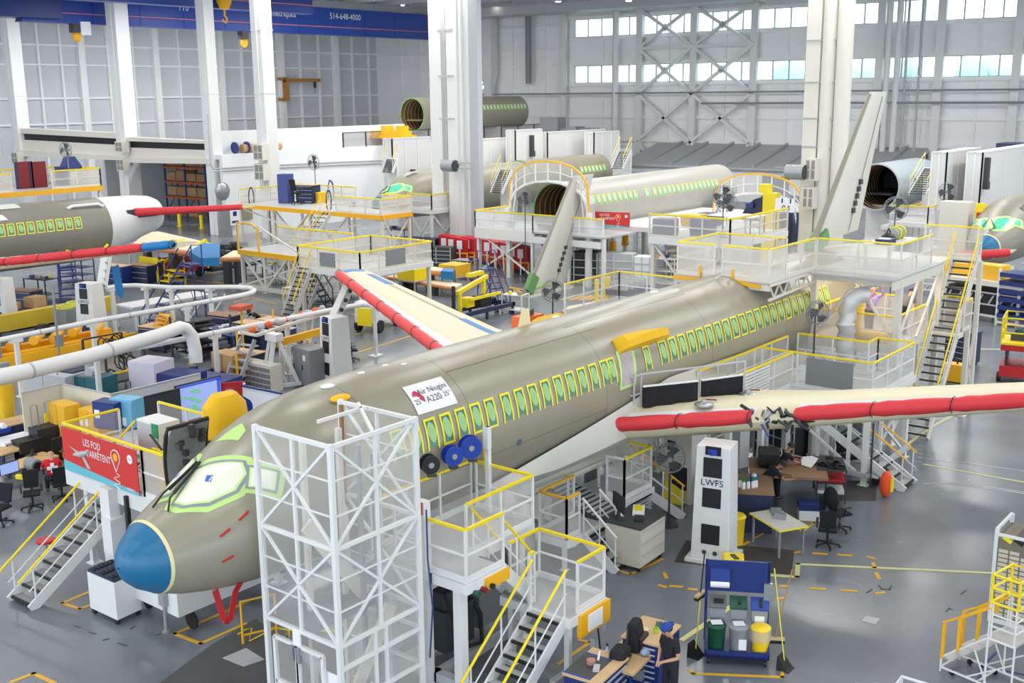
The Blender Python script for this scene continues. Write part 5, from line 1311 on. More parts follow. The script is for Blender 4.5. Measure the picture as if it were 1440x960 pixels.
q=thing('black_backpack','large black backpack standing on the low wood bench','backpack',(p2.x+.2,p2.y+.02,.852),.2)
b=MB();b.hexa([(-.25,-.16,0),(.25,-.16,0),(.25,.16,0),(-.25,.16,0),(-.2,-.06,.6),(.2,-.06,.6),(.2,.14,.6),(-.2,.14,.6)]);b.obj('pack_body',FABRICK,q,bevel=.06);b=MB();b.hexa([(-.2,-.26,.03),(.2,-.26,.03),(.2,-.14,.03),(-.2,-.14,.03),(-.18,-.2,.34),(.18,-.2,.34),(.18,-.1,.34),(-.18,-.1,.34)]);b.obj('front_pocket',BLACK,q,bevel=.03);b=MB();b.path([(-.2,.1,.1),(-.34,.1,.02),(-.38,.05,.2),(-.2,.1,.5)],.025,6);b.obj('shoulder_strap',BLACK,q,True)
q=thing('black_case','smaller rounded black bag on the left end of the low bench','bag',(p2.x-.45,p2.y-.02,.852),.2);b=MB();b.bx(-.25,.25,-.17,.17,0,.3);b.obj('bag_body',FABRICK,q,bevel=.09);b=MB();b.path([(.1,-.1,.1),(.3,-.12,.02),(.34,0,.02)],.02,6);b.obj('strap',BLACK,q,True)
q=thing('spray_bottle','slim black and clear bottle behind the black bag','bottle',(p2.x-.5,p2.y+.25,.852));b=MB();b.lathe([(.04,0),(.045,.18),(.02,.22),(.02,.27)],n=10);b.obj('bottle_body',LGREY,q,True);b=MB();b.tube((0,0,.27),(0,0,.32),.025,8);b.obj('cap',BLACK,q)
q=thing('white_cloth','crumpled white tissue on the left end of the low bench','tissue',(p2.x-.66,p2.y+.2,.852));b=MB();b.ball((0,0,.05),.13,9,6,(1.2,.9,.5));b.obj('crumple',PAPER,q)
q=thing('plastic_cup','clear plastic bag of parts beside the black backpack','bag',(p2.x+.1,p2.y-.28,.852));b=MB();b.ball((0,0,.07),.13,9,6,(1.2,.8,.6));b.obj('bag_body',mat('clear_blue_bag',(150,170,196),.3),q,True)
q=thing('storage_crate','grey and blue crates stacked under the low wood bench','crate',(p2.x+.25,p2.y,0),.12);b=MB();b.bx(-.35,.35,-.25,.25,.02,.32);b.obj('blue_crate',BLUE,q);b=MB();b.bx(-.33,.33,-.24,.24,.32,.55);b.obj('grey_crate',GREY,q)
p3=topz(916,886,1.12);bench((p3.x,p3.y,0),.12,'tall blue drawer tower with a wood top left of the man in the blue cap',.8,1.0,1.12,BLUE,WOOD,7)
q=thing('yellow_tape_roll','pale yellow tape roll on the tall drawer tower','tape',(p3.x-.12,p3.y+.1,1.121));b=MB();b.lathe([(.05,0),(.1,0),(.1,.05),(.05,.05)],n=16);b.obj('roll',mat('tape_cream',(226,216,160),.5),q,True)
q=thing('lime_beaker','small lime green beaker on the tall drawer tower','beaker',(p3.x-.02,p3.y-.12,1.121));b=MB();b.lathe([(.05,0),(.06,.1),(.05,.1),(.045,.02)],n=14);b.obj('beaker_body',mat('lime_plastic',(176,206,60),.4),q,True)
q=thing('green_gloves','pair of dark green work gloves on the tall drawer tower','gloves',(p3.x+.22,p3.y-.02,1.121),.4);b=MB();b.bx(-.1,.1,-.05,.05,0,.03)
for k in range(4):b.bar((.1,-.04+.027*k,.015),(.2,-.05+.035*k,.015),.022)
b.obj('glove',DGREEN,q)
a_,d_=G(1404,880),G(1402,757)
q=thing('parts_rack','tall rack of pale parts drawers cut by the right edge of the frame','rack',(26.4,5.35,0))
P0=G(1402,744,2.2);
q.location=(P0.x,P0.y,0)
b=MB();b.bx(0,1.2,-3.6,0,.1,2.0);b.obj('carcass',mat('rack_beige',(120,112,98),.5),q)
b=MB();b.bx(-.05,1.25,-3.65,.02,0,.1);b.bx(-.03,.05,-.05,.03,0,2.2);b.bx(1.18,1.25,-.05,.03,0,2.2);b.bar((0,0,2.2),(1.2,0,2.2),.06);b.bar((-.02,0,2.1),(-.02,-3.6,2.1),.06);b.obj('rack_frame',WHITE,q)
b=MB()
for k in range(14):b.m=k%2;b.box((-.03,-.25-.24*k,2.02),(.02,.2,.09),0,.5)
b.obj('hazard_edge',[TAPE,BLACK],q)
DRW=mat('drawer_beige',(202,194,172),.5);nd=0
for i in range(17):
 for j in range(7):
  if nd>=100:break
  b=MB();y=-.08-.235*j;z=.18+.108*i;b.bx(-.02,0,y-.2,y,z,z+.075);b.obj('parts_drawer',DRW,q);nd+=1
b=MB()
for k in range(5):b.bx(.05,1.15,-.6-.6*k,-.35-.6*k,2.0,2.03)
b.obj('top_strip',DGREY,q)
g0=G(1345,925)
q=thing('step_ladder','white warehouse step stand with amber handrails and yellow guard cage, right foreground','ladder',g0)
A_,B_,C2,D_=G(1322,943),G(1398,975),G(1432,955),G(1365,925)
dirr=(B_-A_).normalized();q.rotation_euler=(0,0,math.atan2(dirr.y,dirr.x));q.location=A_
b=MB()
for y in(0,.75):
 b.tube((0,y,.1),(1.5,y,.1),.025,8);b.tube((0,y,0),(0,y,.3),.02,8);b.tube((1.5,y,0),(1.5,y,1.15),.022,8);b.tube((.55,y,.1),(1.5,y,.75),.018,6);b.tube((1.0,y,.1),(.7,y,.75),.018,6)
 b.tube((0,y,.32),(.95,y,1.12),.025,8);b.tube((.95,y,1.12),(1.5,y,1.12),.025,8);b.tube((.95,y,.1),(.95,y,1.9),.022,8)
for x in(0,.8,1.5):b.tube((x,0,.1),(x,.75,.1),.022,8)
b.obj('base_frame',WHITE,q,True)
for k in range(4):b=MB();b.bx(.02+.24*k,.24+.24*k,.03,.72,.3+.2*k,.335+.2*k);b.obj('step',TREAD,q)
b=MB();b.bx(.95,1.5,0,.75,1.1,1.14);b.obj('top_platform',TREAD,q)
for y in(0,.75):
 b=MB();b.bar((.02,y,.3),(.02,y,1.12),.06);b.bar((.35,y,.58),(.35,y,1.34),.06);b.bar((.02,y,1.12),(.35,y,1.34),.04);b.bar((.35,y,1.34),(.95,y,1.78),.06);b.obj('handrail',AMBER,q)
b=MB()
for z in(1.4,1.65):b.path([(.95,0,z),(1.5,0,z),(1.5,.75,z),(.95,.75,z)],.02,6)
for x in(1.0,1.48):
 for y in(0,.75):b.tube((x,y,1.14),(x,y,1.9),.02,6)
b.obj('white_cage',WHITE,q)
b=MB()
for z in(1.9,2.2,2.48):b.path([(.95,0,z),(1.5,0,z),(1.5,.75,z),(.95,.75,z),(.95,0,z)],.028,6)
for x in(.95,1.5):
 for y in(0,.75):b.tube((x,y,1.9),(x,y,2.5),.028,6)
b.obj('yellow_cage',YEL,q)
b=MB();b.bx(.9,.92,.1,.4,1.55,1.85);b.obj('orange_notice',AMBER,q)
for x in(.25,.8):
 for y in(.03,.72):b=MB();b.tube((x,y-.02,.06),(x,y+.02,.06),.06,10);b.obj('caster',BLACK,q)
q=thing('floor_frame','white tube frame corner just inside the bottom edge, right of the cart','frame',G(1275,975));b=MB()
a0,a1,a2=G(1258,965,.9),G(1268,951,.9),G(1325,968,.9)
b.path([a0-q.location,a1-q.location,a2-q.location],.03,8)
for w in(a0,a1,a2):v_=w-q.location;b.tube(v_,(v_.x,v_.y,0),.03,8)
b.obj('tube',WHITE,q,True)
RW=R_(28)
p=G(1062,727);q=bench(G(1058,735),R_(-62),'deep blue workbench with a wood top and green capped bottles under the wing',1.5,1.0,1.15,NAVY,DWOOD,3,cat='workbench',nm='workbench',wheels=False)
bp=q.location.copy()
for i,(dx,dy)in enumerate(((-.42,-.1),(-.3,-.18),(-.18,-.26),(-.34,.05),(-.08,-.3))):
 o=thing('spray_can','white spray bottle with a green cap on the blue workbench','bottle',(bp.x+dx-.1,bp.y+dy+.15,1.15),0,'green capped bottles on the workbench');b=MB();b.lathe([(.05,0),(.05,.16),(.03,.2)],n=10);b.obj('bottle_body',PAPER,o,True);b=MB();b.tube((0,0,.2),(0,0,.27),.035,10);b.obj('cap',GREEN,o)
o=thing('glove_box','blue carton of wipes on the blue workbench','box',(bp.x+.3,bp.y+.15,1.15),.4);b=MB();b.bx(-.2,.2,-.12,.12,0,.12);b.obj('carton',REELB,o);b=MB();b.ball((0,0,.13),.1,8,6,(1.2,.8,.5));b.obj('wipes',PAPER,o)
q=table(G(1105,705),R_(-62),'long brown topped table beside the blue workbench under the wing',1.6,2.2,1.05,DWOOD,NAVY,.07)
tp_=q.location.copy()
o=thing('white_cloth','white cloth lying on the far corner of the brown table','cloth',(tp_.x+.75,tp_.y-.25,1.05),.3);b=MB();b.add([(-.5,-.2,.02),(-.1,-.3,.1),(.3,-.3,.06),(.6,-.45,-.05),(.55,-.1,.05),(.4,.2,.03),(0,.15,.1),(-.35,.1,.03)],[tuple(range(8))]);b.obj('cloth_sheet',PAPER,o,True)
o=thing('equipment_case','black equipment case with a grey handle on the brown table','case',(tp_.x-.0,tp_.y+.6,1.05),.5);b=MB();b.bx(-.4,.4,-.3,.3,0,.42);b.obj('case_body',BLACK,o,bevel=.03);b=MB();b.path([(-.2,-.32,.3),(-.2,-.36,.42),(.2,-.36,.42),(.2,-.32,.3)],.02,6);b.obj('handle',LGREY,o)
o=thing('drill_tool','small black power tool on the joint between bench and table','tool',(tp_.x-.55,tp_.y+.2,1.05),.8);b=MB();b.bx(-.2,.2,-.1,.1,0,.12);b.tube((.2,0,.1),(.4,0,.1),.04,8);b.obj('tool_body',BLACK,o)
q=table(G(1093,770),R_(-30),'small white table edged in yellow on grey splayed legs',1.35,.85,.8,mat('table_grey_white',(212,210,204),.5),GREY,.04,edge=TAPE)
w_=q.location.copy();o=thing('grey_bracket','folded grey plastic part lying on the yellow edged table','part',(w_.x+.25,w_.y+.1,.8),.6);b=MB();b.hexa([(-.35,-.1,0),(0,-.2,0),(.1,.1,0),(-.25,.2,0),(-.3,-.08,.14),(0,-.16,.1),(.08,.08,.1),(-.22,.16,.16)]);b.bx(-.05,.4,-.1,.18,0,.08);b.obj('shell',GREY,o)
pbin(G(1033,764),'yellow round bin standing between the test tower and the blue bench',mat('bin_yellow',(244,208,30),.45),.27,.8,YEL)
chair(G(1163,768),R_(200),'black office chair on its own in front of the tables, facing the wing')
q=chair(G(1180,745),R_(150),'black office chair with a dark jacket hung over its back')
b=MB();b.ball((.32,0,.98),.3,12,9,(.45,1.0,1.05));b.obj('jacket',SHIRTK,q,True);b=MB();b.ball((.42,-.22,.75),.14,8,6,(.7,.6,1.8));b.obj('sleeve',SHIRTK,q,True)
chair(G(1190,664),R_(60),'black office chair under the wing beside the white stairs')
q=thing('file_box','white and blue file box on the floor under the brown table','box',G(1140,728),R_(-60));b=MB();b.bx(-.35,.35,-.25,.25,0,.38);b.obj('box_body',PAPER,q);b=MB();b.bx(-.36,.36,-.26,.26,.3,.48);b.obj('lid',BLUE,q)
q=thing('parts_cart','dark two tier parts cart with red trays beside the brown table','cart',G(1165,700),R_(-62))
b=MB()
for x in(-.4,.4):
 for y in(-.6,.6):b.bx(x-.02,x+.02,y-.02,y+.02,.05,1.1)
for z in(.3,.65,1.05):b.bx(-.42,.42,-.62,.62,z,z+.03)
b.obj('cart_frame',DGREY,q);b=MB();b.bx(-.38,.38,-.55,.55,.68,.78);b.obj('red_tray',RED,q);b=MB();b.bx(-.38,.38,-.55,.55,.33,.42);b.obj('white_tray',PAPER,q)
b=MB();random.seed(9)
for k in range(14):b.box((random.uniform(-.35,.35),random.uniform(-.5,.5),1.12),(.12,.2,.08),random.uniform(0,3))
b.obj('tools_on_top',BLACK,q)['kind']='stuff'
q=bench(G(893,788),PI/2+.05,'cream rolling cabinet with three drawers, a black monitor and grey top',1.3,1.0,1.2,mat('cabinet_cream',(206,200,184),.5),DGREY,3)
cp=q.location.copy();cp.z=1.2
o=thing('monitor','black flat monitor on a stand on the cream rolling cabinet','monitor',cp+Vector((-.25,.35,0)),R_(-30));b=MB();b.bx(-.03,.03,-.3,.3,.18,.6);b.obj('screen_housing',BLACK,o);b=MB();b.bx(-.03,.03,-.04,.04,0,.2);b.bx(-.12,.12,-.15,.15,0,.02);b.obj('stand',DGREY,o)
o=thing('keyboard','black keyboard on the cream rolling cabinet','keyboard',cp+Vector((0,-.1,0)),R_(-60));b=MB();b.bx(-.12,.12,-.3,.3,0,.04);b.obj('key_deck',BLACK,o)
o=thing('paper_tray','white paper tray with a lime stripe on the cream cabinet','tray',cp+Vector((.3,.1,0)),R_(-60));b=MB();b.bx(-.15,.15,-.25,.25,0,.12);b.obj('tray_body',PAPER,o);b=MB();b.bx(-.1,.1,-.2,.2,.12,.13);b.obj('lime_sheet',TAPE,o)
fan(Vector((25.5,14.9,0)),R_(30),'dark pedestal fan above the cream cabinet beside the wing root platform',2.0,.42)
q=thing('wing_jack','white box beam jig with oval holes propping the near wing','jig',G(1040,655),R_(-20))
b=MB();b.bar((-1.6,.6,1.4),(0,0,1.6),.4,.5);b.bar((0,0,1.55),(2.2,-.7,2.9),.35,.7);b.bx(-.2,.2,-.2,.2,0,1.6);b.bx(-1.9,-1.3,.3,.9,1.1,1.7);b.obj('beam',WHITE,q)
b=MB();b.bar((-.3,-.2,1.3),(.9,-.5,2.2),.12);b.bx(1.4,1.7,-.7,-.4,0,2.4);b.obj('strut',WHITE,q)
b=MB()
for u in(.25,.5,.75):c0=Vector((0,0,1.55)).lerp(Vector((2.2,-.7,2.9)),u);b.box(c0+Vector((-.06,-.19,0)),(.14,.03,.36),-.3)
b.obj('oval_hole',DGREY,q)
q=thing('control_cabinet','tall cream control cabinet with black window under the near wing','cabinet',G(1130,640),R_(-20));b=MB();b.bx(-.4,.4,-.7,.7,0,2.2);b.obj('body',CREAM,q);b=MB();b.bx(-.42,-.4,-.55,.5,.3,1.2);b.obj('black_window',BLACK,q);b=MB();b.bx(-.43,-.4,-.3,.2,1.5,1.56);b.obj('handle',AMBER,q)
q=thing('shelf_rack','dark rack of trays behind the jig under the near wing','rack',G(1098,640),R_(-20));b=MB();b.bx(-.35,.35,-.9,.9,0,1.7);b.obj('carcass',BLACK,q);b=MB()
for z in(.35,.7,1.05,1.4):b.bx(-.38,-.34,-.9,.9,z,z+.04)
for y in(-.9,0,.9):b.bx(-.38,-.34,y-.02,y+.02,0,1.7)
b.obj('tray_edge',LGREY,q)
q=thing('cream_stand','cream equipment stand lettered in black left of the test tower','stand',G(963,700),R_(-10));b=MB();b.bx(-.35,.35,-.5,.5,0,2.3);b.obj('body',CREAM,q);b=MB();b.bx(-.37,-.35,-.35,.3,.4,1.1);b.bx(-.37,-.35,.1,.4,1.5,1.8);b.obj('black_panel',BLACK,q)
q=thing('yellow_chock','yellow welded floor chock left of the test tower','chock',G(955,700));b=MB();b.hexa([(-.5,-.35,0),(.4,-.35,0),(.4,.35,0),(-.5,.35,0),(-.1,-.35,.75),(.4,-.35,.55),(.4,.35,.55),(-.1,.35,.75)]);b.obj('chock_body',YEL,q)
random.seed(21)
for i,(px,py,m,lab)in enumerate(((925,625,CREAM,'cream wheeled jack frame below the inboard wing, left one'),(985,640,CREAM,'cream wheeled jack frame below the inboard wing, beside the tower'))):
 q=thing('jack_frame',lab,'frame',G(px,py+25));b=MB()
 for x in(-.5,.5):
  for y in(-.5,.5):b.bx(x-.06,x+.06,y-.06,y+.06,0,2.0)
 b.obj('upright',m,q);b=MB()
 for z in(.6,1.3,1.95):b.bar((-.5,-.5,z),(.5,-.5,z),.08);b.bar((-.5,.5,z),(.5,.5,z),.08);b.bar((-.5,-.5,z),(-.5,.5,z),.08)
 b.bar((-.5,-.5,.2),(-.5,.5,1.8),.06);b.obj('cross_bar',m,q)
 b=MB()
 for k in range(12):c0=Vector((random.uniform(-.5,.5),random.uniform(-.5,.5),random.uniform(1.2,2.3)));b.tube(c0,c0+Vector((random.uniform(-.4,.4),random.uniform(-.4,.4),random.uniform(-.2,.3))),.03,6)
 b.obj('cable_bundle',DGREY,q)
q=thing('wing_barrier','white tube barrier with black padded curtains standing on the inner near wing','barrier',(0,0,0))
P_=[G(860,532,4.25),G(892,530,4.35),G(902,526,4.4),G(985,516,4.5),G(1048,508,4.6)]
q.location=(P_[0].x,P_[0].y,3.3);dz=Vector((0,0,1.15))
b=MB();b.path([p-q.location for p in P_],.03,6);b.path([p-q.location-dz*.45 for p in P_[:3]],.025,6);b.path([p-q.location-dz*.85 for p in P_[:3]],.025,6)
for p in P_:b.tube(p-q.location,p-q.location-dz,.03,6)
b.obj('tube_frame',LGREY,q,True)
for i,(a,c,h)in enumerate((((904,559),(981,551),.58),((986,551),(1044,543),.62))):
 A_,C_=G(*a,3.78)-q.location,G(*c,3.88)-q.location;b=MB();n=8;rings=[]
 for k in range(n+1):
  p=A_.lerp(C_,k/n);w=.06+.03*math.sin(k*2.1);rings.append([p+Vector((-w,-w,-h*.45)),p+Vector((w,w,-h*.45)),p+Vector((w*.8,w*.8,h*.5)),p+Vector((-w*.8,-w*.8,h*.5))])
 b.loft(rings,caps=True);b.obj('black_curtain',FABRICK,q)
 b=MB();b.tube(A_+Vector((0,0,h*.52)),C_+Vector((0,0,h*.52)),.04,8);b.obj('white_sleeve',WHITE,q)
for i,(px,py)in enumerate(((990,569),(1052,555))):
 o=thing('suction_cup',('metal suction cup base on the wing at the foot of the barrier' if i==0 else 'metal suction cup base on the wing beyond the black curtains'),'suction cup',G(px,py,3.72));b=MB();b.lathe([(.26,0),(.24,.04),(.1,.07),(.06,.14)],n=16);b.obj('disc',STEEL,o,True);b=MB();b.path([(0,0,.1),(.3,.2,.05),(.5,-.1,.04)],.02,6);b.obj('red_hose',DRED,o,True)
q=thing('yellow_post','yellow post with a wooden head and hanging hoses at the inboard wing edge','post',G(853,590,2.9));b=MB();b.tube((0,0,0),(0,0,1.3),.07,10);b.obj('post',AMBER,q,True);b=MB();b.ball((0,0,1.5),.17,9,6,(1,1,1.3));b.obj('wooden_head',mat('amber_wood',(216,160,80),.6),q)
b=MB();b.path([(-.05,0,1.3),(-.15,0,.6),(.0,0,0),(.15,0,-.8),(.1,-.1,-1.3)],.04,6);b.path([(.02,.05,1.2),(-.25,0,.4),(-.05,0,-.4),(.1,0,-1.2)],.03,6);b.obj('hoses',mat('hose_dark',(60,46,44),.6),q,True)
q=thing('scissor_lift','red and yellow scissor lift with raised yellow cage by the right edge','lift',G(1428,533),R_(10))
b=MB();b.bx(-.8,.8,-.6,.6,.25,.7);b.obj('chassis',RED,q)
for x in(-.6,.6):
 for y in(-.6,.6):b=MB();b.tube((x,y-.08,.2),(x,y+.08,.2),.2,14);b.obj('wheel',RUBBER,q)
b=MB()
for k in range(4):
 z0,z1=.7+.16*k,.86+.16*k
 for y in(-.4,.4):b.bar((-.7,y,z0),(.7,y,z1),.06);b.bar((.7,y,z0),(-.7,y,z1),.06)
b.obj('scissor_arm',DGREY,q)
b=MB();b.bx(-.85,.85,-.6,.6,1.35,1.6);b.obj('red_deck',RED,q);b=MB();b.bx(-.88,.88,-.63,.63,1.6,1.68)
for z in(2.1,2.7):b.path([(-.85,-.6,z),(.85,-.6,z),(.85,.6,z),(-.85,.6,z),(-.85,-.6,z)],.035,6)
for x in(-.85,0,.85):
 for y in(-.6,.6):b.tube((x,y,1.6),(x,y,2.7),.035,6)
b.obj('yellow_cage',YEL,q);b=MB();b.bx(-.3,.3,-.3,.3,1.68,2.0);b.obj('control_box',DGREY,q);b=MB();b.ball((0,0,2.0),.2,8,6);b.obj('green_load',DGREEN,q)
q=bench(G(1352,512),R_(-20),'dark blue tool chest on wheels behind the long stairs',1.0,1.1,1.5,NAVY,NAVY,5)
q=thing('yellow_pallet_truck','amber pallet jack below the long stairs','truck',G(1345,538));b=MB();b.bx(-.3,.3,-.5,.5,.1,.8);b.obj('body',AMBER,q);b=MB();b.bar((0,0,.8),(-.3,.2,1.4),.05);b.obj('tiller',BLACK,q);caster(q,G(1345,538).x,G(1345,538).y-.4,.1)
def wallseg(name,pts,h,m,t=.06,lab=None,cat='partition'):
 """upright screen through top pixels at height h"""
 P=[G(px,py,h)for px,py in pts];q=thing(name,lab,cat,(P[0].x,P[0].y,0))
 for p,c in zip(P,P[1:]):
  d=(c-p).normalized();nrm=Vector((-d.y,d.x,0))*t;b=MB();p0,c0=Vector((p.x,p.y,0)),Vector((c.x,c.y,0));b.slab([p0,c0,c0+Vector((0,0,h)),p0+Vector((0,0,h))],nrm);b.obj('panel',m,q).location=-q.location
  b=MB();b.bar(p0+nrm/2+Vector((0,0,h)),c0+nrm/2+Vector((0,0,h)),t*1.5,.04);b.obj('cap_rail',LGREY,q).location=-q.location
 return q
PCREAM=mat('partition_cream',(216,210,190),.6)
PGREY=mat('partition_grey',(200,202,208),.6)
wallseg('partition',[(30,553),(86,540)],2.2,PCREAM,lab='cream partition hung with chain slings behind the desks at the left')
wallseg('partition',[(86,540),(155,555)],2.2,PCREAM,lab='cream partition running behind the tall yellow cabinets')
wallseg('partition',[(155,555),(282,525)],2.1,PGREY,lab='pale grey partition behind the two big screens')
for px,py,lab,m in((40,570,'steel chain sling hung on the cream partition, longer left one',GALV),(60,565,'short chain sling with a yellow tag hung on the cream partition',GALV)):
 p=G(px,py,1.9);q=thing('chain_sling',lab,'sling',p+Vector((-.05,-.05,0)),.1);L=1.3 if px<50 else .7
 b=MB();b.path([(0,-.12,0),(.12,-.12,.05),(.24,-.12,0),(.26,-.12,-L),(.3,-.12,-L-.12),(.2,-.12,-L-.1)],.025,6);b.path([(0,-.12,0),(-.02,-.12,-L*.8),(.02,-.12,-L*.95)],.025,6);b.obj('chain',m,q,True)
 if px>50:b=MB();b.bx(-.06,.06,-.18,-.12,-.65,-.35);b.obj('yellow_tag',YEL,q)
def upbox(loc,rz,w,d,h,m,lab,nm='cabinet',cat='cabinet',doors=0,top=None,notes=0,z0=0.0,group=None):
 """cabinet with its front towards -X before turning"""
 q=thing(nm,lab,cat,(loc[0],loc[1],z0),rz,group);b=MB();b.bx(-d/2,d/2,-w/2,w/2,.04,h);b.obj('body',m,q);b=MB();b.bx(-d/2+.04,d/2-.04,-w/2+.03,w/2-.03,0,.04);b.obj('plinth',DGREY,q)
 for k in range(doors):
  y0,y1=-w/2+w*k/doors,-w/2+w*(k+1)/doors;b=MB();b.bx(-d/2-.02,-d/2,y0+.02,y1-.02,.08,h-.04);dr=b.obj('door',m,q);b=MB();b.bx(-d/2-.05,-d/2-.02,y1-.09,y1-.06,h*.45,h*.58);b.obj('handle',DGREY,dr)
 if top:b=MB();b.bx(-d/2-.02,d/2+.02,-w/2-.02,w/2+.02,h,h+.04);b.obj('worktop',top,q)
 random.seed(int(loc[0]*13+loc[1]*7))
 for k in range(notes):y=random.uniform(-w*.38,w*.3);z=random.uniform(h*.4,h*.9);b=MB();b.bx(-d/2-.026,-d/2-.021,y,y+.18,z-.24,z);b.obj('notice_sheet',PAPER,q)
 return q
upbox(G(90,566,1.9),0.0,1.0,.55,1.9,CABY,'tall yellow chemical cabinet with pinned sheets, left of the two',doors=2,notes=3)
upbox(G(134,575,1.8),0.0,1.15,.55,1.8,CABY,'tall yellow chemical cabinet with pinned sheets, right one nearer the small blue box',doors=2,notes=4)
upbox(G(157,601,ZB),.3,.8,.5,.8,BLUE,'small royal blue locker on the banner platform','locker','locker',1,z0=ZB,notes=1)
upbox(G(181,599,ZB),.3,.8,.5,.85,LBLUE,'small light blue locker beside the royal blue one','locker','locker',1,z0=ZB,notes=1)
def tv(pts_top,z,w,h,rz,on,lab):
 p=G(*pts_top,z);q=thing('display_screen',lab,'screen',(p.x,p.y,0),rz)
 b=MB();b.bx(-.04,.04,-w/2,w/2,z-h,z);b.obj('bezel',BLACK,q);b=MB();b.bx(-.06,-.04,-w/2+.04,w/2-.04,z-h+.04,z-.04);s=b.obj('screen',SCREEN if on else SCREENK,q)
 if on:
  b=MB();b.bx(-.065,-.06,-w/2+.06,-w/2+.2,z-h+.06,z-.06);b.bx(-.065,-.06,-w/2+.04,w/2-.04,z-.12,z-.04);b.obj('blue_side_bar',SCREENB,s)
  b=MB();random.seed(8)
  for k in range(16):y=random.uniform(-.1,w/2-.4);zz=z-.25-(h-.4)*k/16;b.bx(-.065,-.06,y,y+random.uniform(.15,.4),zz-.05,zz)
  b.obj('green_blocks',SCREENG,s);b=MB();b.bx(-.065,-.06,-w/2+.25,w/2-.05,z-h+.05,z-h+.09);b.obj('red_line',RED,s)
 b=MB();b.bx(.0,.08,-.06,.06,.05,z-h*.5);b.bx(-.3,.35,-.4,.4,0,.05);b.obj('stand',DGREY,q)
 return q
tv((220,553),2.3,1.75,1.2,PI/2,False,'big dark display screen on a stand left of the lit one')
tv((278,535),2.35,1.85,1.35,PI/2,True,'big lit display screen showing a coloured schedule')
p=G(325,547,1.8);q=thing('warning_sign','red warning sign with a crossed out round pictogram beside the lit screen','sign',(p.x,p.y,0),PI/2-.6)
b=MB();b.bx(-.03,.03,-.5,.5,1.05,2.05);b.obj('red_panel',mat('sign_red',(176,32,40),.5),q)
b=MB();b.lathe([(.33,-.036),(.33,-.032)],(0,.06,1.55),22,'x');d_=b.obj('white_disc',PAPER,q)
b=MB();b.path([(-.04,.06+.3*math.cos(a),1.55+.3*math.sin(a))for a in[2*PI*k/22 for k in range(22)]],.03,5,closed=True);b.bar((-.04,-.14,1.76),(-.04,.26,1.34),.02,.05);b.obj('red_ring',RED,d_);b=MB();b.bx(-.045,-.036,.0,.12,1.42,1.72);b.bx(-.045,-.036,-.14,-.06,1.45,1.6);b.bx(-.045,-.036,.18,.26,1.45,1.6);b.obj('pictogram',BLACK,d_)
b=MB()
for k in range(6):b.box((-.035,-.45,1.12+.17*k),(.01,.08,.09),0,.5)
b.obj('white_stripes',PAPER,q);b=MB();b.bx(-.02,.02,-.48,-.42,0,1.05);b.bx(-.02,.02,.42,.48,0,1.05);b.obj('post',BLACK,q)
q=wallseg('whiteboard',[(340,542),(396,553)],1.9,PAPER,lab='white planning board edged in blue behind the cockpit roof')
b=MB();p,c=G(340,542,1.92),G(396,553,1.92);b.bar(p,c,.08,.06);b.obj('blue_rail',BLUE,q).location=-q.location
q=thing('yellow_bollard','yellow post with a hose reel bracket in front of the red sign','post',G(328,600));b=MB();b.bx(-.06,.06,-.06,.06,0,1.5);b.bx(-.05,.5,-.05,.05,1.0,1.1);b.obj('post',YEL,q)
DB=mat('desk_birch',(214,176,118),.5,var=.08)
def deskset(loc,rz,lab,w=1.8):
 q=table(loc,rz,lab,w,.8,.74,DB,NAVY,.05,'desk','office_desk');b=MB();b.bx(-.3,.3,w/2-.5,w/2-.06,.1,.68);d=b.obj('drawer_unit',NAVY,q);drawer_face(q,-.3,w/2-.48,w/2-.08,.14,.66,4,LGREY);return q
def monitor(loc,rz,lab,on=True,w=.62):
 q=thing('monitor',lab,'monitor',loc,rz);b=MB();b.bx(-.025,.025,-w/2,w/2,.14,.5);b.obj('housing',BLACK,q);b=MB();b.bx(-.032,-.025,-w/2+.02,w/2-.02,.16,.48);b.obj('screen',SCREEN if on else SCREENK,q);b=MB();b.bx(-.02,.04,-.05,.05,0,.2);b.bx(-.12,.1,-.14,.14,0,.02);b.obj('stand',DGREY,q);return q
D1=G(28,690);deskset((D1.x+.2,D1.y+.35,0),PI/2+.15,'birch desk with a lit screen and yellow case at the left edge',2.4)
p=G(14,672,.74);monitor(p,PI/2+.1,'lit computer screen on the birch desk at the left edge')
q=thing('keyboard','black keyboard in front of the lit screen on the birch desk','keyboard',G(5,683,.745),PI/2);b=MB();b.bx(-.08,.08,-.25,.25,0,.03);b.obj('key_deck',BLACK,q)
q=thing('tool_case','yellow tool case on the birch desk','case',G(34,671,.745),.4);b=MB();b.bx(-.22,.22,-.14,.14,0,.14);b.obj('case_body',YEL,q,bevel=.02);b=MB();b.bx(-.1,.1,-.08,.08,.14,.19);b.obj('handle',DGREY,q)
q=thing('open_roll','grey machine with round black opening on the desk behind the yellow case','machine',G(48,662,.745));b=MB();b.tube((0,-.25,.2),(0,.25,.2),.2,14);b.obj('drum',GREY,q,True);b=MB();b.tube((0,-.28,.2),(0,-.25,.2),.14,14);b.obj('opening',BLACK,q)
D2=G(62,668);deskset((D2.x+.3,D2.y+1.4,0),PI/2+.1,'dark desk behind the man in the red shirt',2.4)
for px,py,lab in((45,640,'black back of a screen on the desk row, left of the red shirted man'),(90,634,'black back of a screen on the desk row, right of the red shirted man')):monitor(G(px,py,.745),-PI/2+.1,lab,False,.8)
q=thing('black_cabinet','low black cabinet with printers along the cream partition','cabinet',G(75,645));b=MB();b.bx(-1.2,1.2,-.35,.35,0,.9);b.obj('body',BLACK,q);b=MB();b.bx(-.6,.2,-.3,.3,.9,1.2);b.obj('printer',mat('printer_black',(40,40,44),.4),q)
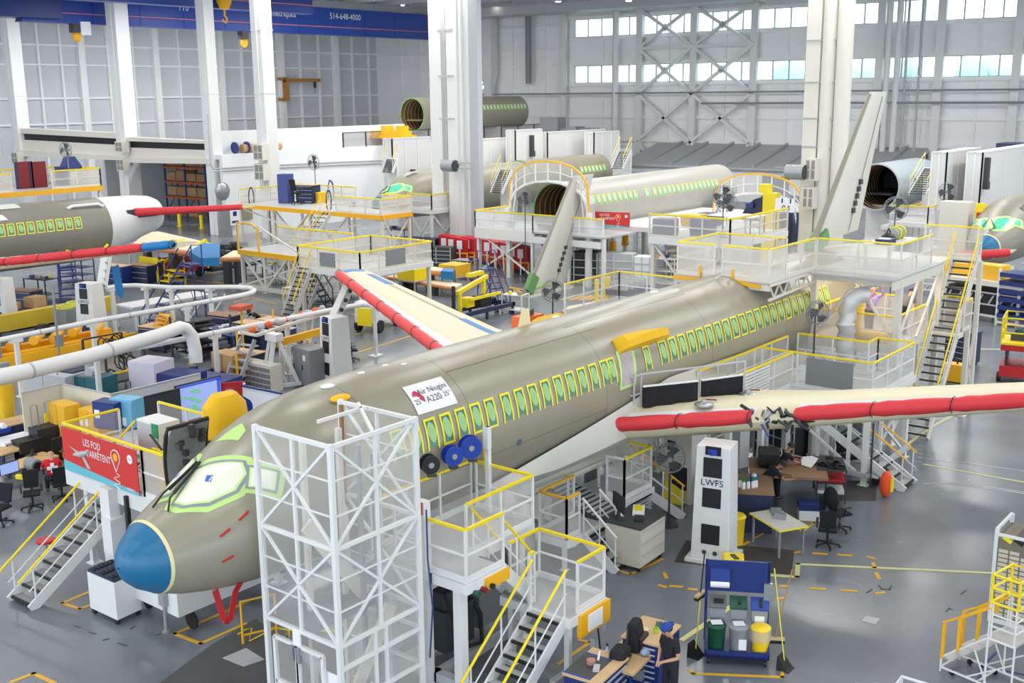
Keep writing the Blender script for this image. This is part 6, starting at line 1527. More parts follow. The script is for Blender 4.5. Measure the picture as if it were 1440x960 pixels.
chair(G(47,716),R_(60),'black office chair pulled back from the birch desk at the left edge')
chair(G(88,702),R_(245),'black office chair under the man in the red shirt')
chair(G(2,737),R_(20),'black office chair mostly cut off by the left edge')
chair(G(126,680),R_(120),'black office chair half hidden below the banner platform')
q=thing('red_stool','round red stool on the floor beside the platform stairs','stool',G(67,783));b=MB();b.lathe([(.05,.42),(.24,.43),(.25,.47),(.23,.5),(.02,.5)],n=20);b.obj('seat',RED,q,True);b=MB();b.tube((0,0,.05),(0,0,.42),.03,8);b.obj('post',STEEL,q);b=MB()
for k in range(5):a=2*PI*k/5;b.bar((0,0,.08),(.2*math.cos(a),.2*math.sin(a),.04),.04)
b.obj('star_base',BLACK,q)
q=thing('hanging_jacket','pale grey jacket hung on the end of the birch desk','jacket',G(6,705));b=MB();b.ball((0,0,.45),.24,10,8,(.8,.5,1.7));b.obj('jacket_body',LGREY,q,True);b=MB();b.ball((.1,-.1,.25),.1,8,6,(.8,.6,2));b.obj('sleeve',LGREY,q,True)
upbox(G(12,635),PI/2,1.6,.9,1.0,NAVY,'blue bench with a wood top at the left edge under the yellow wrapped post','workbench','workbench',2,top=WOOD)
q=upbox(G(28,648),PI/2,1.3,.8,.85,PAPER,'white topped blue drawer unit in front of the wood topped bench','drawer_unit','cabinet');drawer_face(q,-.4,-.6,.6,.1,.8,4,NAVY)
q=thing('tape_dispenser','blue tape dispenser on the wood topped bench at the left edge','dispenser',G(5,607,1.04));b=MB();b.bx(-.2,.2,-.12,.12,0,.14);b.obj('base',REELB,q);b=MB();b.tube((0,-.1,.2),(0,.1,.2),.1,12);b.obj('roll',PAPER,q)
p=G(14,612);q=thing('wrapped_post','tall post wrapped in a yellow cloth beside the cream partition','post',p);b=MB();rings=[]
for z,r in((.0,.26),(.8,.24),(1.5,.3),(2.0,.34),(2.2,.3)):rings.append([(r*math.cos(a)*(1+.12*math.sin(3*a+z)),r*math.sin(a)*.8,z)for a in[2*PI*k/12 for k in range(12)]])
b.loft(rings,caps=True);b.obj('yellow_wrap',YCLOTH,q,True);b=MB();b.tube((0,0,2.1),(0,0,2.5),.06,8);b.box((0,0,2.55),(.4,.3,.25));b.obj('grey_head',GREY,q)
q=thing('tube_rail','grey bent tube frame standing over the cream partition','frame',G(40,540,2.2));b=MB();b.path([(-.6,0,0),(-.6,0,.5),(1.3,.4,.5),(1.3,.4,0)],.03,6);b.obj('tube',GALV,q,True);q.location.z=2.2
upbox(G(212,505,1.9),.25,1.3,1.1,1.9,mat('lavender_white',(216,210,226),.4),'large lavender white cabinet standing between the ducts and the screens',doors=1)
upbox(G(75,522,1.5),.2,2.4,1.0,1.5,LGREY,'low pale grey cabinet with papers on top behind the cream partition',doors=2)
upbox(G(102,518,1.5),.2,1.4,1.2,1.55,NAVY,'navy cabinet beside the grey one, behind the cream partition',doors=2)
q=upbox(G(133,527,1.45),.2,1.3,1.0,1.45,TEAL,'teal cabinet with a grey pump on its top',doors=2,notes=1)
o=thing('pump_unit','grey round pump unit on the teal cabinet','pump',q.location+Vector((0,0,1.45)),.4);b=MB();b.tube((-.35,0,.18),(.15,0,.18),.18,12);b.tube((.1,.3,.2),(.1,.3,.5),.14,10);b.obj('drum',LGREY,o,True);b=MB();b.bx(-.4,.4,-.25,.45,0,.05);b.obj('base',GREY,o)
q=thing('carton','brown carton open in front of the teal cabinet','carton',G(130,548,1.0));b=MB();b.bx(-.35,.35,-.3,.3,-.4,0.1);b.obj('box',CARD,q);b=MB();b.slab([(-.35,-.3,.1),(.35,-.3,.1),(.4,-.5,.2),(-.4,-.5,.2)],(0,0,.02));b.obj('flap',CARD,q);q.location.z=.4
q=thing('machine_rack','black steel rack tangled with hoses and fittings behind the teal cabinet','rack',G(165,545))
b=MB()
for x in(-.9,.9):
 for y in(-.8,.8):b.bx(x-.04,x+.04,y-.04,y+.04,0,2.1)
b.bar((-.9,-.8,2.1),(.9,-.8,2.1),.06);b.bar((-.9,.8,2.1),(.9,.8,2.1),.06);b.bx(-.9,.9,-.8,.8,.4,.48);b.obj('rack_frame',DGREY,q);b=MB();random.seed(33)
for k in range(16):c0=Vector((random.uniform(-.8,.8),random.uniform(-.7,.7),random.uniform(.6,2.0)));b.path([c0+Vector((.22*math.cos(a),.1*math.sin(a),.3*math.sin(a)))for a in[2*PI*j/8 for j in range(7)]],.03,5)
b.obj('hose_tangle',RUBBER,q);b=MB();b.bar((-1.0,-1.0,.9),(1.2,-1.0,.9),.07);b.obj('yellow_bar',YEL,q)
upbox(G(250,522,1.5),.2,1.8,1.2,1.5,BLUE,'royal blue dust extractor box under the bend of the big duct','extractor','machine',1,notes=1)
upbox(G(295,525,1.3),.2,2.2,1.2,1.2,BLUE,'low royal blue machine housing right of the dust extractor','extractor','machine',2)
q=bench(G(225,492),.2,'blue tool chest carrying amber trays behind the lavender cabinet',1.6,1.0,1.2,NAVY,WOOD,4)
o=thing('tray_stack','amber stepped tray rack on the blue tool chest','rack',q.location+Vector((.1,-.3,1.2)));b=MB()
for k in range(4):b.bx(-.3+.12*k,.3,-.4,.4,.15*k,.15*k+.06)
for y in(-.4,.4):b.bar((-.3,y,0),(.2,y,.65),.05)
b.obj('tray',AMBER,o)
def pipe(name,lab,cat,pts,r,m=WHITE,n=14,sleeves=None):
 q=thing(name,lab,cat,(pts[0][0],pts[0][1],0));P=[Vector(p)-q.location for p in pts];b=MB();b.path(P,r,n);b.obj('pipe',m,q,True)
 if sleeves:
  b=MB()
  for i in range(len(P)-1):
   L=(P[i+1]-P[i]).length
   for k in range(int(L/sleeves)):c=P[i].lerp(P[i+1],(k+.5)*sleeves/L);d=(P[i+1]-P[i]).normalized()*.04;b.tube(c-d,c+d,r*1.07,n)
  b.obj('joint_band',LGREY,q,True)
 return q
zd=3.0
D=[G(-60,545,zd),G(0,531,zd),G(120,502,zd),G(225,471,zd),G(243,464,zd)];e=D[-1];dv=(D[-1]-D[-2]).normalized()
D+=[e+dv*.5,e+dv*.85+Vector((0,-.1,-.12)),e+dv*1.1+Vector((0,-.25,-.45)),e+dv*1.15+Vector((0,-.35,-1.0)),e+dv*1.1+Vector((0,-.4,-1.5))]
q=pipe('white_duct','fat white air duct bending down into the blue dust extractor','duct',D,.26,sleeves=2.2)
for px in(60,200):
 p=G(px,520-px*.23,0);b=MB();l=q.location
zr=2.45
def tpost(q,p):
 b=MB();b.bx(p.x-.08,p.x+.08,p.y-.08,p.y+.08,0,zr-.1);b.bx(p.x-.25,p.x+.25,p.y-.1,p.y+.1,zr-.2,zr-.08);b.bx(p.x-.18,p.x+.18,p.y-.18,p.y+.18,0,.03);wobj(b,'tee_post',WHITE,q)
RA=[G(-60,492,zr),G(0,478,zr),G(130,452,zr),G(250,431,zr),G(340,415,zr),G(355,411,zr),G(358,408,zr),G(352,405,zr),G(335,403.5,zr),G(240,404,zr),G(190,401,zr),G(165,402,zr),G(150,405,zr)]
q=pipe('pipe_rail','white tube rail looping back in a hairpin over the far left floor','rail',RA,.11,sleeves=3.5)
for p in(G(22,474,zr),G(130,452,zr),G(262,429,zr),G(240,404,zr),G(205,402,zr),G(157,403.5,zr),G(295,403.5,zr)):tpost(q,p)
RB=[G(-60,537,zr),G(0,522,zr),G(245,479,zr),G(400,449,zr),G(480,433,zr),G(510,428,zr),G(522,429,zr),G(530,434,zr)]
q=pipe('pipe_rail','long straight white tube rail passing behind the cockpit toward the far wing','rail',RB,.11,sleeves=3.5)
for p in(G(30,517,zr),G(302,468,zr),G(403,448,zr),G(135,498,zr)):tpost(q,p)
q=thing('grey_pole','thin grey pole rising in front of the white duct','pole',G(88,545));b=MB();b.tube((0,0,0),(0,0,4.3),.05,8);b.obj('shaft',GREY,q)
q=thing('white_pole','slim white pole with a flat foot behind the forward fuselage','pole',G(529,500,0));b=MB();b.tube((0,0,0),(0,0,3.1),.09,8);b.obj('shaft',WHITE,q);b=MB();b.box((0,0,.02),(.6,.4,.04));b.obj('foot',WHITE,q)
lw_tower(G(132,478),R_(18),'white test tower lettered LWOS behind the tube rails','LWOS',2.9,1.15,1.0)
lw_tower(G(8,462),R_(20),'white test tower at the left edge below the second aircraft wing',None,2.7,1.1,.9)
lw_tower(G(474,540),R_(-10),'white test tower with black panels behind the forward fuselage','LWFS',2.9,1.0,1.0)
q=thing('support_arm','white box arm with round holes leaning up from the test tower to the wing','arm',G(150,472)+Vector((0,0,2.6)));b=MB();b.bar((0,0,0),(.7,.4,1.6),.35,.45);b.obj('arm_beam',WHITE,q);b=MB()
for k in range(4):b.box((.12+.16*k-.08,.06+.09*k-.2,.3+.38*k),(.1,.06,.14));
b.obj('hole',DGREY,q)
q=thing('support_arm','white box arm with round holes reaching toward the far wing of the nearest airliner','arm',G(474,535)+Vector((0,0,2.7)));b=MB();b.bar((0,0,0),(1.6,.6,1.3),.3,.45);b.obj('arm_beam',WHITE,q);b=MB()
for k in range(3):b.tube((.4+.4*k-.03,.0+.15*k,.3+.33*k),(.4+.4*k-.05,-.12+.15*k,.3+.33*k),.09,10)
b.obj('hole',DGREY,q);b=MB();b.box((1.7,.65,1.45),(.35,.3,.3));b.obj('amber_head',AMBER,q)
blue_ladder(G(270,462),R_(-8),'large royal blue rolling ladder beside the looping tube rail',3.4,9,1.1)
blue_ladder(G(100,442),R_(60),'royal blue rolling ladder under the second aircraft wing',2.6,8,.9)
blue_ladder(G(688,432),R_(70),'royal blue rolling ladder among the yellow tooling behind the far wing',2.2,7,.8)
for a in((G(167,398),.2,'blue bench with pale drawers in the second bay, left of the standing man',3),(G(202,397),.2,'blue bench with a brown top beside the standing man',3),(G(38,436),.3,'blue bench with a brown top on wheels at the far left',3),(G(316,474),.15,'blue bench with a brown top below the blue ladder',3),(G(358,487),.15,'tall blue cabinet with a wood top in front of the bent over man',1),(G(390,482),.15,'tall blue cabinet with a yellow post, right of the bent over man',1),(G(345,532),.15,'blue bench with a wood top holding a carton',1)):
 bench(a[0],a[1],a[2],1.7,.9,1.2,BLUE if 'pale' in a[2]else NAVY,DWOOD if 'brown' in a[2]else WOOD,a[3],wheels=False,cat='workbench',nm='workbench')
p=G(345,532);q=thing('carton','large brown carton on the front of the blue bench','carton',(p.x-.9,p.y-.2,.0));b=MB();b.bx(-.4,.4,-.7,.7,.0,.75);b.obj('box',CARD,q);b=MB();b.bx(-.41,-.4,-.05,.05,0,.75);b.obj('tape_strip',mat('tan_tape',(160,120,78),.5),q);q.location.z=.6
q=thing('step_stand','low dark bench step under the large carton','step',(p.x-.9,p.y-.2,0));b=MB();b.bx(-.5,.5,-.9,.9,0,.6);b.obj('stand_body',NAVY,q);b=MB();b.bx(-.52,.52,-.92,.92,.56,.6);b.obj('stand_top',DGREY,q)
q=thing('gantry_cart','white A-frame assembly cart with small stairs and an amber beam','cart',G(375,548))
l=q.location
b=MB();b.bar((0,0,.1),(.4,-.2,2.2),.16);b.bar((1.2,-.6,.1),(.5,-.2,2.2),.16);b.bar((0,.3,.1),(.4,.1,2.2),.1);b.bar((-.2,0,.12),(1.4,-.7,.12),.14);b.bx(.3,.7,-.4,.3,2.0,2.3);b.obj('a_frame',WHITE,q)
b=MB();b.bar((.5,-.2,1.9),(4.6,.3,1.9),.16,.3);b.obj('amber_beam',AMBER,q)
b=MB();b.bar((-.2,.2,2.3),(5.2,1.6,2.3),.12);b.bar((-.2,1.2,2.3),(5.2,2.4,2.3),.12)
for k in range(8):u=k/7;b.bar(Vector((-.2,.2,2.3)).lerp(Vector((5.2,1.6,2.3)),u),Vector((-.2,1.2,2.3)).lerp(Vector((5.2,2.4,2.3)),u),.1)
for x,y in((1.5,.8),(3.2,1.2),(5.0,1.8)):b.bar((x,y,0),(x,y,2.3),.12);b.bar((x,y,0),(x+.8,y+.3,2.2),.07)
b.obj('conveyor_frame',CREAM,q);b=MB()
for k in range(10):u=(k+.5)/10;c0=Vector((-.2,.7,2.42)).lerp(Vector((5.2,2.0,2.42)),u);b.m=k%2;b.ball(c0,.16,8,6)
b.obj('wheel_row',[ORANGE,LGREY],q)
b=MB()
for k in range(6):b.box((-.9+.18*k,1.0,.35+.28*k),(.22,.9,.05),.2)
b.bar((-1.0,.55,.3),(.1,.7,2.0),.05,.2);b.bar((-1.0,1.4,.3),(.1,1.55,2.0),.05,.2);b.obj('small_stair',LGREY,q)
upbox(G(440,540),-.1,1.2,1.0,1.6,GREY,'grey control cabinet with a yellow sticker behind the forward fuselage',doors=2,notes=1)
q=thing('parts_bin_rack','cream rack of small parts bins behind the whiteboard','rack',G(368,545));b=MB();b.bx(-.3,.3,-1.0,1.0,0,1.1);b.obj('carcass',CREAM,q);b=MB()
for i in range(4):
 for j in range(8):b.bx(-.33,-.3,-.95+.24*j,-.76+.24*j,.1+.24*i,.26+.24*i)
b.obj('bin_front',GREY,q)
q=thing('black_shelving','low black rack of stacked flat parts behind the dust extractor','rack',G(285,500));b=MB();random.seed(12)
for k in range(12):b.box((random.uniform(-.5,.5),random.uniform(-.8,.8),.25+.13*k),(1.5,1.0,.05),random.uniform(-.2,.2))
b.obj('flat_part',BLACK,q);b=MB()
for x in(-1.0,1.0):
 for y in(-.9,.9):b.bx(x-.04,x+.04,y-.04,y+.04,0,1.9)
b.obj('upright',DGREY,q)
q=thing('blue_worktable','blue table strewn with white parts in front of the blue cabinets','table',G(325,492));b=MB();b.bx(-.9,.9,-1.3,1.3,.9,1.0);b.obj('table_top',BLUE,q);b=MB()
for x in(-.8,.8):
 for y in(-1.2,1.2):b.bx(x-.04,x+.04,y-.04,y+.04,0,.9)
b.obj('leg_frame',NAVY,q);b=MB();random.seed(6)
for k in range(12):b.box((random.uniform(-.8,.8),random.uniform(-1.2,1.2),1.04),(.25,.2,.08),random.uniform(0,3))
b.obj('white_parts',PAPER,q)
q=thing('red_vise','orange red bench fixture on a thin amber post beside the blue table','fixture',G(343,500));b=MB();b.tube((0,0,0),(0,0,2.2),.05,8);b.obj('post',AMBER,q);b=MB();b.box((0,0,2.3),(.9,.7,.2),.3);b.obj('head',mat('rust_red',(196,82,52),.6),q)
for px,y,h,lab in((336,560,1.9,'slim amber post left of the red warning sign'),(337,530,2.2,'slim amber post with a red lamp in front of the carton bench'),(386,480,1.6,'slim yellow post in front of the tall blue cabinet')):
 q=thing('amber_post',lab,'post',G(px,y));b=MB();b.tube((0,0,0),(0,0,h),.05,8);b.obj('post',AMBER,q);b=MB();b.lathe([(.2,0),(.2,.03),(.06,.05)],n=12);b.obj('foot',AMBER,q)
q=thing('yellow_fixture','long amber assembly fixture with cylinders lying at the left edge','fixture',G(50,510))
b=MB();b.bx(-3.5,4.5,-.9,.9,.2,.5);b.bx(-3.2,4.2,-.8,-.4,.5,.8);b.bx(-3.2,4.2,.4,.8,.5,.85);b.bx(-3.4,4.6,-1.05,-.95,.25,.75);b.obj('bed',AMBER,q)
for k in range(7):b=MB();c0=Vector((-2.8+1.0*k,.1*(k%3),1.0+.12*(k%2)));b.tube(c0+Vector((-.4,-.4,0)),c0+Vector((.4,.4,.1)),.22,10);b.obj('cylinder',AMBER if k%3 else CABY,q,True)
b=MB();b.bx(-2.6,-2.0,-1.0,-.95,.7,1.5);b.bx(.5,.9,-1.0,-.95,.6,1.3);b.obj('panel',GREY,q)
q=thing('yellow_box_beam','yellow box beam with white round marks behind the amber fixture','beam',G(60,470));b=MB();b.bar((-4,0,.9),(4.5,.6,.9),.5,.8);b.obj('beam',mat('dull_yellow',(206,178,52),.5),q);b=MB()
for x in(-2.5,0,2.5):b.bx(x-.2,x+.2,-.4,.4,0,.55)
b.obj('trestle',DGREY,q)
q=thing('navy_skip','navy tray skip with cartons at the far left behind the yellow beam','skip',G(45,455));b=MB();b.bx(-2.5,2.8,-1.2,1.2,.1,.9);b.obj('skip_body',NAVY,q);b=MB();b.box((.3,0,1.15),(.9,.7,.6),.3);b.box((-.9,.2,1.05),(.8,.6,.4),.6);b.obj('carton',CARD,q)
q=thing('coil_stand','low stand with lime hose coils beside the test tower','stand',G(105,470));b=MB();b.bx(-.7,.7,-.6,.6,.0,1.4);b.obj('stand_body',GREY,q);b=MB()
for k in range(4):b.path([(.5*math.cos(a)+(k-1.5)*.18,.4*math.sin(a),1.45+.06*k)for a in[2*PI*j/16 for j in range(16)]],.05,6,closed=True)
b.obj('hose_coil',mat('lime_hose',(206,204,80),.5),q,True)
q=thing('white_frame_table','low white braced frame table beside the tube rail loop','table',G(215,455));b=MB();b.bx(-1.6,3.4,-.9,.9,1.1,1.2)
for x in(-1.5,.2,1.8,3.3):
 for y in(-.8,.8):b.bx(x-.05,x+.05,y-.05,y+.05,0,1.1)
 b.bar((x,-.8,.1),(x+.9,-.8,1.1),.06)
b.obj('frame',WHITE,q);b=MB();b.bx(-1.7,3.5,-1.0,-.92,1.1,1.24);b.obj('edge_rail',LGREY,q)
q=thing('covered_trolley','white aircraft tug with dark wheels under the far wing','tug',G(530,462),.3);b=MB();b.bx(-1.2,1.6,-.6,.6,.5,1.0);b.bx(-1.2,-.6,-.6,.6,1.0,1.6);b.obj('tug_body',WHITE,q,bevel=.05)
for x in(-.8,1.1):
 for y in(-.6,.6):b=MB();b.tube((x,y-.1,.32),(x,y+.1,.32),.32,14);b.obj('wheel',RUBBER,q)
b=MB();b.bx(-1.3,-1.2,-.4,.4,.4,1.3);b.obj('yellow_guard',YEL,q)
chair(G(495,507),R_(150),'black office chair on the open floor behind the forward fuselage')
def stab(root,s,y0,z0,ln=5.2,m=COVER):
 """right-hand tailplane with a red leading edge cover"""
 b=MB();rings=[]
 for u,x,c,t in((0,s,2.6,.3),(1,s+3.1,1.1,.14)):rings.append([Vector((x+c*a,y0-ln*u,z0+.4*u+t*v*.5))for a,v in((0,0),(.1,.8),(.4,1),(1,.1),(1,-.1),(.4,-1),(.1,-.8))])
 b.loft(rings,caps=True);o=b.obj('tailplane',BEIGE,root,True)
 b=MB();n=9;P=[Vector((s+3.1*k/n,y0-ln*k/n,z0+.4*k/n))for k in range(n+1)];b.path(P,[.26-.1*k/n for k in range(n+1)],10);b.obj('leading_edge_cover',m,o,True)
stab(air,32.4,-1.2,1.1,4.4)
DTAUPE=skin_mat('grey_taupe_skin',(128,124,112),rings=(12.0,18.9))
P2=Vector((5.64,60,4.33))
a2=thing('airliner','grey taupe aircraft with a white tail, cut by the left edge of the frame','airplane',P2)
b=MB();fus_mesh(b,13,28.6,n=36);fus_mesh(b,28.6,30.4,TAIL,36);b.obj('fuselage',DTAUPE,a2,True)
b=MB();st=[(30.4,1.77,-1.62,1.68),(31.6,1.75,-1.35,1.52),(33.0,1.7,-.85,1.32),(33.9,1.6,-.6,1.2),(34.35,1.4,-.4,1.0),(34.5,1.0,0,.5)];fus_mesh(b,30.4,34.5,st,32,caps=True);b.obj('white_tail_section',WHITE,a2,True)
for k in range(11):masked_window(a2,28.1-.56*k,.42,mode=1)
b=MB();b.path([fpt(27.4,118,.05),fpt(27.8,122,.25),fpt(29.6,122,.25),fpt(30.0,116,.05)],.09,8);b.obj('yellow_handle',YEL,a2,True)
b=MB();b.path([fpt(28.0,40,.02),fpt(28.3,38,.12),fpt(29.9,38,.12),fpt(30.2,42,.02)],.09,6);b.obj('white_bracket',PAPER,a2,True)
b=MB();patch(b,[(23.2,40),(24.2,40),(24.4,52),(23.4,52)],.015);b.obj('paper_sheet',PAPER,a2)
b=MB();fus_mesh(b,19,25.5,n=14,a0=0,a1=26);
for i in range(len(b.v)):v=Vector(b.v[i]);b.v[i]=(v.x,v.y*1.01,v.z+.02)
b.obj('crown_fairing',mat('pale_green_fairing',(206,216,200),.5),a2,True)
stab(a2,32.2,-1.1,.8,6.2)
b=MB();b.box((32.6,-1.2,.75),(2.0,.4,.5));b.obj('tail_opening',DGREY,a2)
had=set(a2.children)
wn2=wn.copy();COL.objects.link(wn2);wn2.parent=a2
sv=(stn,air);le_cover(stn,4.35,15.0,segs=7,parent=a2)
le_cover(stn,15.0,16.2,'blue_tip_cover',WINGTIPB,1,parent=a2)
skin_strip(stn,4.3,16,.06,.2,WSTRIP,'white_strip',wn2)
for o in a2.children:
 if o not in had:o.location.x+=1.4
q=thing('blue_cloth','blue cloth hanging below the second aircraft wing near its tip','cloth',G(160,376,4.3));b=MB();b.slab([(-.1,0,0),(.25,0,.1),(.4,0,-1.2),(.25,0,-1.5),(.0,0,-1.2)],(.05,.1,0));b.obj('cloth_sheet',WINGTIPB,q)
a3=thing('airliner','taupe airliner nose with a blue radome, cut by the right edge of the frame','airplane',(62.0,17.45,4.07))
b=MB();fus_mesh(b,.62,16,n=36);b.obj('fuselage',DTAUPE,a3,True);b=MB();fus_mesh(b,0,.6,n=32);b.obj('radome',RADOME,a3,True)
b=MB();fus_mesh(b,.59,.66,n=32);
for i in range(len(b.v)):v=Vector(b.v[i]);c=Vector((v.x,0,-.6));b.v[i]=tuple(c+(v-c)*1.012)
b.obj('radome_rim',MATS['cream_rim'],a3,True)
def cockpit(root,gl=GLASSG):
 for uv in(SC1,SC2,SC3,SC4):
  b=MB();polypatch(b,dense(grow(uv,.16,8)),0.008);o=b.obj('primer_surround',PRIMER,root);b=MB();polypatch(b,dense(grow(uv,-.02,-1)),0.018);b.obj('windscreen_pane',gl,o)
 b=MB();b.path([fpt(.9,4,.06),fpt(1.2,14,.1),fpt(1.9,-6,.07)],.03,5);b.path([fpt(.9,-14,.06),fpt(1.2,-20,.1),fpt(1.9,-14,.07)],.03,5);b.obj('windscreen_wiper',BLACK,root)
cockpit(a3)
b=MB();patch(b,[(3.6,30),(4.4,30),(4.4,40),(3.6,40)],.02);b.obj('dark_hatch',DGREY,a3)
a4=thing('airliner','taupe airliner nose with green tinted windscreen in the middle distance, left of the column cluster','airplane',(58.7,60,4.33))
b=MB();fus_mesh(b,.62,19,n=36);b.obj('fuselage',TAUPEB,a4,True);b=MB();fus_mesh(b,0,.6,n=28);b.obj('radome',mat('teal_radome',(48,112,118),.5),a4,True);cockpit(a4)
b=MB();patch(b,[(3.2,8),(4.2,8),(4.2,22),(3.2,18)],.02);b.obj('dark_hatch',DGREY,a4)
def barrel(loc,L,lab,m,wins=(),inside=COPPER,green=True,taper=None,film=GLASSG):
 q=thing('fuselage_section',lab,'fuselage section',loc);n=36
 def ring(x,k):return[(x,1.78*k*math.sin(a),1.80*k*math.cos(a))for a in[2*PI*i/n for i in range(n)]]
 b=MB();st=[(0,1),(L,1)]+(taper or[]);b.loft([ring(x,k)for x,k in st]);b.obj('outer_skin',m,q,True)
 b=MB();b.loft([ring(.02,.97),ring(L*.7,.96)]);b.loft([ring(L*.7,.96),ring(L*.7+.01,.01)]);b.obj('inside',inside,q,True)
 b=MB()
 for k in range(1,int(min(L*.6,8)/.55)):b.path([(x,y,z)for x,y,z in ring(.55*k,.94)],.045,4,closed=True)
 b.obj('frame_rib',mat('rib_brown',(140,116,74),.5),q)
 b=MB();b.loft([ring(-.01,1.0),ring(-.01,.94)]);b.obj('end_ring',PRIMERD if green else LGREY,q)
 b=MB();b.bx(.3,L*.65,-1.1,1.1,-.62,-.5);b.obj('cabin_floor',inside,q)
 b=MB();zf=-loc[2]+(MZ if loc[2]>9 else 0)
 for x in(L*.2,L*.75):b.bx(x-.2,x+.2,-1.3,1.3,zf,-1.5);b.bx(x-.3,x+.3,-1.5,1.5,zf,zf+.15)
 b.obj('cradle',WHITE,q)
 for s in wins:masked_window(q,s+.001,.40,60,78,0,1,[(-1,1.8,-1.8,1.78),(L+1,1.8,-1.8,1.78)],film,mat('bright_film',(176,232,206),.3))
 return q
barrel((57.0,42,4.5),21,'long grey fuselage section with an open green rimmed end under an arched platform',skin_mat('pale_grey_skin',(166,164,156),rings=(6,12)),[1.6+.62*k for k in range(9)]+[8.0,9.0]+[9.7+.62*k for k in range(14)])
barrel((88.3,84,MZ+2.75),18,'open ended grey green barrel standing on the white mezzanine',TAUPEB,[3+.62*k for k in range(24)])
q=barrel((85.0,32,4.5),8.5,'silver fuselage section with an open dark end at the right, behind the tail fin',SILVER,(),BLACK,False,[(10,.9),(12,.72),(13.5,.55)])
for k in range(5):masked_window(q,3.2+.8*k,.5,66,96,0,1,[(-1,1.8,-1.8,1.78),(20,1.8,-1.8,1.78)],PRIMERD,PRIMERD)
barrel((76,60,4.4),12,'far grey fuselage section behind the arched platform',TAUPEB,[7+.6*k for k in range(7)])
f2=thing('tail_fin','grey tail fin standing alone on a green bracket behind the fuselage','tail fin',(51.6,40.2,.0))
fin_assembly(f2,TAUPEB,.15,6.8,0,3.9,4.7,7.0)
b=MB();b.box((.2,-.25,.8),(.7,.3,1.1),ry=.6);b.obj('green_bracket',PRIMERD,f2);b=MB();b.bx(-.2,4.2,-.5,.5,0,.12);b.obj('stand',CREAM,f2)
b=MB();b.bx(.3,2.4,-.35,-.3,.5,.65);b.obj('green_strip',PRIMER,f2)
def loose_wing(pts,z,tip,lab,le=ORANGE,th=.3):
 P=[G(px,py,z)for px,py in pts];q=thing('loose_wing',lab,'wing',(P[0].x,P[0].y,0));l=q.location
 b=MB();b.slab([p-l for p in P],(0,0,-th));b.obj('wing_box',BEIGE,q)
 b=MB();b.path([P[0]-l-Vector((0,0,th/2)),P[1]-l-Vector((0,0,th/2))],th*.55,8);b.obj('orange_edge',mat('copper_edge',(214,140,86),.5),q,True)
 if tip:
  T=[G(px,py,z+.05)for px,py in tip];b=MB();b.slab([p-l for p in T],(0,0,-.5));b.obj('blue_tip',WINGTIPB,q)
 b=MB()
 for u in(.25,.7):c=P[0].lerp(P[1],u)-l;b.bx(c.x-.2,c.x+.2,c.y-.2,c.y+.2,0,z-th)
 b.obj('trestle',DGREY,q);return q
loose_wing([(187,342),(268,353),(308,344),(222,325),(206,327)],2.2,[(266,353),(282,363),(308,362),(309,343),(286,341)],'cream wing with a bright blue tip cover lying beyond the second aircraft')
loose_wing([(310,362),(345,361),(350,352),(328,352)],1.7,None,'white wing piece with an orange edge beside the cream trestle platform')
loose_wing([(565,377),(622,381),(640,379),(560,368),(548,366)],1.3,[(620,381),(636,382),(640,378),(624,376)],'narrow cream wing with a blue tip lying behind the far wing')
loose_wing([(545,388),(640,404),(650,399),(560,384)],.7,None,'narrow cream flap lying on the floor behind the far wing',th=.2)
loose_wing([(790,437),(840,428),(835,424),(800,430)],.9,None,'cream panel lying behind the fuselage crown, below the standing fin',th=.15)
KC=dict(frame=CREAM,scr=MESHC,step=1.6,pw=.07,tw=.09)
KF=dict(frame=WHITE,scr=MESHF,step=1.8,pw=.07,tw=.09)
def plat(lab,x0,x1,y0,y1,z,sides='wsen',K=KC,edge=AMBER,legs=True,name='work_platform',brace=True):
 q=thing(name,lab,'platform',((x0+x1)/2,(y0+y1)/2,0));b=MB();b.bx(x0,x1,y0,y1,z-.08,z);o=wobj(b,'deck',LGREY,q)
 b=MB();b.bx(x0-.08,x0,y0,y1,z-.3,z);b.bx(x0,x1,y0-.08,y0,z-.3,z);wobj(b,'deck_edge',edge,q,o);b=MB();b.bx(x1-.1,x1,y0,y1,z-.3,z-.08);b.bx(x0,x1,y1-.1,y1,z-.3,z-.08);wobj(b,'deck_beam',K['frame'],q,o)
 C_={'w':((x0,y0),(x0,y1)),'s':((x0,y0),(x1,y0)),'e':((x1,y0),(x1,y1)),'n':((x0,y1),(x1,y1))}
 for s in sides:p,c=C_[s];rail(q,[(*p,z),(*c,z)],**K)
 if legs:
  for x in(x0+.15,x1-.15):
   for y in(y0+.15,y1-.15):leg(q,x,y,z-.1,.18,K['frame'])
  if brace:braces(q,[((x0+.15,y0+.15,.3),(x0+.15,y1-.15,z-.3)),((x0+.15,y1-.15,.3),(x0+.15,y0+.15,z-.3)),((x0+.15,y0+.15,.3),(x1-.15,y0+.15,z-.3)),((x1-.15,y0+.15,.3),(x0+.15,y0+.15,z-.3))],.1,K['frame'])
 return q
q=plat('cream mesh sided platform on tall legs behind the far wing tip',40.6,46.2,42.7,47.6,2.6,edge=WHITE,brace=False)
b=MB();b.bx(40.56,40.6,44.6,45.8,2.75,3.5);wobj(b,'grey_panel',GREY,q);b=MB();b.bx(42.5,44.0,42.66,42.7,2.75,3.6);wobj(b,'grey_panel',GREY,q)
stairs(q,(39.2,47.0,0),(40.6,47.0,2.6),.9,11,string=CREAM,tread=CTREAD)
ZQ=3.75
q=plat('cream platform with amber edge round the distant nose, carrying blue cabinets',54.0,57.0,54.5,70,ZQ,'',legs=True)
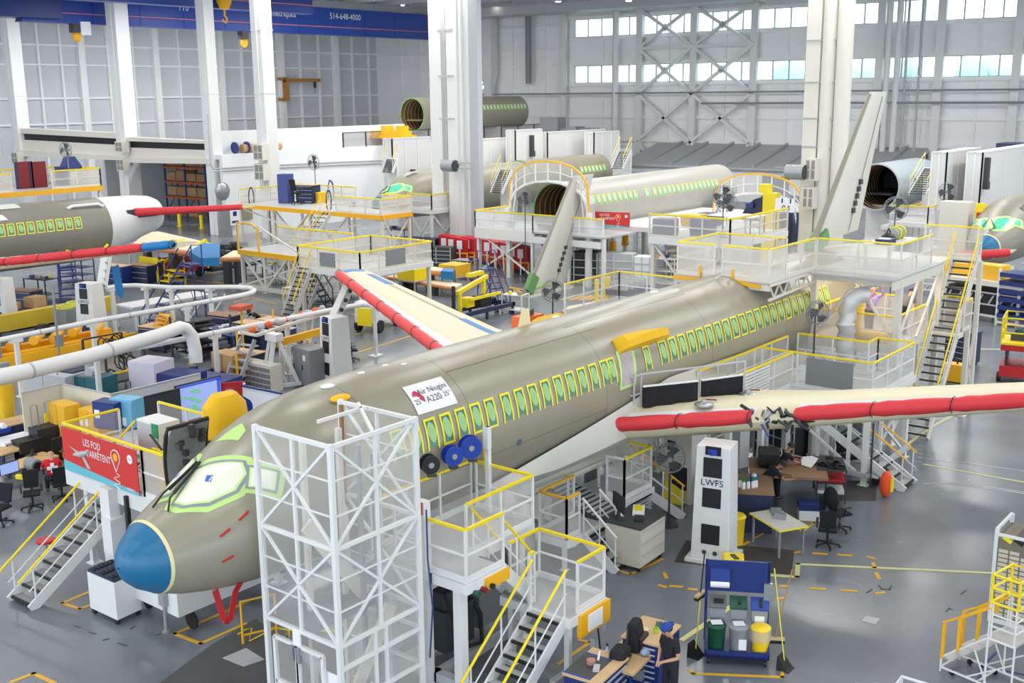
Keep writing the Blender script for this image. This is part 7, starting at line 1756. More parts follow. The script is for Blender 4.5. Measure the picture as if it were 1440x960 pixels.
b=MB();b.bx(57.0,60.4,63.5,70,ZQ-.08,ZQ);wobj(b,'deck',LGREY,q);rail(q,[(57.0,54.6,ZQ),(57.0,57.4,ZQ)],**KC);rail(q,[(60.3,63.6,ZQ),(60.3,69.9,ZQ)],**KC);rail(q,[(54.1,69.9,ZQ),(60.3,69.9,ZQ)],**KC);leg(q,60.2,69.8,ZQ-.1,.18,CREAM);leg(q,60.2,63.7,ZQ-.1,.18,CREAM)
rail(q,[(54.0,54.6,ZQ),(54.0,59.0,ZQ)],**KC);rail(q,[(54,54.5,ZQ),(57,54.5,ZQ)],**KC)
for y in(58,62,66):leg(q,54.2,y,3.6,.2,CREAM)
braces(q,[((54.2,58,.3),(54.2,62,3.5)),((54.2,62,.3),(54.2,58,3.5)),((54.2,62,.3),(54.2,66,3.5)),((54.2,66,.3),(54.2,62,3.5))],.12,CREAM)
stairs(q,(50.4,60.0,0),(54.0,60.0,ZQ),1.0,13,string=CREAM,tread=CTREAD,nose=DGREY)
q=plat('cream trestle gantry with a sloping amber rail, left of the mesh sided platform',43.2,46.4,49.3,56.2,2.55,'e',brace=True)
b=MB();b.path([(43.2,56.2,2.55),(43.2,56.2,4.2),(43.2,54.8,4.2),(43.2,54.2,3.9),(43.2,54.2,2.55)],.07,8);wobj(b,'amber_gate',AMBER,q,smooth=True);screen(q,(43.2,54.2,2.7),(0,2,0),(0,0,1.4),MESHC)
b=MB();b.bar((43.2,54.2,4.1),(43.2,50.4,2.7),.08);wobj(b,'sloping_rail',CREAM,q)
for y in(51.6,53.9):leg(q,43.35,y,2.5,.18,CREAM)
braces(q,[((43.3,49.4,.2),(43.3,51.6,2.4)),((43.3,53.9,.2),(43.3,51.6,2.4)),((43.3,53.9,.2),(43.3,56.1,2.4))],.12,CREAM)
b=MB();b.bar((43.3,48.6,.25),(43.3,56.4,.25),.2,.25);wobj(b,'base_beam',CREAM,q)
stairs(q,(41.2,48.2,0),(43.2,48.8,2.5),.9,10,string=WHITE)
q=plat('amber edged platform with dark red screens above the second aircraft',32.5,40.0,65.5,69.5,6.3,'n',legs=True,brace=False)
rail(q,[(36.6,65.5,6.3),(39.9,65.5,6.3)],**KC);rail(q,[(32.6,65.5,6.3),(34.0,65.5,6.3)],**KC);rail(q,[(39.9,65.5,6.3),(39.9,69.5,6.3)],**KC)
for px,lab in((36,'dark red framed screen on the platform above the second aircraft, left one'),(55,'dark red framed screen on the platform above the second aircraft, right one')):
 p=AY(px,250,67.5);o=thing('red_screen',lab,'screen',(p.x,67.5,6.3));b=MB();b.bx(-.5,.5,-.05,.05,0,AY(px,227,67.5).z-6.3);b.obj('panel',DRED,o);b=MB();b.bx(-.62,-.5,-.08,.08,0,AY(px,227,67.5).z-6.3);b.obj('navy_post',NAVY,o)
o=thing('blue_cabinet','narrow blue cabinet right of the dark red screens','cabinet',(38.6,67.8,6.3));b=MB();b.bx(-.3,.3,-.3,.3,0,1.2);b.obj('body',BLUE,o);b=MB();b.bx(-.32,-.3,-.25,.25,.1,1.1);b.obj('door',BLUE,o)
o=thing('blue_hood','royal blue folded hood on the end of the platform above the second aircraft','hood',(39.4,68,7.3));b=MB();b.hexa([(-.6,-.5,0),(.6,-.5,0),(.6,.5,0),(-.6,.5,0),(-.2,-.4,.8),(.1,-.4,.8),(.1,.4,.8),(-.2,.4,.8)]);b.obj('hood',BLUE,o);b=MB();b.bx(-.5,.5,-.4,.4,-1.0,0);b.obj('stand',CREAM,o)
fan(Vector((38.2,66.4,6.3)),R_(10),'grey pedestal fan on the platform above the second aircraft',2.3,.5,GREY)
zq=ZQ
def onp(px,py):return G(px,py,zq)
upbox(onp(403,285),.3,.9,.9,2.2,mat('slate_blue',(64,76,136),.6),'tall slate blue covered machine on the far platform','covered_machine','machine',1,z0=zq)
q=bench(onp(434,285),.2,'blue drawer cabinet with a wood top on the far platform',1.6,1.0,1.4,NAVY,WOOD,4)
q.location.z=zq
q=chair(onp(419,287),R_(180),'high backed black chair beside the blue drawer cabinet on the far platform');q.scale=(1.5,1.5,1.7)
o=thing('yellow_box','yellow bin on the far platform right of the blue drawer cabinet','bin',onp(448,285));b=MB();b.hexa([(-.35,-.4,0),(.35,-.4,0),(.35,.4,0),(-.35,.4,0),(-.4,-.45,.8),(.4,-.45,.8),(.4,.45,.8),(-.4,.45,.8)]);b.obj('bin_body',CABY,o);b=MB();b.bx(-.42,.42,-.47,.47,.75,.82);b.obj('rim',YEL,o)
fan(onp(443,280),R_(0),'pedestal fan on the far platform in front of the white mezzanine wall',2.9,.62)
hank(AY(352,266,69.7),BLACK,'black hose coil hung on the far platform rail, at its end near the red tailplane',.5,4,.2)
for px,py,r,m,lab in((464,263,.6,REELB,'blue hose coil hung on the far platform, right of the fan'),(461,277,.5,NAVY,'navy hose coil hung below the blue coil on the far platform')):hank(G(px,py-7,zq+1.3),m,lab,r,4,.2)
q=plat('white railed platform below the open fuselage end, middle distance',56.2,60.5,43.2,48.0,3.2,'wn',KF,WHITE,brace=True)
rail(q,[(56.2,37.8,3.2),(56.2,43.2,3.2)],**KF);b=MB();b.bx(56.2,60,37.8,43.2,3.1,3.2);wobj(b,'deck',LGREY,q)
for y in(37.9,40.5):leg(q,56.4,y,3.1,.2)
b=MB();b.bar((56.2,48,2.7),(56.2,38,2.7),.15,.4);wobj(b,'edge_beam',WHITE,q)
banner(None,G(825,297,4.5),G(886,299,4.5)-G(825,297,4.5),.95,False,'small red banner with teal edge on the middle distance platform, right of the standing fin')
def arch(lab,x,yc,w,z,h,K=WHITE):
 q=thing('arched_platform',lab,'platform',(x,yc,0));n=10;b=MB();t_=MB();P=[]
 for k in range(n+1):a=PI*k/n;P.append((x,yc-w/2*math.cos(a)*1.05,z+h*math.sin(a)**.5))
 up=Vector((0,0,1.2))
 for p,c in zip(P,P[1:]):p,c=Vector(p),Vector(c);b.bar(p,c,.14);b.bar(p+up,c+up,.06);b.bar(p,p+up,.07);b.bar(p+up*.5,c+up*.5,.05);t_.bar(p+up*1.04,c+up*1.04,.1)
 for k in(0,n):b.bx(x-.15,x+.15,P[k][1]-.15,P[k][1]+.15,0,P[k][2]+1.2)
 for k in range(1,n):
  if k in(1,2,n-1,n-2):b.bar((x,P[k][1],P[k][2]),(x,P[0 if k<n/2 else n][1],2.0),.09)
 o=wobj(b,'arch_frame',K,q);wobj(t_,'top_rail',AMBER,q,o);s=MB()
 for p,c in zip(P,P[1:]):p,c=Vector(p),Vector(c);s.add([p,c,c+up,p+up],[(0,1,2,3)])
 wobj(s,'mesh_screen',MESHW,q,o)
 b=MB();b.loft([[Vector(p)for p in P],[Vector(p)+Vector((.8,0,0))for p in P]],closed=False);wobj(b,'walkway',LGREY,q);return q
arch('white arched platform spanning the open fuselage end in the middle distance',56.6,42.3,6.0,3.4,3.0)
p=G(1030,285,3.2);arch('white arched platform right of centre, over a dark cockpit opening',66,32.6,6.0,2.6,2.8)
q=thing('dark_cockpit','dark open section full of navy parts under the right arched platform','fuselage section',(67.5,32.6,0));b=MB();b.tube((0,0,3.2),(3,0,3.2),1.9,18);b.obj('shell',NAVY,q,True);b=MB();random.seed(15)
for k in range(30):b.m=k%3;b.box((-.1,random.uniform(-1.5,1.5),random.uniform(1.8,4.6)),(.3,.5,.3),random.uniform(0,1))
b.obj('parts',[BLACK,BLUE,PAPER],q);b=MB();b.bx(.2,.5,-1.2,1.2,0,1.5);b.bx(2.3,2.6,-1.2,1.2,0,1.5);b.obj('cradle',WHITE,q)
def block(px0,px1,py_top,py_bot,Y,lab,z0=0,mt=MESHF,nv=2,nh=2,d=1.0,box=True):
 """mesh clad enclosure facing along -Y, its face on plane Y"""
 a,c=AY(px0,py_bot,Y),AY(px1,py_bot,Y);zt=max(AY(px0,py_top,Y).z,z0+1);x0,x1=a.x,c.x
 q=thing('mesh_enclosure',lab,'enclosure',((x0+x1)/2,Y,z0));b=MB()
 frame_wall(b,(x0,Y,z0),(x1-x0,0,0),(0,0,zt-z0),nv+1,nh,.09);frame_wall(b,(x0,Y,z0),(0,d,0),(0,0,zt-z0),nv,nh,.09)
 wobj(b,'frame',WHITE,q);b=MB();b.bx(x0+.05,x1,Y+.05,Y+d,z0,zt);wobj(b,'white_core',WHITE,q);screen(q,(x0,Y-.02,z0),(x1-x0,0,0),(0,0,zt-z0),mt);screen(q,(x0-.02,Y,z0),(0,d,0),(0,0,zt-z0),mt)
 return q
block(553,606,195,255,66,'white mesh enclosure left of the column cluster, above the distant nose')
block(672,724,196,250,64,'white mesh enclosure just right of the column cluster')
block(725,762,183,240,62,'tall white mesh enclosure with a grey gap, back row');block(770,850,186,236,62.5,'wide low white mesh enclosure in the back row');block(835,870,186,235,60,'white mesh enclosure at the end of the back row, beside tall stairs')
block(1326,1372,215,300,24.5,'tall white mesh tower near the right edge, beside a pedestal fan');block(1378,1460,215,270,22.5,'broad white mesh enclosure at the right edge behind the nose')
for px,y0,y1,Y in((747,190,220,61.9),(580,238,250,65.9),(1384,222,266,22.4)):
 a=AY(px,y1,Y);o=thing('grey_hoist_track',{747:'dark grey vertical track on the back row enclosure',580:'dark grey vertical track on the left enclosure',1384:'dark grey vertical track on the right edge enclosure'}[px],'track',(a.x,Y-.15,a.z));b=MB();b.bx(-.15,.15,-.1,.3,0,AY(px,y0,Y).z-a.z);b.obj('track',DGREY,o);b=MB();b.bx(-.25,.25,-.14,-.08,0,.5);b.obj('carriage',DGREY,o)
def far_stairs(p0,p1,w,lab,n=12):
 q=thing('stairs',lab,'stairs',(p0[0],p0[1],0));stairs(q,p0,p1,w,n,hh=1.1,nose=DGREY,tread=LGREY)
 b=MB();p1=Vector(p1);b.bx(p1.x-.1,p1.x+.1,p1.y-w/2,p1.y+w/2,0,p1.z);wobj(b,'support',WHITE,q);return q
def s_at(pb,zb,pt,Y,w,lab):
 a,c=AY(*pb,Y),AY(*pt,Y);far_stairs((a.x,Y,max(0,a.z)),(c.x,Y,c.z),w,lab)
s_at((698,272),0,(712,238),56,1.1,'white stairs with yellow rails right of the column cluster');s_at((868,238),0,(880,210),56,1.2,'white stairs with yellow rails beside the end enclosure');s_at((545,243),0,(552,222),64,1.1,'white stairs with yellow rails left of the column cluster');s_at((1290,274),0,(1312,236),27,1.2,'white stairs with yellow rails beside the silver section')
q=plat('white mesh platform below the silver fuselage section',80,92,29,29.6,2.2,'s',KF,WHITE,brace=False)
q=plat('white mesh landing under the yellow railed stairs near the right edge',76,80,25,27.5,3.0,'ws',KF,WHITE,brace=False)
for px,py,X,lab,r,rz in((737,279,55.8,'pale wire fan at the open fuselage end',.5,.2),(1260,293,58,'dark pedestal fan behind the tail platform',.62,.5),(1333,270,70,'dark pedestal fan in front of the right white mesh tower',.6,-.1),(1022,285,62,'dark pedestal fan in front of the right arched platform',.66,.3)):
 p=AX(px,py,X);fan(Vector((p.x,p.y,0)),rz,lab,p.z,r)
fan(Vector((33.3,14.2,Z5)),R_(55),'dark fan on a post at the aft windows above the mesh platform',2.15,.38)
q=plat('white gallery platform under the distant nose, left of the column cluster',59.8,63,55.2,57.6,3.6,'ws',KF,WHITE)
q=plat('cream railed platform with yellow rails behind the tail platform',46,52,24,28.3,5.0,'ws',dict(KC),WHITE)
p=G(985,322,5.0)
for i,(x,y,lab)in enumerate(((47,28,'blue cart on the platform behind the tail, left'),(48,26.5,'blue cart on the platform behind the tail, right'))):
 o=upbox((x,y),0,1.0,.8,.8,BLUE,lab,'cart','cart',1,z0=5.0)
o=table((49.5,25.5,5.0),0,'white topped table on the platform behind the tail',2.4,1.6,.9,PAPER,DGREY)
hank(G(1120,305,6.8),NAVY,'large navy hose ring hung behind the upper tail platform rail',.55,3,.4)
q=thing('yellow_locker','bright yellow machine guard standing behind the tail platform','guard',AX(1084,300,60));q.location.z=0;h=AX(1082,271,60).z;b=MB();b.bx(-.4,.4,-.35,.35,0,h);b.obj('guard_body',YEL,q);b=MB();b.bx(-.4,.3,.1,.6,h,h+.5);b.obj('upper_box',YEL,q)
q=thing('number_sign','white sign with black number 04 hung near the right columns','sign',AX(1103,288,58));b=MB();b.bx(0,.06,-.55,.55,-.4,.35);b.obj('sign_board',PAPER,q);text('lettering','04',.5,BLACK,q,(-.02,-.1,-.2),(PI/2,0,-PI/2));b=MB();b.bx(-.01,0,.1,.18,.1,.35);b.bx(-.01,0,-.4,-.32,.1,.35);b.bx(.0,.05,-.5,-.44,-q.location.z,-.4);b.bx(.0,.05,.44,.5,-q.location.z,-.4);b.obj('black_mark',BLACK,q)
q=thing('mezzanine_frame','white two storey frame with lit undercroft behind the standing fin','frame',(64,38,0));b=MB()
for x in(60.5,66,72):
 for y in(33,37,41,45.5):b.bx(x-.14,x+.14,y-.14,y+.14,0,3.2)
b.bx(60,73,32.5,46,3.2,3.5);b.obj('frame',WHITE,q).location=-q.location
b=MB()
for y in(34.5,39,43):b.bx(60.8,71,y-.06,y+.06,3.05,3.15)
b.obj('tube_light',LAMPW,q).location=-q.location
for i,(px,py)in enumerate(((823,340),(837,351),(862,356),(879,343))):
 o=thing('yellow_pad','yellow pad wrapped round a white pillar in the lit undercroft','pad',G(px,py,1.5),0,'yellow pillar pads');b=MB();b.tube((0,0,-.1),(0,0,.8),.26,8,.2);b.obj('pad',AMBER,o);b=MB();b.tube((0,0,-1.45),(0,0,1.7),.14,8);b.obj('pillar',WHITE,o)
def rackbox(px,py,w,d,h,m,lab,nm='rack',sl=4,rz=0.3):
 q=thing(nm,lab,'rack',G(px,py),rz);b=MB();b.bx(-d/2,d/2,-w/2,w/2,.1,h);b.obj('carcass',m,q);b=MB()
 for k in range(sl):z=.2+(h-.2)*k/sl;b.bx(-d/2-.05,-d/2,-w/2,w/2,z,z+.05)
 for y in(-w/2,0,w/2):b.bx(-d/2-.05,-d/2,y-.03,y+.03,.1,h)
 b.obj('shelf_edge',LGREY if m is not LGREY else WHITE,q);return q
rackbox(811,398,1.3,1.2,2.0,NAVY,'dark blue tote rack right of the standing fin');rackbox(828,400,1.5,1.4,2.1,BLACK,'black covered rack with white labels beside the dark blue one');rackbox(866,402,2.4,1.0,2.1,LGREY,'pale grey caged shelf trolley in the lit undercroft');rackbox(905,405,1.0,1.0,2.0,WHITE,'white leaning panel rack beside the cream gantry')
pbin(G(842,401),'small dark red bin standing beside the black rack',DRED,.32,1.0,PAPER)
rackbox(590,365,3,1.2,1.6,NAVY,'navy drawer rack far behind the cream platform');rackbox(618,372,2.2,1.0,1.3,DGREY,'dark rack of grey tubes left of the red covered carts')
def red_cart(px,py,lab,g=None,k=1.0):
 q=thing('red_cart',lab,'cart',G(px,py),.3,g);b=MB();b.hexa([(-.5,-.45,.35),(.5,-.45,.35),(.5,.45,.35),(-.5,.45,.35),(-.55,-.5,1.75),(.55,-.5,1.75),(.5,.45,1.9),(-.5,.45,1.9)]);b.obj('red_cover',mat('tote_red',(190,22,34),.6),q);b=MB();b.bx(-.65,-.6,-.05,.05,0,1.5);b.bx(-.68,-.66,-.2,.2,1.1,1.7);b.obj('label_post',PAPER,q)
 b=MB();b.bx(-.62,-.56,-.6,.6,.75,.85);b.bx(-.62,-.56,-.6,-.5,0,.8);b.bx(-.62,-.56,.5,.6,0,.8);b.obj('amber_gate',AMBER,q);b=MB();b.bx(-.5,.5,-.45,.45,.1,.35);b.obj('cart_base',NAVY,q);return q
pr=None
for i,(px,py)in enumerate(((630,366),(640,368),(652,370),(662,369))):red_cart(px,py,'red covered cart with an amber gate, left group behind the far wing','left group of red carts')
for i,(px,py)in enumerate(((690,373),(701,376),(713,378),(725,381),(737,384))):red_cart(px,py,'red covered cart with an amber gate, group beside the standing fin','right group of red carts')
q=thing('white_hoop_rack','row of white hoops left of the red covered carts','rack',G(597,372));b=MB()
for k in range(5):b.path([(0,.5*k,0),(0,.5*k,1.7),(.5,.5*k,1.7),(.5,.5*k,0)],.05,6)
b.obj('hoop',WHITE,q);b=MB();b.bx(-.1,.6,-.2,2.2,0,.08);b.obj('base',NAVY,q)
random.seed(44)
q=thing('yellow_tooling','yellow and black assembly tooling on a navy frame behind the far wing root','tooling',G(668,448));b=MB();b.bx(-2,2.6,-.7,-.5,.4,.6);b.bx(-2,2.6,.5,.7,.4,.6);b.bx(-2,-1.8,-.7,.7,.4,.6);b.bx(2.4,2.6,-.7,.7,.4,.6)
for x in(-1.9,.3,2.5):b.bx(x-.06,x+.06,-.66,-.54,0,.5);b.bx(x-.06,x+.06,.54,.66,0,.5)
b.obj('navy_frame',NAVY,q);b=MB();b.bar((-1.4,0,1.6),(1.4,.3,2.1),.2);b.bar((-1.2,0,.6),(-1.2,0,1.7),.16);b.bar((1.0,.2,.6),(1.0,.2,2.1),.16);b.bar((-.8,-.4,1.2),(1.8,-.3,1.2),.14);b.box((.2,.1,2.4),(1.3,.3,.2),.1);b.box((-.6,0,1.0),(.6,.5,.5));b.obj('yellow_arm',YEL,q);b=MB();b.bar((-1.7,0,.6),(-1.7,0,2.0),.14);b.box((.6,0,.9),(.9,.6,.6));b.bar((.2,.4,.6),(2.2,.4,.7),.2);b.obj('black_clamp',BLACK,q)
for px,py,lab,m in((640,404,'yellow wheeled stand near the end of the loose flap',CABY),(583,410,'yellow crate on a wheeled grey trolley behind the far wing',YEL)):
 q=thing('wheeled_stand',lab,'stand',G(px,py));b=MB();b.bx(-.7,.7,-.7,.7,.8,1.5);b.obj('crate',m,q);b=MB()
 for x in(-.6,.6):
  for y in(-.6,.6):b.bar((x,y,.1),(x*.9,y*.9,.8),.08)
 b.bx(-.7,.7,-.7,.7,.72,.8);b.obj('trolley',LGREY,q)
q=plat('yellow railed platform behind the fuselage crown, in front of the standing fin',32.6,36.2,19.8,23.6,3.9,'ne',dict(frame=WHITE,scr=MESHW),WHITE,brace=False)
q=thing('orange_tray','orange tool tray on the platform behind the fuselage crown','tray',G(742,447,4.4));b=MB();b.bx(-.5,.5,-.3,.3,-.5,.1);b.obj('tray_body',ORANGE,q);b=MB();b.box((0,0,.2),(.5,.3,.2),.4);b.obj('black_tool',BLACK,q);q.location.z=4.4
for i,(px,py)in enumerate(((839,424),(848,422),(855,420))):o=thing('yellow_bollard','short yellow bollard behind the fuselage crown','bollard',G(px,py),0,'yellow bollards behind the crown');b=MB();b.tube((0,0,0),(0,0,1.3),.13,10);b.obj('post',YEL,o,True);b=MB();b.tube((0,0,0),(0,0,.04),.25,10);b.obj('foot',YEL,o)
q=thing('pallet_truck_row','row of dark pallet trolleys beyond the fuselage crown','trolley',G(880,418));b=MB();b.bx(-1.2,1.8,-.7,.7,.3,.6);b.obj('bed',NAVY,q);b=MB()
for k in range(5):b.bx(-1+.6*k,-.9+.6*k,-.7,.7,.6,1.0)
b.obj('stake',LGREY,q)
q=thing('lifting_beam','amber lifting beam tool on the mezzanine in front of the open barrel','beam',AX(545,182,80));q.location.z=MZ;b=MB();b.bx(-.8,.8,-2.5,3,1.0,1.4);b.bx(-1,1,-3,3.5,.7,1.0)
for y in(-2,0,2):b.bx(-.5,.5,y-.4,y+.4,1.4,1.9)
b.obj('beam',AMBER,q);b=MB()
for y in(-2.5,2.5):b.bx(-.5,.5,y-.3,y+.3,0,.7)
b.obj('trestle',DGREY,q)
q=thing('mesh_fence','grey mesh guard fence along the edge of the mezzanine','fence',(80,79.7,MZ));x1=107;x0=AY(482,185,79.7).x
b=MB()
for k in range(12):x=x0+(x1-x0)*k/11-80;b.bx(x-.06,x+.06,-.06,.06,0,1.4)
b.bx(x0-80,x1-80,-.05,.05,1.35,1.42);b.obj('post_rail',DGREY,q);b=MB();b.add([(x0-80,0,.05),(x1-80,0,.05),(x1-80,0,1.35),(x0-80,0,1.35)],[(0,1,2,3)]);b.obj('mesh_panel',MESHD,q)
q=thing('test_machine','grey machine with pipes on the mezzanine right of the barrel','machine',(104,74,0));p=AX(800,172,104);q.location=(104,p.y,0);h=AX(745,170,104).z
b=MB();b.bx(-1,1,-5,6,0,MZ-.5);b.obj('plinth',WHITE,q);b=MB();b.bx(-.8,.8,1,3.5,MZ-.5,MZ+2.2);b.tube((0,1,MZ+.6),(0,-4,MZ+.6),.5,10);b.bx(-.9,.9,-1.6,-.2,MZ-.5,MZ+1.2);b.obj('machine_body',GREY,q)
q=thing('rolled_carpet','brown cardboard tube and blue spool on the ledge of the mezzanine wall','tube',(61.5,80.6,MZ));a,c=AY(330,213,80.3),AY(370,211,80.3);q.location=(a.x,80.35,MZ);b=MB();b.tube((0.8,0,.42),(c.x-a.x+2,0,.42),.35,10);b.obj('tube',CARD,q);b=MB();b.tube((0,0,.5),(.15,0,.5),.5,12);b.tube((1.3,0,.5),(1.45,0,.5),.5,12);b.obj('blue_flange',BLUE,q)
q=thing('convex_mirror','round convex mirror on the white mezzanine wall','mirror',AY(313,269,79.4));b=MB();b.lathe([(.05,-.22),(.55,-.12),(.72,0),(.75,.04)],n=20,axis='y');b.obj('mirror_dome',STEEL,q,True);b=MB();b.lathe([(.74,.0),(.78,.02),(.74,.05)],n=20,axis='y');b.obj('rim',GREY,q)
q=thing('poster','white notice with blue letters beside the grey door','poster',AY(330,302,79.35));b=MB();b.bx(-.5,.5,-.03,0,-.9,.9);b.obj('sheet',PAPER,q);b=MB();b.bx(-.35,.35,-.04,-.03,.5,.7);b.bx(-.2,.2,-.04,-.03,-.1,.3);b.bx(-.35,.35,-.04,-.03,-.7,-.5);b.obj('blue_print',BLUE,q)
q=thing('pallet_rack','blue and orange pallet racking with crates in the opening of the far white wall','rack',(68,88,0));a,c=AX(236,300,68).y,AX(292,300,68).y
y1,y0=a-88,c-88;b=MB()
for y in(y0,(y0+y1)/2,y1):b.bx(-.05,.1,y-.08,y+.08,0,6.8);b.bx(1.4,1.5,y-.08,y+.08,0,6.8);b.bar((0,y,.3),(1.4,y,2.2),.07);b.bar((1.4,y,2.2),(0,y,4.1),.07)
b.obj('blue_upright',mat('rack_blue',(36,84,150),.5),q);b=MB()
zs=[AX(260,y,68).z for y in(314,277,256,235)]
for z in zs:b.bx(-.1,.05,y0,y1,z-.18,z);b.bx(1.4,1.55,y0,y1,z-.18,z)
b.obj('orange_beam',mat('rack_orange',(206,90,40),.5),q)
random.seed(18)
for z in zs:
 for k in range(4):
  y=y0+(k+.5)*(y1-y0)/4;o=thing('crate','wooden crate or wrapped pallet stored on the far pallet racking','crate',(68.7,88+y,z),0,'crates on the pallet racking');hh=random.uniform(.7,1.3);b=MB();b.bx(-.6,.6,-.9,.9,.12,hh);b.obj('box',CARD if k%2 else PALLET,o);b=MB()
  for s in(-.7,0,.7):b.bx(-.6,.6,s-.08,s+.08,0,.12)
  b.obj('pallet',PALLET,o)
for px,py,lab in((253,318,'yellow floor post in front of the pallet racking, left one'),(284,321,'yellow floor post in front of the pallet racking, right one')):o=thing('yellow_post',lab,'post',G(px,py));b=MB();b.tube((0,0,0),(0,0,1.2),.18,10);b.obj('post',YEL,o,True);b=MB();b.tube((0,0,0),(0,0,.04),.3,10);b.obj('foot',YEL,o)
q=thing('red_tow_tractor','red and yellow machine behind the standing man on the left','machine',G(228,396)+Vector((1.5,1,0)));b=MB();b.bx(-1.5,2.0,-1.2,1.2,.4,1.2);b.obj('red_body',RED,q);b=MB();b.bar((-1.5,-1.2,1.3),(2,-1.2,2.4),.15);b.bar((2,-1.2,.2),(2,-1.2,2.4),.15);b.bx(-1.6,-1.4,-1.3,1.3,.2,1.5);b.bar((-1.5,1.2,2.2),(2,1.2,2.2),.15);b.obj('yellow_frame',YEL,q)
for x in(-1,1.4):
 for y in(-1.1,1.1):b=MB();b.tube((x,y-.12,.35),(x,y+.12,.35),.35,12);b.obj('wheel',RUBBER,q)
q=thing('yellow_steps','small yellow step frame right of the standing man','steps',G(242,400));b=MB()
for k in range(3):b.bx(-.6+.3*k,.6,-.6,.6,.25+.3*k,.32+.3*k)
for x in(-.6,.6):
 for y in(-.6,.6):b.bx(x-.05,x+.05,y-.05,y+.05,0,.9)
b.obj('frame',YEL,q);b=MB();b.bar((.6,-.6,.9),(.6,-.6,1.8),.06);b.bar((.6,.6,.9),(.6,.6,1.8),.06);b.obj('rail',YEL,q)
q=thing('white_screen_cart','white framed mesh screen on the floor below the loose wing','screen',G(185,384));b=MB();frame_wall(b,(-2.2,0,.2),(4.4,0,0),(0,0,1.6),2,1,.1);b.obj('frame',WHITE,q);b=MB();b.add([(-2.2,0,.2),(2.2,0,.2),(2.2,0,1.8),(-2.2,0,1.8)],[(0,1,2,3)]);b.obj('mesh_screen',MESHC,q);b=MB();b.bx(-2.2,-2.1,-.4,.4,0,.2);b.bx(2.1,2.2,-.4,.4,0,.2);b.obj('foot',WHITE,q)
q=thing('engine_stand','black engine stand under the blue wing tip','stand',G(318,382));b=MB();b.bx(-1.8,1.8,-.9,.9,.3,.5);b.bx(-1.4,1.4,-.7,.7,1.1,1.3);b.bar((-1.2,0,.5),(-1.2,0,1.9),.2);b.bar((1.2,0,.5),(1.2,0,1.4),.2);b.obj('frame',BLACK,q);b=MB();random.seed(2)
for k in range(14):b.box((random.uniform(-1.4,1.4),random.uniform(-.6,.6),random.uniform(1.3,2.0)),(.5,.4,.25),random.uniform(0,2))
b.obj('parts',DGREY,q)
q=thing('machine_table','long cream machine table with yellow guards and lower shelves near the right edge','table',G(1385,448),R_(-15));b=MB();b.bx(-.9,.9,-2.4,2.4,1.9,2.15);b.bx(-.8,.8,-2.3,2.3,.3,.4);b.obj('table_top',CREAM,q);b=MB()
for y in(-2.2,0,2.2):
 for x in(-.8,.8):b.bx(x-.06,x+.06,y-.06,y+.06,0,1.9)
b.obj('leg',WHITE,q);b=MB();b.bx(-.7,.8,-2.2,2.2,.4,1.6);b.obj('dark_shelf',BLACK,q);b=MB()
for k in range(7):b.box((-.75,-1.9+.6*k,1.2),(.06,.08,.5),0,.5)
for z in(.9,1.5):b.bx(-.85,-.78,-2.2,2.2,z,z+.07)
b.obj('divider',LGREY,q);b=MB();b.bx(-.4,.5,-.9,.5,2.15,2.9);b.bx(-.3,.6,1.2,2.3,2.15,2.8);b.obj('yellow_guard',CABY,q)
q=thing('blue_tray_stack','stack of blue trays in a white rack at the right edge','rack',G(1432,458),R_(-15));b=MB()
for y in(-.9,.9):b.bx(-.6,-.5,y-.05,y+.05,0,2.9);b.bx(.5,.6,y-.05,y+.05,0,2.9)
b.bx(-.6,.6,-.9,.9,.1,.2);b.obj('frame',WHITE,q)
for k in range(6):b=MB();b.bx(-.65,.6,-.85,.85,.4+.42*k,.62+.42*k);b.obj('blue_tray',BLUE,q)
q=thing('yellow_gauge_post','slim navy post with yellow black bands beside the long stairs','post',G(1365,440));b=MB();b.tube((0,0,0),(0,0,3.4),.07,8);b.obj('post',NAVY,q);b=MB();b.tube((0,0,.7),(0,0,1.0),.09,8);b.obj('band',TAPE,q);b=MB();b.tube((0,0,0),(0,0,.5),.35,12);b.obj('base',CREAM,q)
q=thing('cream_controls','cream control cabinet with yellow red stop post near the right edge','cabinet',AX(1345,300,66));h=AX(1345,283,66).z;q.location.z=0;b=MB();b.bx(-.5,.5,-.8,.8,0,h);b.obj('body',CREAM,q);b=MB();b.bx(-.6,-.4,-1.7,-1.2,0,h);b.obj('yellow_post',YEL,q);b=MB();b.bx(-.66,-.6,-1.6,-1.3,h-1,h-.5);b.obj('red_panel',RED,q)
q=thing('blue_container','dark blue container behind the white mesh towers at the right edge','container',(100,22,0));y0=AX(1405,210,100).y;zt=AX(1420,201,100).z;b=MB();b.bx(-1,2,y0-10-22,y0-22,zt-2.2,zt);b.obj('container_body',NAVY,q);b=MB();b.bx(-.8,1.8,y0-10-22,y0-22.2,0,zt-2.2);b.obj('support',LGREY,q)
def skin_obj(name,verts,edges,rad,m,parent,root=0,sub=2):
 me=bpy.data.meshes.new(name);me.from_pydata([tuple(v)for v in verts],edges,[]);me.materials.append(m)
 o=bpy.data.objects.new(name,me);COL.objects.link(o);o.parent=parent
 md=o.modifiers.new('skin','SKIN');md.use_smooth_shade=True
 for i,r in enumerate(rad):
  d=me.skin_vertices[0].data[i];d.radius=(r,r)if not isinstance(r,tuple)else r;d.use_root=(i==root)
 s=o.modifiers.new('sub','SUBSURF');s.levels=sub;s.render_levels=sub
 return o
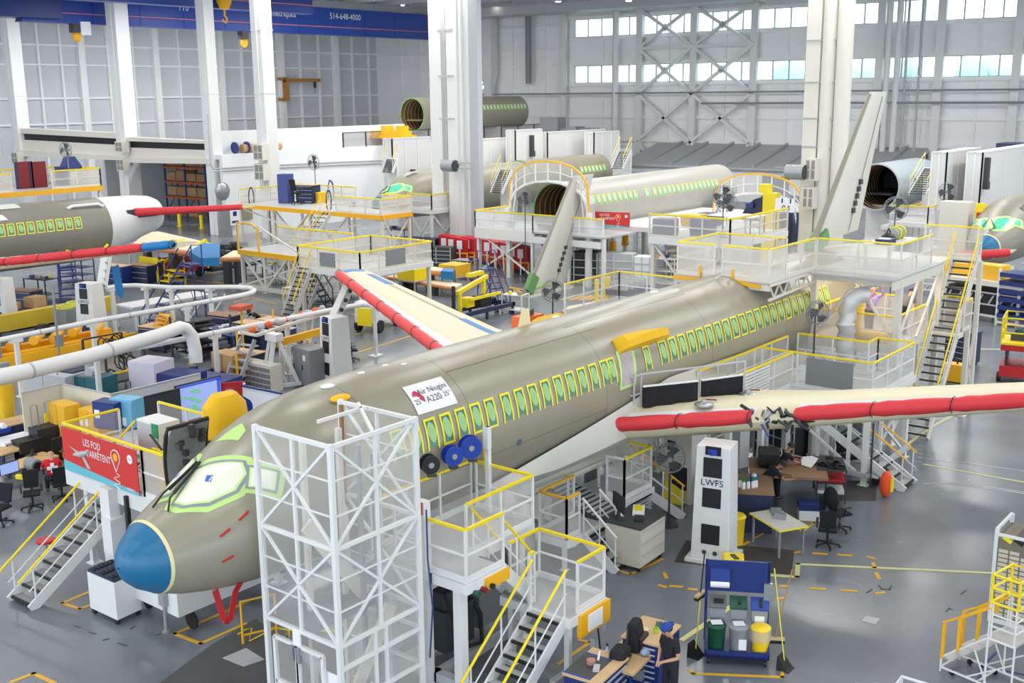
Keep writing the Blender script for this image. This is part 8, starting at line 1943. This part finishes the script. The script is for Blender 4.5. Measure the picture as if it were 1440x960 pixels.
def person(loc,rz,lab,lean=0.0,head_lean=.15,thigh=((0,0),(0,0)),shin=((0,0),(0,0)),elbow=None,wrist=None,hip=.93,shirt=SHIRTK,pants=TROUS,skin=SKIN,hair=HAIR,cap=None,cap_back=False,bald=False,long_sleeve=False,beard=False,feet=True):
 """looks towards -X before turning; lean bends the torso forward; elbow and wrist: pairs of points (right, left) in body axes"""
 q=thing('person',lab,'person',loc,rz)
 ax=lambda f,s,z:Vector((-f,s,z))
 H=ax(0,0,hip)
 def T(f,z):
  a=lean;return H+ax(f*math.cos(a)+z*math.sin(a),0,z*math.cos(a)-f*math.sin(a))
 waist,chest,neck0=T(.0,.17),T(.02,.36),T(.0,.53)
 sh=[T(0,.49)+ax(0,s*.185,0)for s in(-1,1)]
 a2=lean+head_lean;hd=lambda f,z:neck0+ax(f*math.cos(a2)+z*math.sin(a2),0,z*math.cos(a2)-f*math.sin(a2))
 V,E_,R=[],[],[]
 def add(p,r,par=None):V.append(p);R.append(r);(E_.append((par,len(V)-1))if par is not None else None);return len(V)-1
 pel=add(H,.07);wa=add(waist,.095,pel);ch=add(chest,.11,wa);nk=add(neck0,.06,ch)
 n2=add(hd(.01,.07),.055,nk);jw=add(hd(.03,.13),.075,n2);hm=add(hd(.015,.2),.095,jw);cr=add(hd(0,.27),.07,hm)
 joints={'hip':[],'knee':[],'ankle':[],'elbow':[],'wrist':[]}
 for k,s in enumerate((-1,1)):
  hp=H+ax(0,s*.095,-.04);tf,ts=thigh[k];kn=hp+ax(.43*math.sin(tf),s*.43*math.sin(ts),-.43*math.cos(tf)*math.cos(ts));sf,ss=shin[k];an=kn+ax(.42*math.sin(sf),s*.42*math.sin(ss),-.42*math.cos(sf)*math.cos(ss))
  i=add(hp,.055,pel);i=add(hp.lerp(kn,.4),.07,i);i=add(kn,.058,i);i=add(kn.lerp(an,.35),.056,i);i=add(an,.04,i);add(an+ax(.14,0,-.05),.035,i)
  joints['hip'].append(hp);joints['knee'].append(kn);joints['ankle'].append(an)
  el=elbow[k]if elbow else(.0,s*.27,-.28);wr=wrist[k]if wrist else(.08,s*.27,-.53)
  el=sh[k]+ax(el[0],el[1]-s*.185,el[2]);wr=sh[k]+ax(wr[0],wr[1]-s*.185,wr[2])
  i=add(sh[k],.062,ch);i=add(sh[k].lerp(el,.5),.05,i);i=add(el,.04,i);i=add(el.lerp(wr,.35),.04,i);i=add(wr,.027,i)
  d=(wr-el).normalized();side=d.cross(Vector((0,0,1)));side=side.normalized()if side.length>.1 else Vector((0,1,0));dn=d.cross(side).normalized()
  if dn.z>0:dn=-dn
  pm=add(wr+d*.05,.032,i)
  for j,(o,L)in enumerate(((-.032,.065),(-.011,.075),(.011,.07),(.03,.055))):
   b0=wr+d*.09+side*o;k1=add(b0,.011,pm);k2=add(b0+d*L*.5+dn*.012,.009,k1);add(b0+d*L*.8+dn*.045,.008,k2)
  t1=add(wr+d*.05-side*.045+dn*.01,.011,pm);add(wr+d*.09-side*.06+dn*.03,.009,t1)
  joints['elbow'].append(el);joints['wrist'].append(wr)
 skin_obj('body',V,E_,R,skin,q)
 V,E_,R=[],[],[]
 p0=add(T(0,.0),.165);wa=add(waist,.16,p0);ch=add(T(.02,.32),.175,wa);nk=add(neck0-(neck0-chest)*.2,.10,ch)
 for k in range(2):
  i=add(sh[k],.09,ch);f=1.0 if long_sleeve else .75;i=add(sh[k].lerp(joints['elbow'][k],f*.6),.068,i);i=add(sh[k].lerp(joints['elbow'][k],f),.062 if not long_sleeve else .05,i)
  if long_sleeve:add(joints['wrist'][k],.04,i)
 skin_obj('shirt',V,E_,R,shirt,q)
 V,E_,R=[],[],[]
 w0=add(T(0,.12),.15);p0=add(H,.15,w0)
 for k in range(2):
  i=add(joints['hip'][k],.11,p0);i=add(joints['hip'][k].lerp(joints['knee'][k],.45),.093,i);i=add(joints['knee'][k],.074,i);i=add(joints['knee'][k].lerp(joints['ankle'][k],.4),.07,i);add(joints['ankle'][k]+Vector((0,0,.0)),.062,i)
 skin_obj('trousers',V,E_,R,pants,q)
 for k in range(2):
  a=joints['ankle'][k];b=MB();b.ball(a+ax(.06,0,-.045),.055,10,6,(2.4,.9,.8));b.obj('shoe',BLACK,q,True)
 c=hd(.015,.2);fw=(hd(1,.2)-hd(0,.2)).normalized();up=(hd(0,1)-hd(0,0)).normalized();sd=Vector((0,1,0))
 b=MB()
 for s in(-1,1):b.ball(c+fw*.085+up*.015+sd*s*.033,.013,8,6)
 b.obj('eyes',BLACK,q,True);b=MB();b.ball(c+fw*.1-up*.02,.017,8,6,(1,.8,1.4));b.obj('nose',skin,q,True)
 b=MB();b.ball(c+fw*.08-up*.065,.02,8,4,(.5,1.3,.3));b.obj('mouth',mat('lip',(150,90,80),.6),q)
 for s in(-1,1):b=MB();b.ball(c+sd*s*.095-up*.01,.028,8,6,(.7,.4,1.1));b.obj('ear',skin,q,True)
 Mh=Matrix(((-fw.x,sd.x,up.x,c.x),(-fw.y,sd.y,up.y,c.y),(-fw.z,sd.z,up.z,c.z),(0,0,0,1)))
 if not bald:
  b=MB();n=14;rings=[]
  for j in range(7):
   ph=-.25+(PI/2+.2)*j/6;ph=min(ph,PI/2-.03)
   rings.append([Mh@Vector((.112*math.cos(ph)*math.cos(t)+(.02 if math.cos(t)>-.4 else .012),.108*math.cos(ph)*math.sin(t),.02+max(.125*math.sin(ph),.045 if math.cos(t)<-.5 else-.1)))for t in[2*PI*k/n for k in range(n)]])
  b.loft(rings,caps=True);b.obj('hair',hair,q,True)
 if beard:b=MB();b.ball(c+fw*.05-up*.075,.07,10,6,(1,1,.7));b.obj('beard',hair,q,True)
 if cap:
  b=MB();n=16;b.loft([[Mh@Vector((.122*math.cos(ph)*math.cos(t)+.005,.118*math.cos(ph)*math.sin(t),.045+.12*math.sin(ph)))for t in[2*PI*k/n for k in range(n)]]for ph in(0,.3,.6,.9,1.2,1.5)],caps=True);cp=b.obj('cap',cap,q,True)
  sg=1 if cap_back else-1;b=MB();b.slab([Mh@Vector((sg*x,y,.045))for x,y in((.09,-.09),(.17,-.07),(.2,0),(.17,.07),(.09,.09))],up*.012);b.obj('cap_visor',cap,q)
 return q
def cross(q,m=PAPER):pass
p=G(945,872,1.8)
person((p.x,p.y,0),R_(-20),'man in a backward blue cap and black T-shirt standing by the drawer tower',lean=.06,head_lean=.35,elbow=((.02,-.27,-.29),(.02,.27,-.29)),wrist=((.24,-.06,-.40),(.24,.06,-.40)),cap=CAPB,cap_back=True,thigh=((.0,.05),(.06,.05)))
c0=G(88,702)
q=person((c0.x-.06,c0.y+.3,0),R_(245),'bald man in a red shirt with a white cross, seated with his back turned',lean=.28,head_lean=.3,hip=.66,thigh=((1.45,.15),(1.45,.15)),shin=((.1,0),(.1,0)),elbow=((.12,-.3,-.25),(.12,.3,-.25)),wrist=((.38,-.15,-.25),(.38,.15,-.25)),shirt=SHIRTR,bald=True)
b=MB();
for dz,dy,w,h in((0,0,.1,.3),(0,0,.3,.1)):b.box((.095,dy,.98),(.02,w,h),0,0,-.28)
b.obj('white_cross',PAPER,q)
p=G(228,400);person((p.x,p.y,0),R_(-75),'man in black standing between the blue benches and the yellow steps',lean=.03,elbow=((.0,-.27,-.29),(.05,.27,-.28)),wrist=((.05,-.28,-.54),(.2,.24,-.45)))
p=G(361,437,1.42);person((p.x+.25,p.y+.1,0),R_(-12),'man in a black cap bent over the tall blue cabinet',lean=.75,head_lean=.25,elbow=((.15,-.36,-.22),(.15,.36,-.22)),wrist=((.38,-.2,-.3),(.38,.2,-.3)),cap=BLACK,skin=SKIN)
p=G(1073,652,1.45);person((p.x,p.y,0),R_(125),'bearded man in black leaning over the brown table under the wing',lean=.75,head_lean=.2,elbow=((.22,-.33,-.2),(.22,.33,-.2)),wrist=((.46,-.2,-.22),(.46,.2,-.22)),skin=SKIND,beard=True)
p=G(1090,636,1.45);person((p.x+.2,p.y,0),R_(140),'second man in black reaching across the table beside the bearded man',lean=.5,head_lean=.2,elbow=((.25,-.28,-.16),(.2,.3,-.2)),wrist=((.5,-.2,-.2),(.42,.15,-.28)),skin=SKIND)
person((37.9,14.25,ZM),R_(60),'person in a purple tie-dye top reaching up on the middle deck of the tail platform',lean=.2,head_lean=-.1,elbow=((.22,-.26,.12),(.22,.26,.1)),wrist=((.35,-.15,.36),(.35,.2,.34)),shirt=TIEDYE,pants=GREYTR,long_sleeve=True,hair=mat('light_hair',(170,130,90),.7))
person((39.0,13.45,ZM),R_(170),'person in a blue cap bending at the inner side of the middle tail platform deck',lean=.7,head_lean=.1,shirt=GREYTR,cap=CAPB)
def cart2(px,py,lab,m,w=1.2,d=.8,h=1.0,sh=2,rz=.2,load=0,nm='shelf_cart',cat='cart',z=0.0):
 q=thing(nm,lab,cat,G(px,py,z),rz);b=MB()
 for x in(-d/2,d/2):
  for y in(-w/2,w/2):b.bx(x-.03,x+.03,y-.03,y+.03,.1,h)
 b.obj('upright',m,q)
 for k in range(sh):zz=.25+(h-.28)*k/max(1,sh-1);b=MB();b.bx(-d/2,d/2,-w/2,w/2,zz-.03,zz);b.obj('shelf',m,q)
 for x in(-d/2,d/2):
  for y in(-w/2,w/2):b=MB();b.tube((x,y-.02,.06),(x,y+.02,.06),.06,8);b.obj('caster',BLACK,q)
 if load:
  random.seed(px);b=MB()
  for k in range(load):b.m=k%4;b.box((random.uniform(-d*.35,d*.35),random.uniform(-w*.4,w*.4),h+.08),(random.uniform(.1,.3),random.uniform(.1,.3),.16),random.uniform(0,3))
  o=b.obj('load',[CARD,BLUE,GREY,YEL],q);o['kind']='stuff'
 return q
cart2(455,420,'cream two tier stand under the mesh sided platform',CREAM,1.6,1.2,1.6,3,load=5)
cart2(500,418,'cream stand with pale trays beside the far wing tip',CREAM,1.4,1.0,1.4,3,load=4)
cart2(535,408,'grey shelf cart below the mesh sided platform',LGREY,1.4,1.0,1.3,2,load=4)
cart2(418,432,'small cream stand with an amber top near the pipe rail',CREAM,1.2,.9,1.2,2,load=2)
cart2(395,398,'grey shelf cart under the cream trestle gantry',GREY,1.6,1.0,1.2,2,load=5)
cart2(365,392,'black shelf cart under the trestle, nearer its amber gate',DGREY,1.4,1.0,1.1,2,load=4)
cart2(560,350,'navy shelf cart with boxes beyond the mesh sided platform',NAVY,2.0,1.2,1.6,3,load=7)
cart2(655,392,'grey steel frame cart in front of the red covered carts',STEEL,1.4,1.0,1.3,2,load=2)
cart2(725,440,'white wire cart of grey parts by the standing fin bracket',WHITE,1.2,.9,1.1,2,load=6)
cart2(935,402,'cream braced stand with red parts in the undercroft gap',CREAM,1.6,1.2,1.8,3,load=5)
cart2(955,395,'white rack beside the cream braced stand',WHITE,1.4,1.0,2.0,3,load=3)
cart2(1395,425,'cream parts frame under the red tailplane',CREAM,2.2,1.2,1.8,3,load=8)
cart2(1365,415,'white parts frame with yellow boxes beside the long stairs',WHITE,1.6,1.0,1.8,3,load=6)
cart2(110,400,'blue shelf unit with pale trays behind the second blue ladder',BLUE,2.0,1.0,1.7,4,load=5)
cart2(60,418,'black desk cart with a screen behind the left test tower',BLACK,1.8,1.0,1.2,2,load=6)
cart2(425,512,'small grey cart between the conveyor gantry and the test tower',GREY,1.0,.8,1.0,2,load=4)
cart2(305,470,'low blue cart of tools in front of the brown topped bench',BLUE,1.2,.8,.8,2,load=6)
cart2(400,492,'clear sided grey drum cart beside the tall blue cabinet',LGREY,1.0,.8,1.1,2,load=3)
cart2(275,548,'low blue cart hidden behind the partition end',NAVY,1.2,.8,.9,2,load=3)
cart2(870,640,'cream frame of fittings under the wing root fairing',CREAM,1.4,1.0,1.9,4,load=6)
cart2(905,625,'cream frame with yellow bins below the inboard wing',CREAM,1.4,1.0,1.9,4,load=6)
cart2(1010,620,'dark tool cart behind the white test tower',DGREY,1.4,.9,1.4,3,load=6)
cart2(1120,610,'grey cart of hoses under the near wing beyond the control cabinet',GREY,1.4,.9,1.3,3,load=5)
cart2(760,690,'pale machine cart below the fuselage beside the white pole',LGREY,1.2,.9,1.0,2,load=4)
cart2(690,800,'black hydraulic cart under the two level platform',DGREY,1.3,.9,1.0,2,load=4)
for px,py,w,lab in((1170,575,1.2,'white storage box under the mesh platform behind the wing'),(1195,610,.9,'grey storage box beside the access stairs under the wing'),(1050,600,1.0,'white storage box below the pylon opening')):
 upbox(G(px,py),.2,w,.7,.9,WHITE if 'white' in lab else GREY,lab,'storage_box','box',1)
blue_ladder(G(437,428),R_(100),'small blue rolling steps under the mesh sided platform',1.8,6,.7,NAVY)
blue_ladder(G(1345,420)+Vector((2,2,0)),R_(10),'white rolling steps by the red tailplane near the right edge',2.6,8,.8,WHITE)
fan(Vector((47.5,25.2,5.0)),R_(20),'black pedestal fan on the platform behind the tail',2.0,.5)
for px,py,m,lab in((1000,316,BLUE,'royal blue tub on the platform behind the tail'),(975,318,CABY,'yellow crate on the platform behind the tail')):
 p=G(px,py,5.0);q=thing('tub',lab,'tub',p);b=MB();b.hexa([(-.4,-.5,0),(.4,-.5,0),(.4,.5,0),(-.4,.5,0),(-.45,-.55,.6),(.45,-.55,.6),(.45,.55,.6),(-.45,.55,.6)]);b.obj('tub_body',m,q);b=MB();b.bx(-.47,.47,-.57,.57,.55,.62);b.obj('rim',m,q)
for i,(px,m)in enumerate(((1255,WHITE),(1269,WHITE),(1281,LGREY),(1300,LGREY))):
 y=AX(px,100,XB).y;b=MB();z0=AX(px,222,XB).z;b.tube((XB-1.6,y,z0),(XB-1.6,y,23),.34 if i<2 else .14,10);b.tube((XB-1.6,y,z0),(XB-.2,y,z0),.2,8);struct(b,'trim_%d'%(20+i),m,smooth=True)
b=MB();z=AX(1060,131,XB).z;b.tube((XB-1.5,8,z+.15),(XB-1.5,104,z+.15),.1,6);b.tube((XB-1.7,8,z-1.1),(XB-1.7,66,z-1.1),.13,6);struct(b,'trim_30',GALV)
SC=mat('dark_scuff',(74,76,80),.6)
for i,pts in enumerate(([(105,880),(112,882)],[(126,889),(134,891)],[(145,900),(153,898)],[(166,904),(178,908)],[(184,884),(190,880)],[(220,893),(226,891)],[(1236,823),(1240,828),(1251,829),(1253,824)],[(1331,859),(1335,855),(1339,857)],[(1219,833),(1226,829)],[(1352,835),(1358,830)])):fmark(pts,.035,SC)
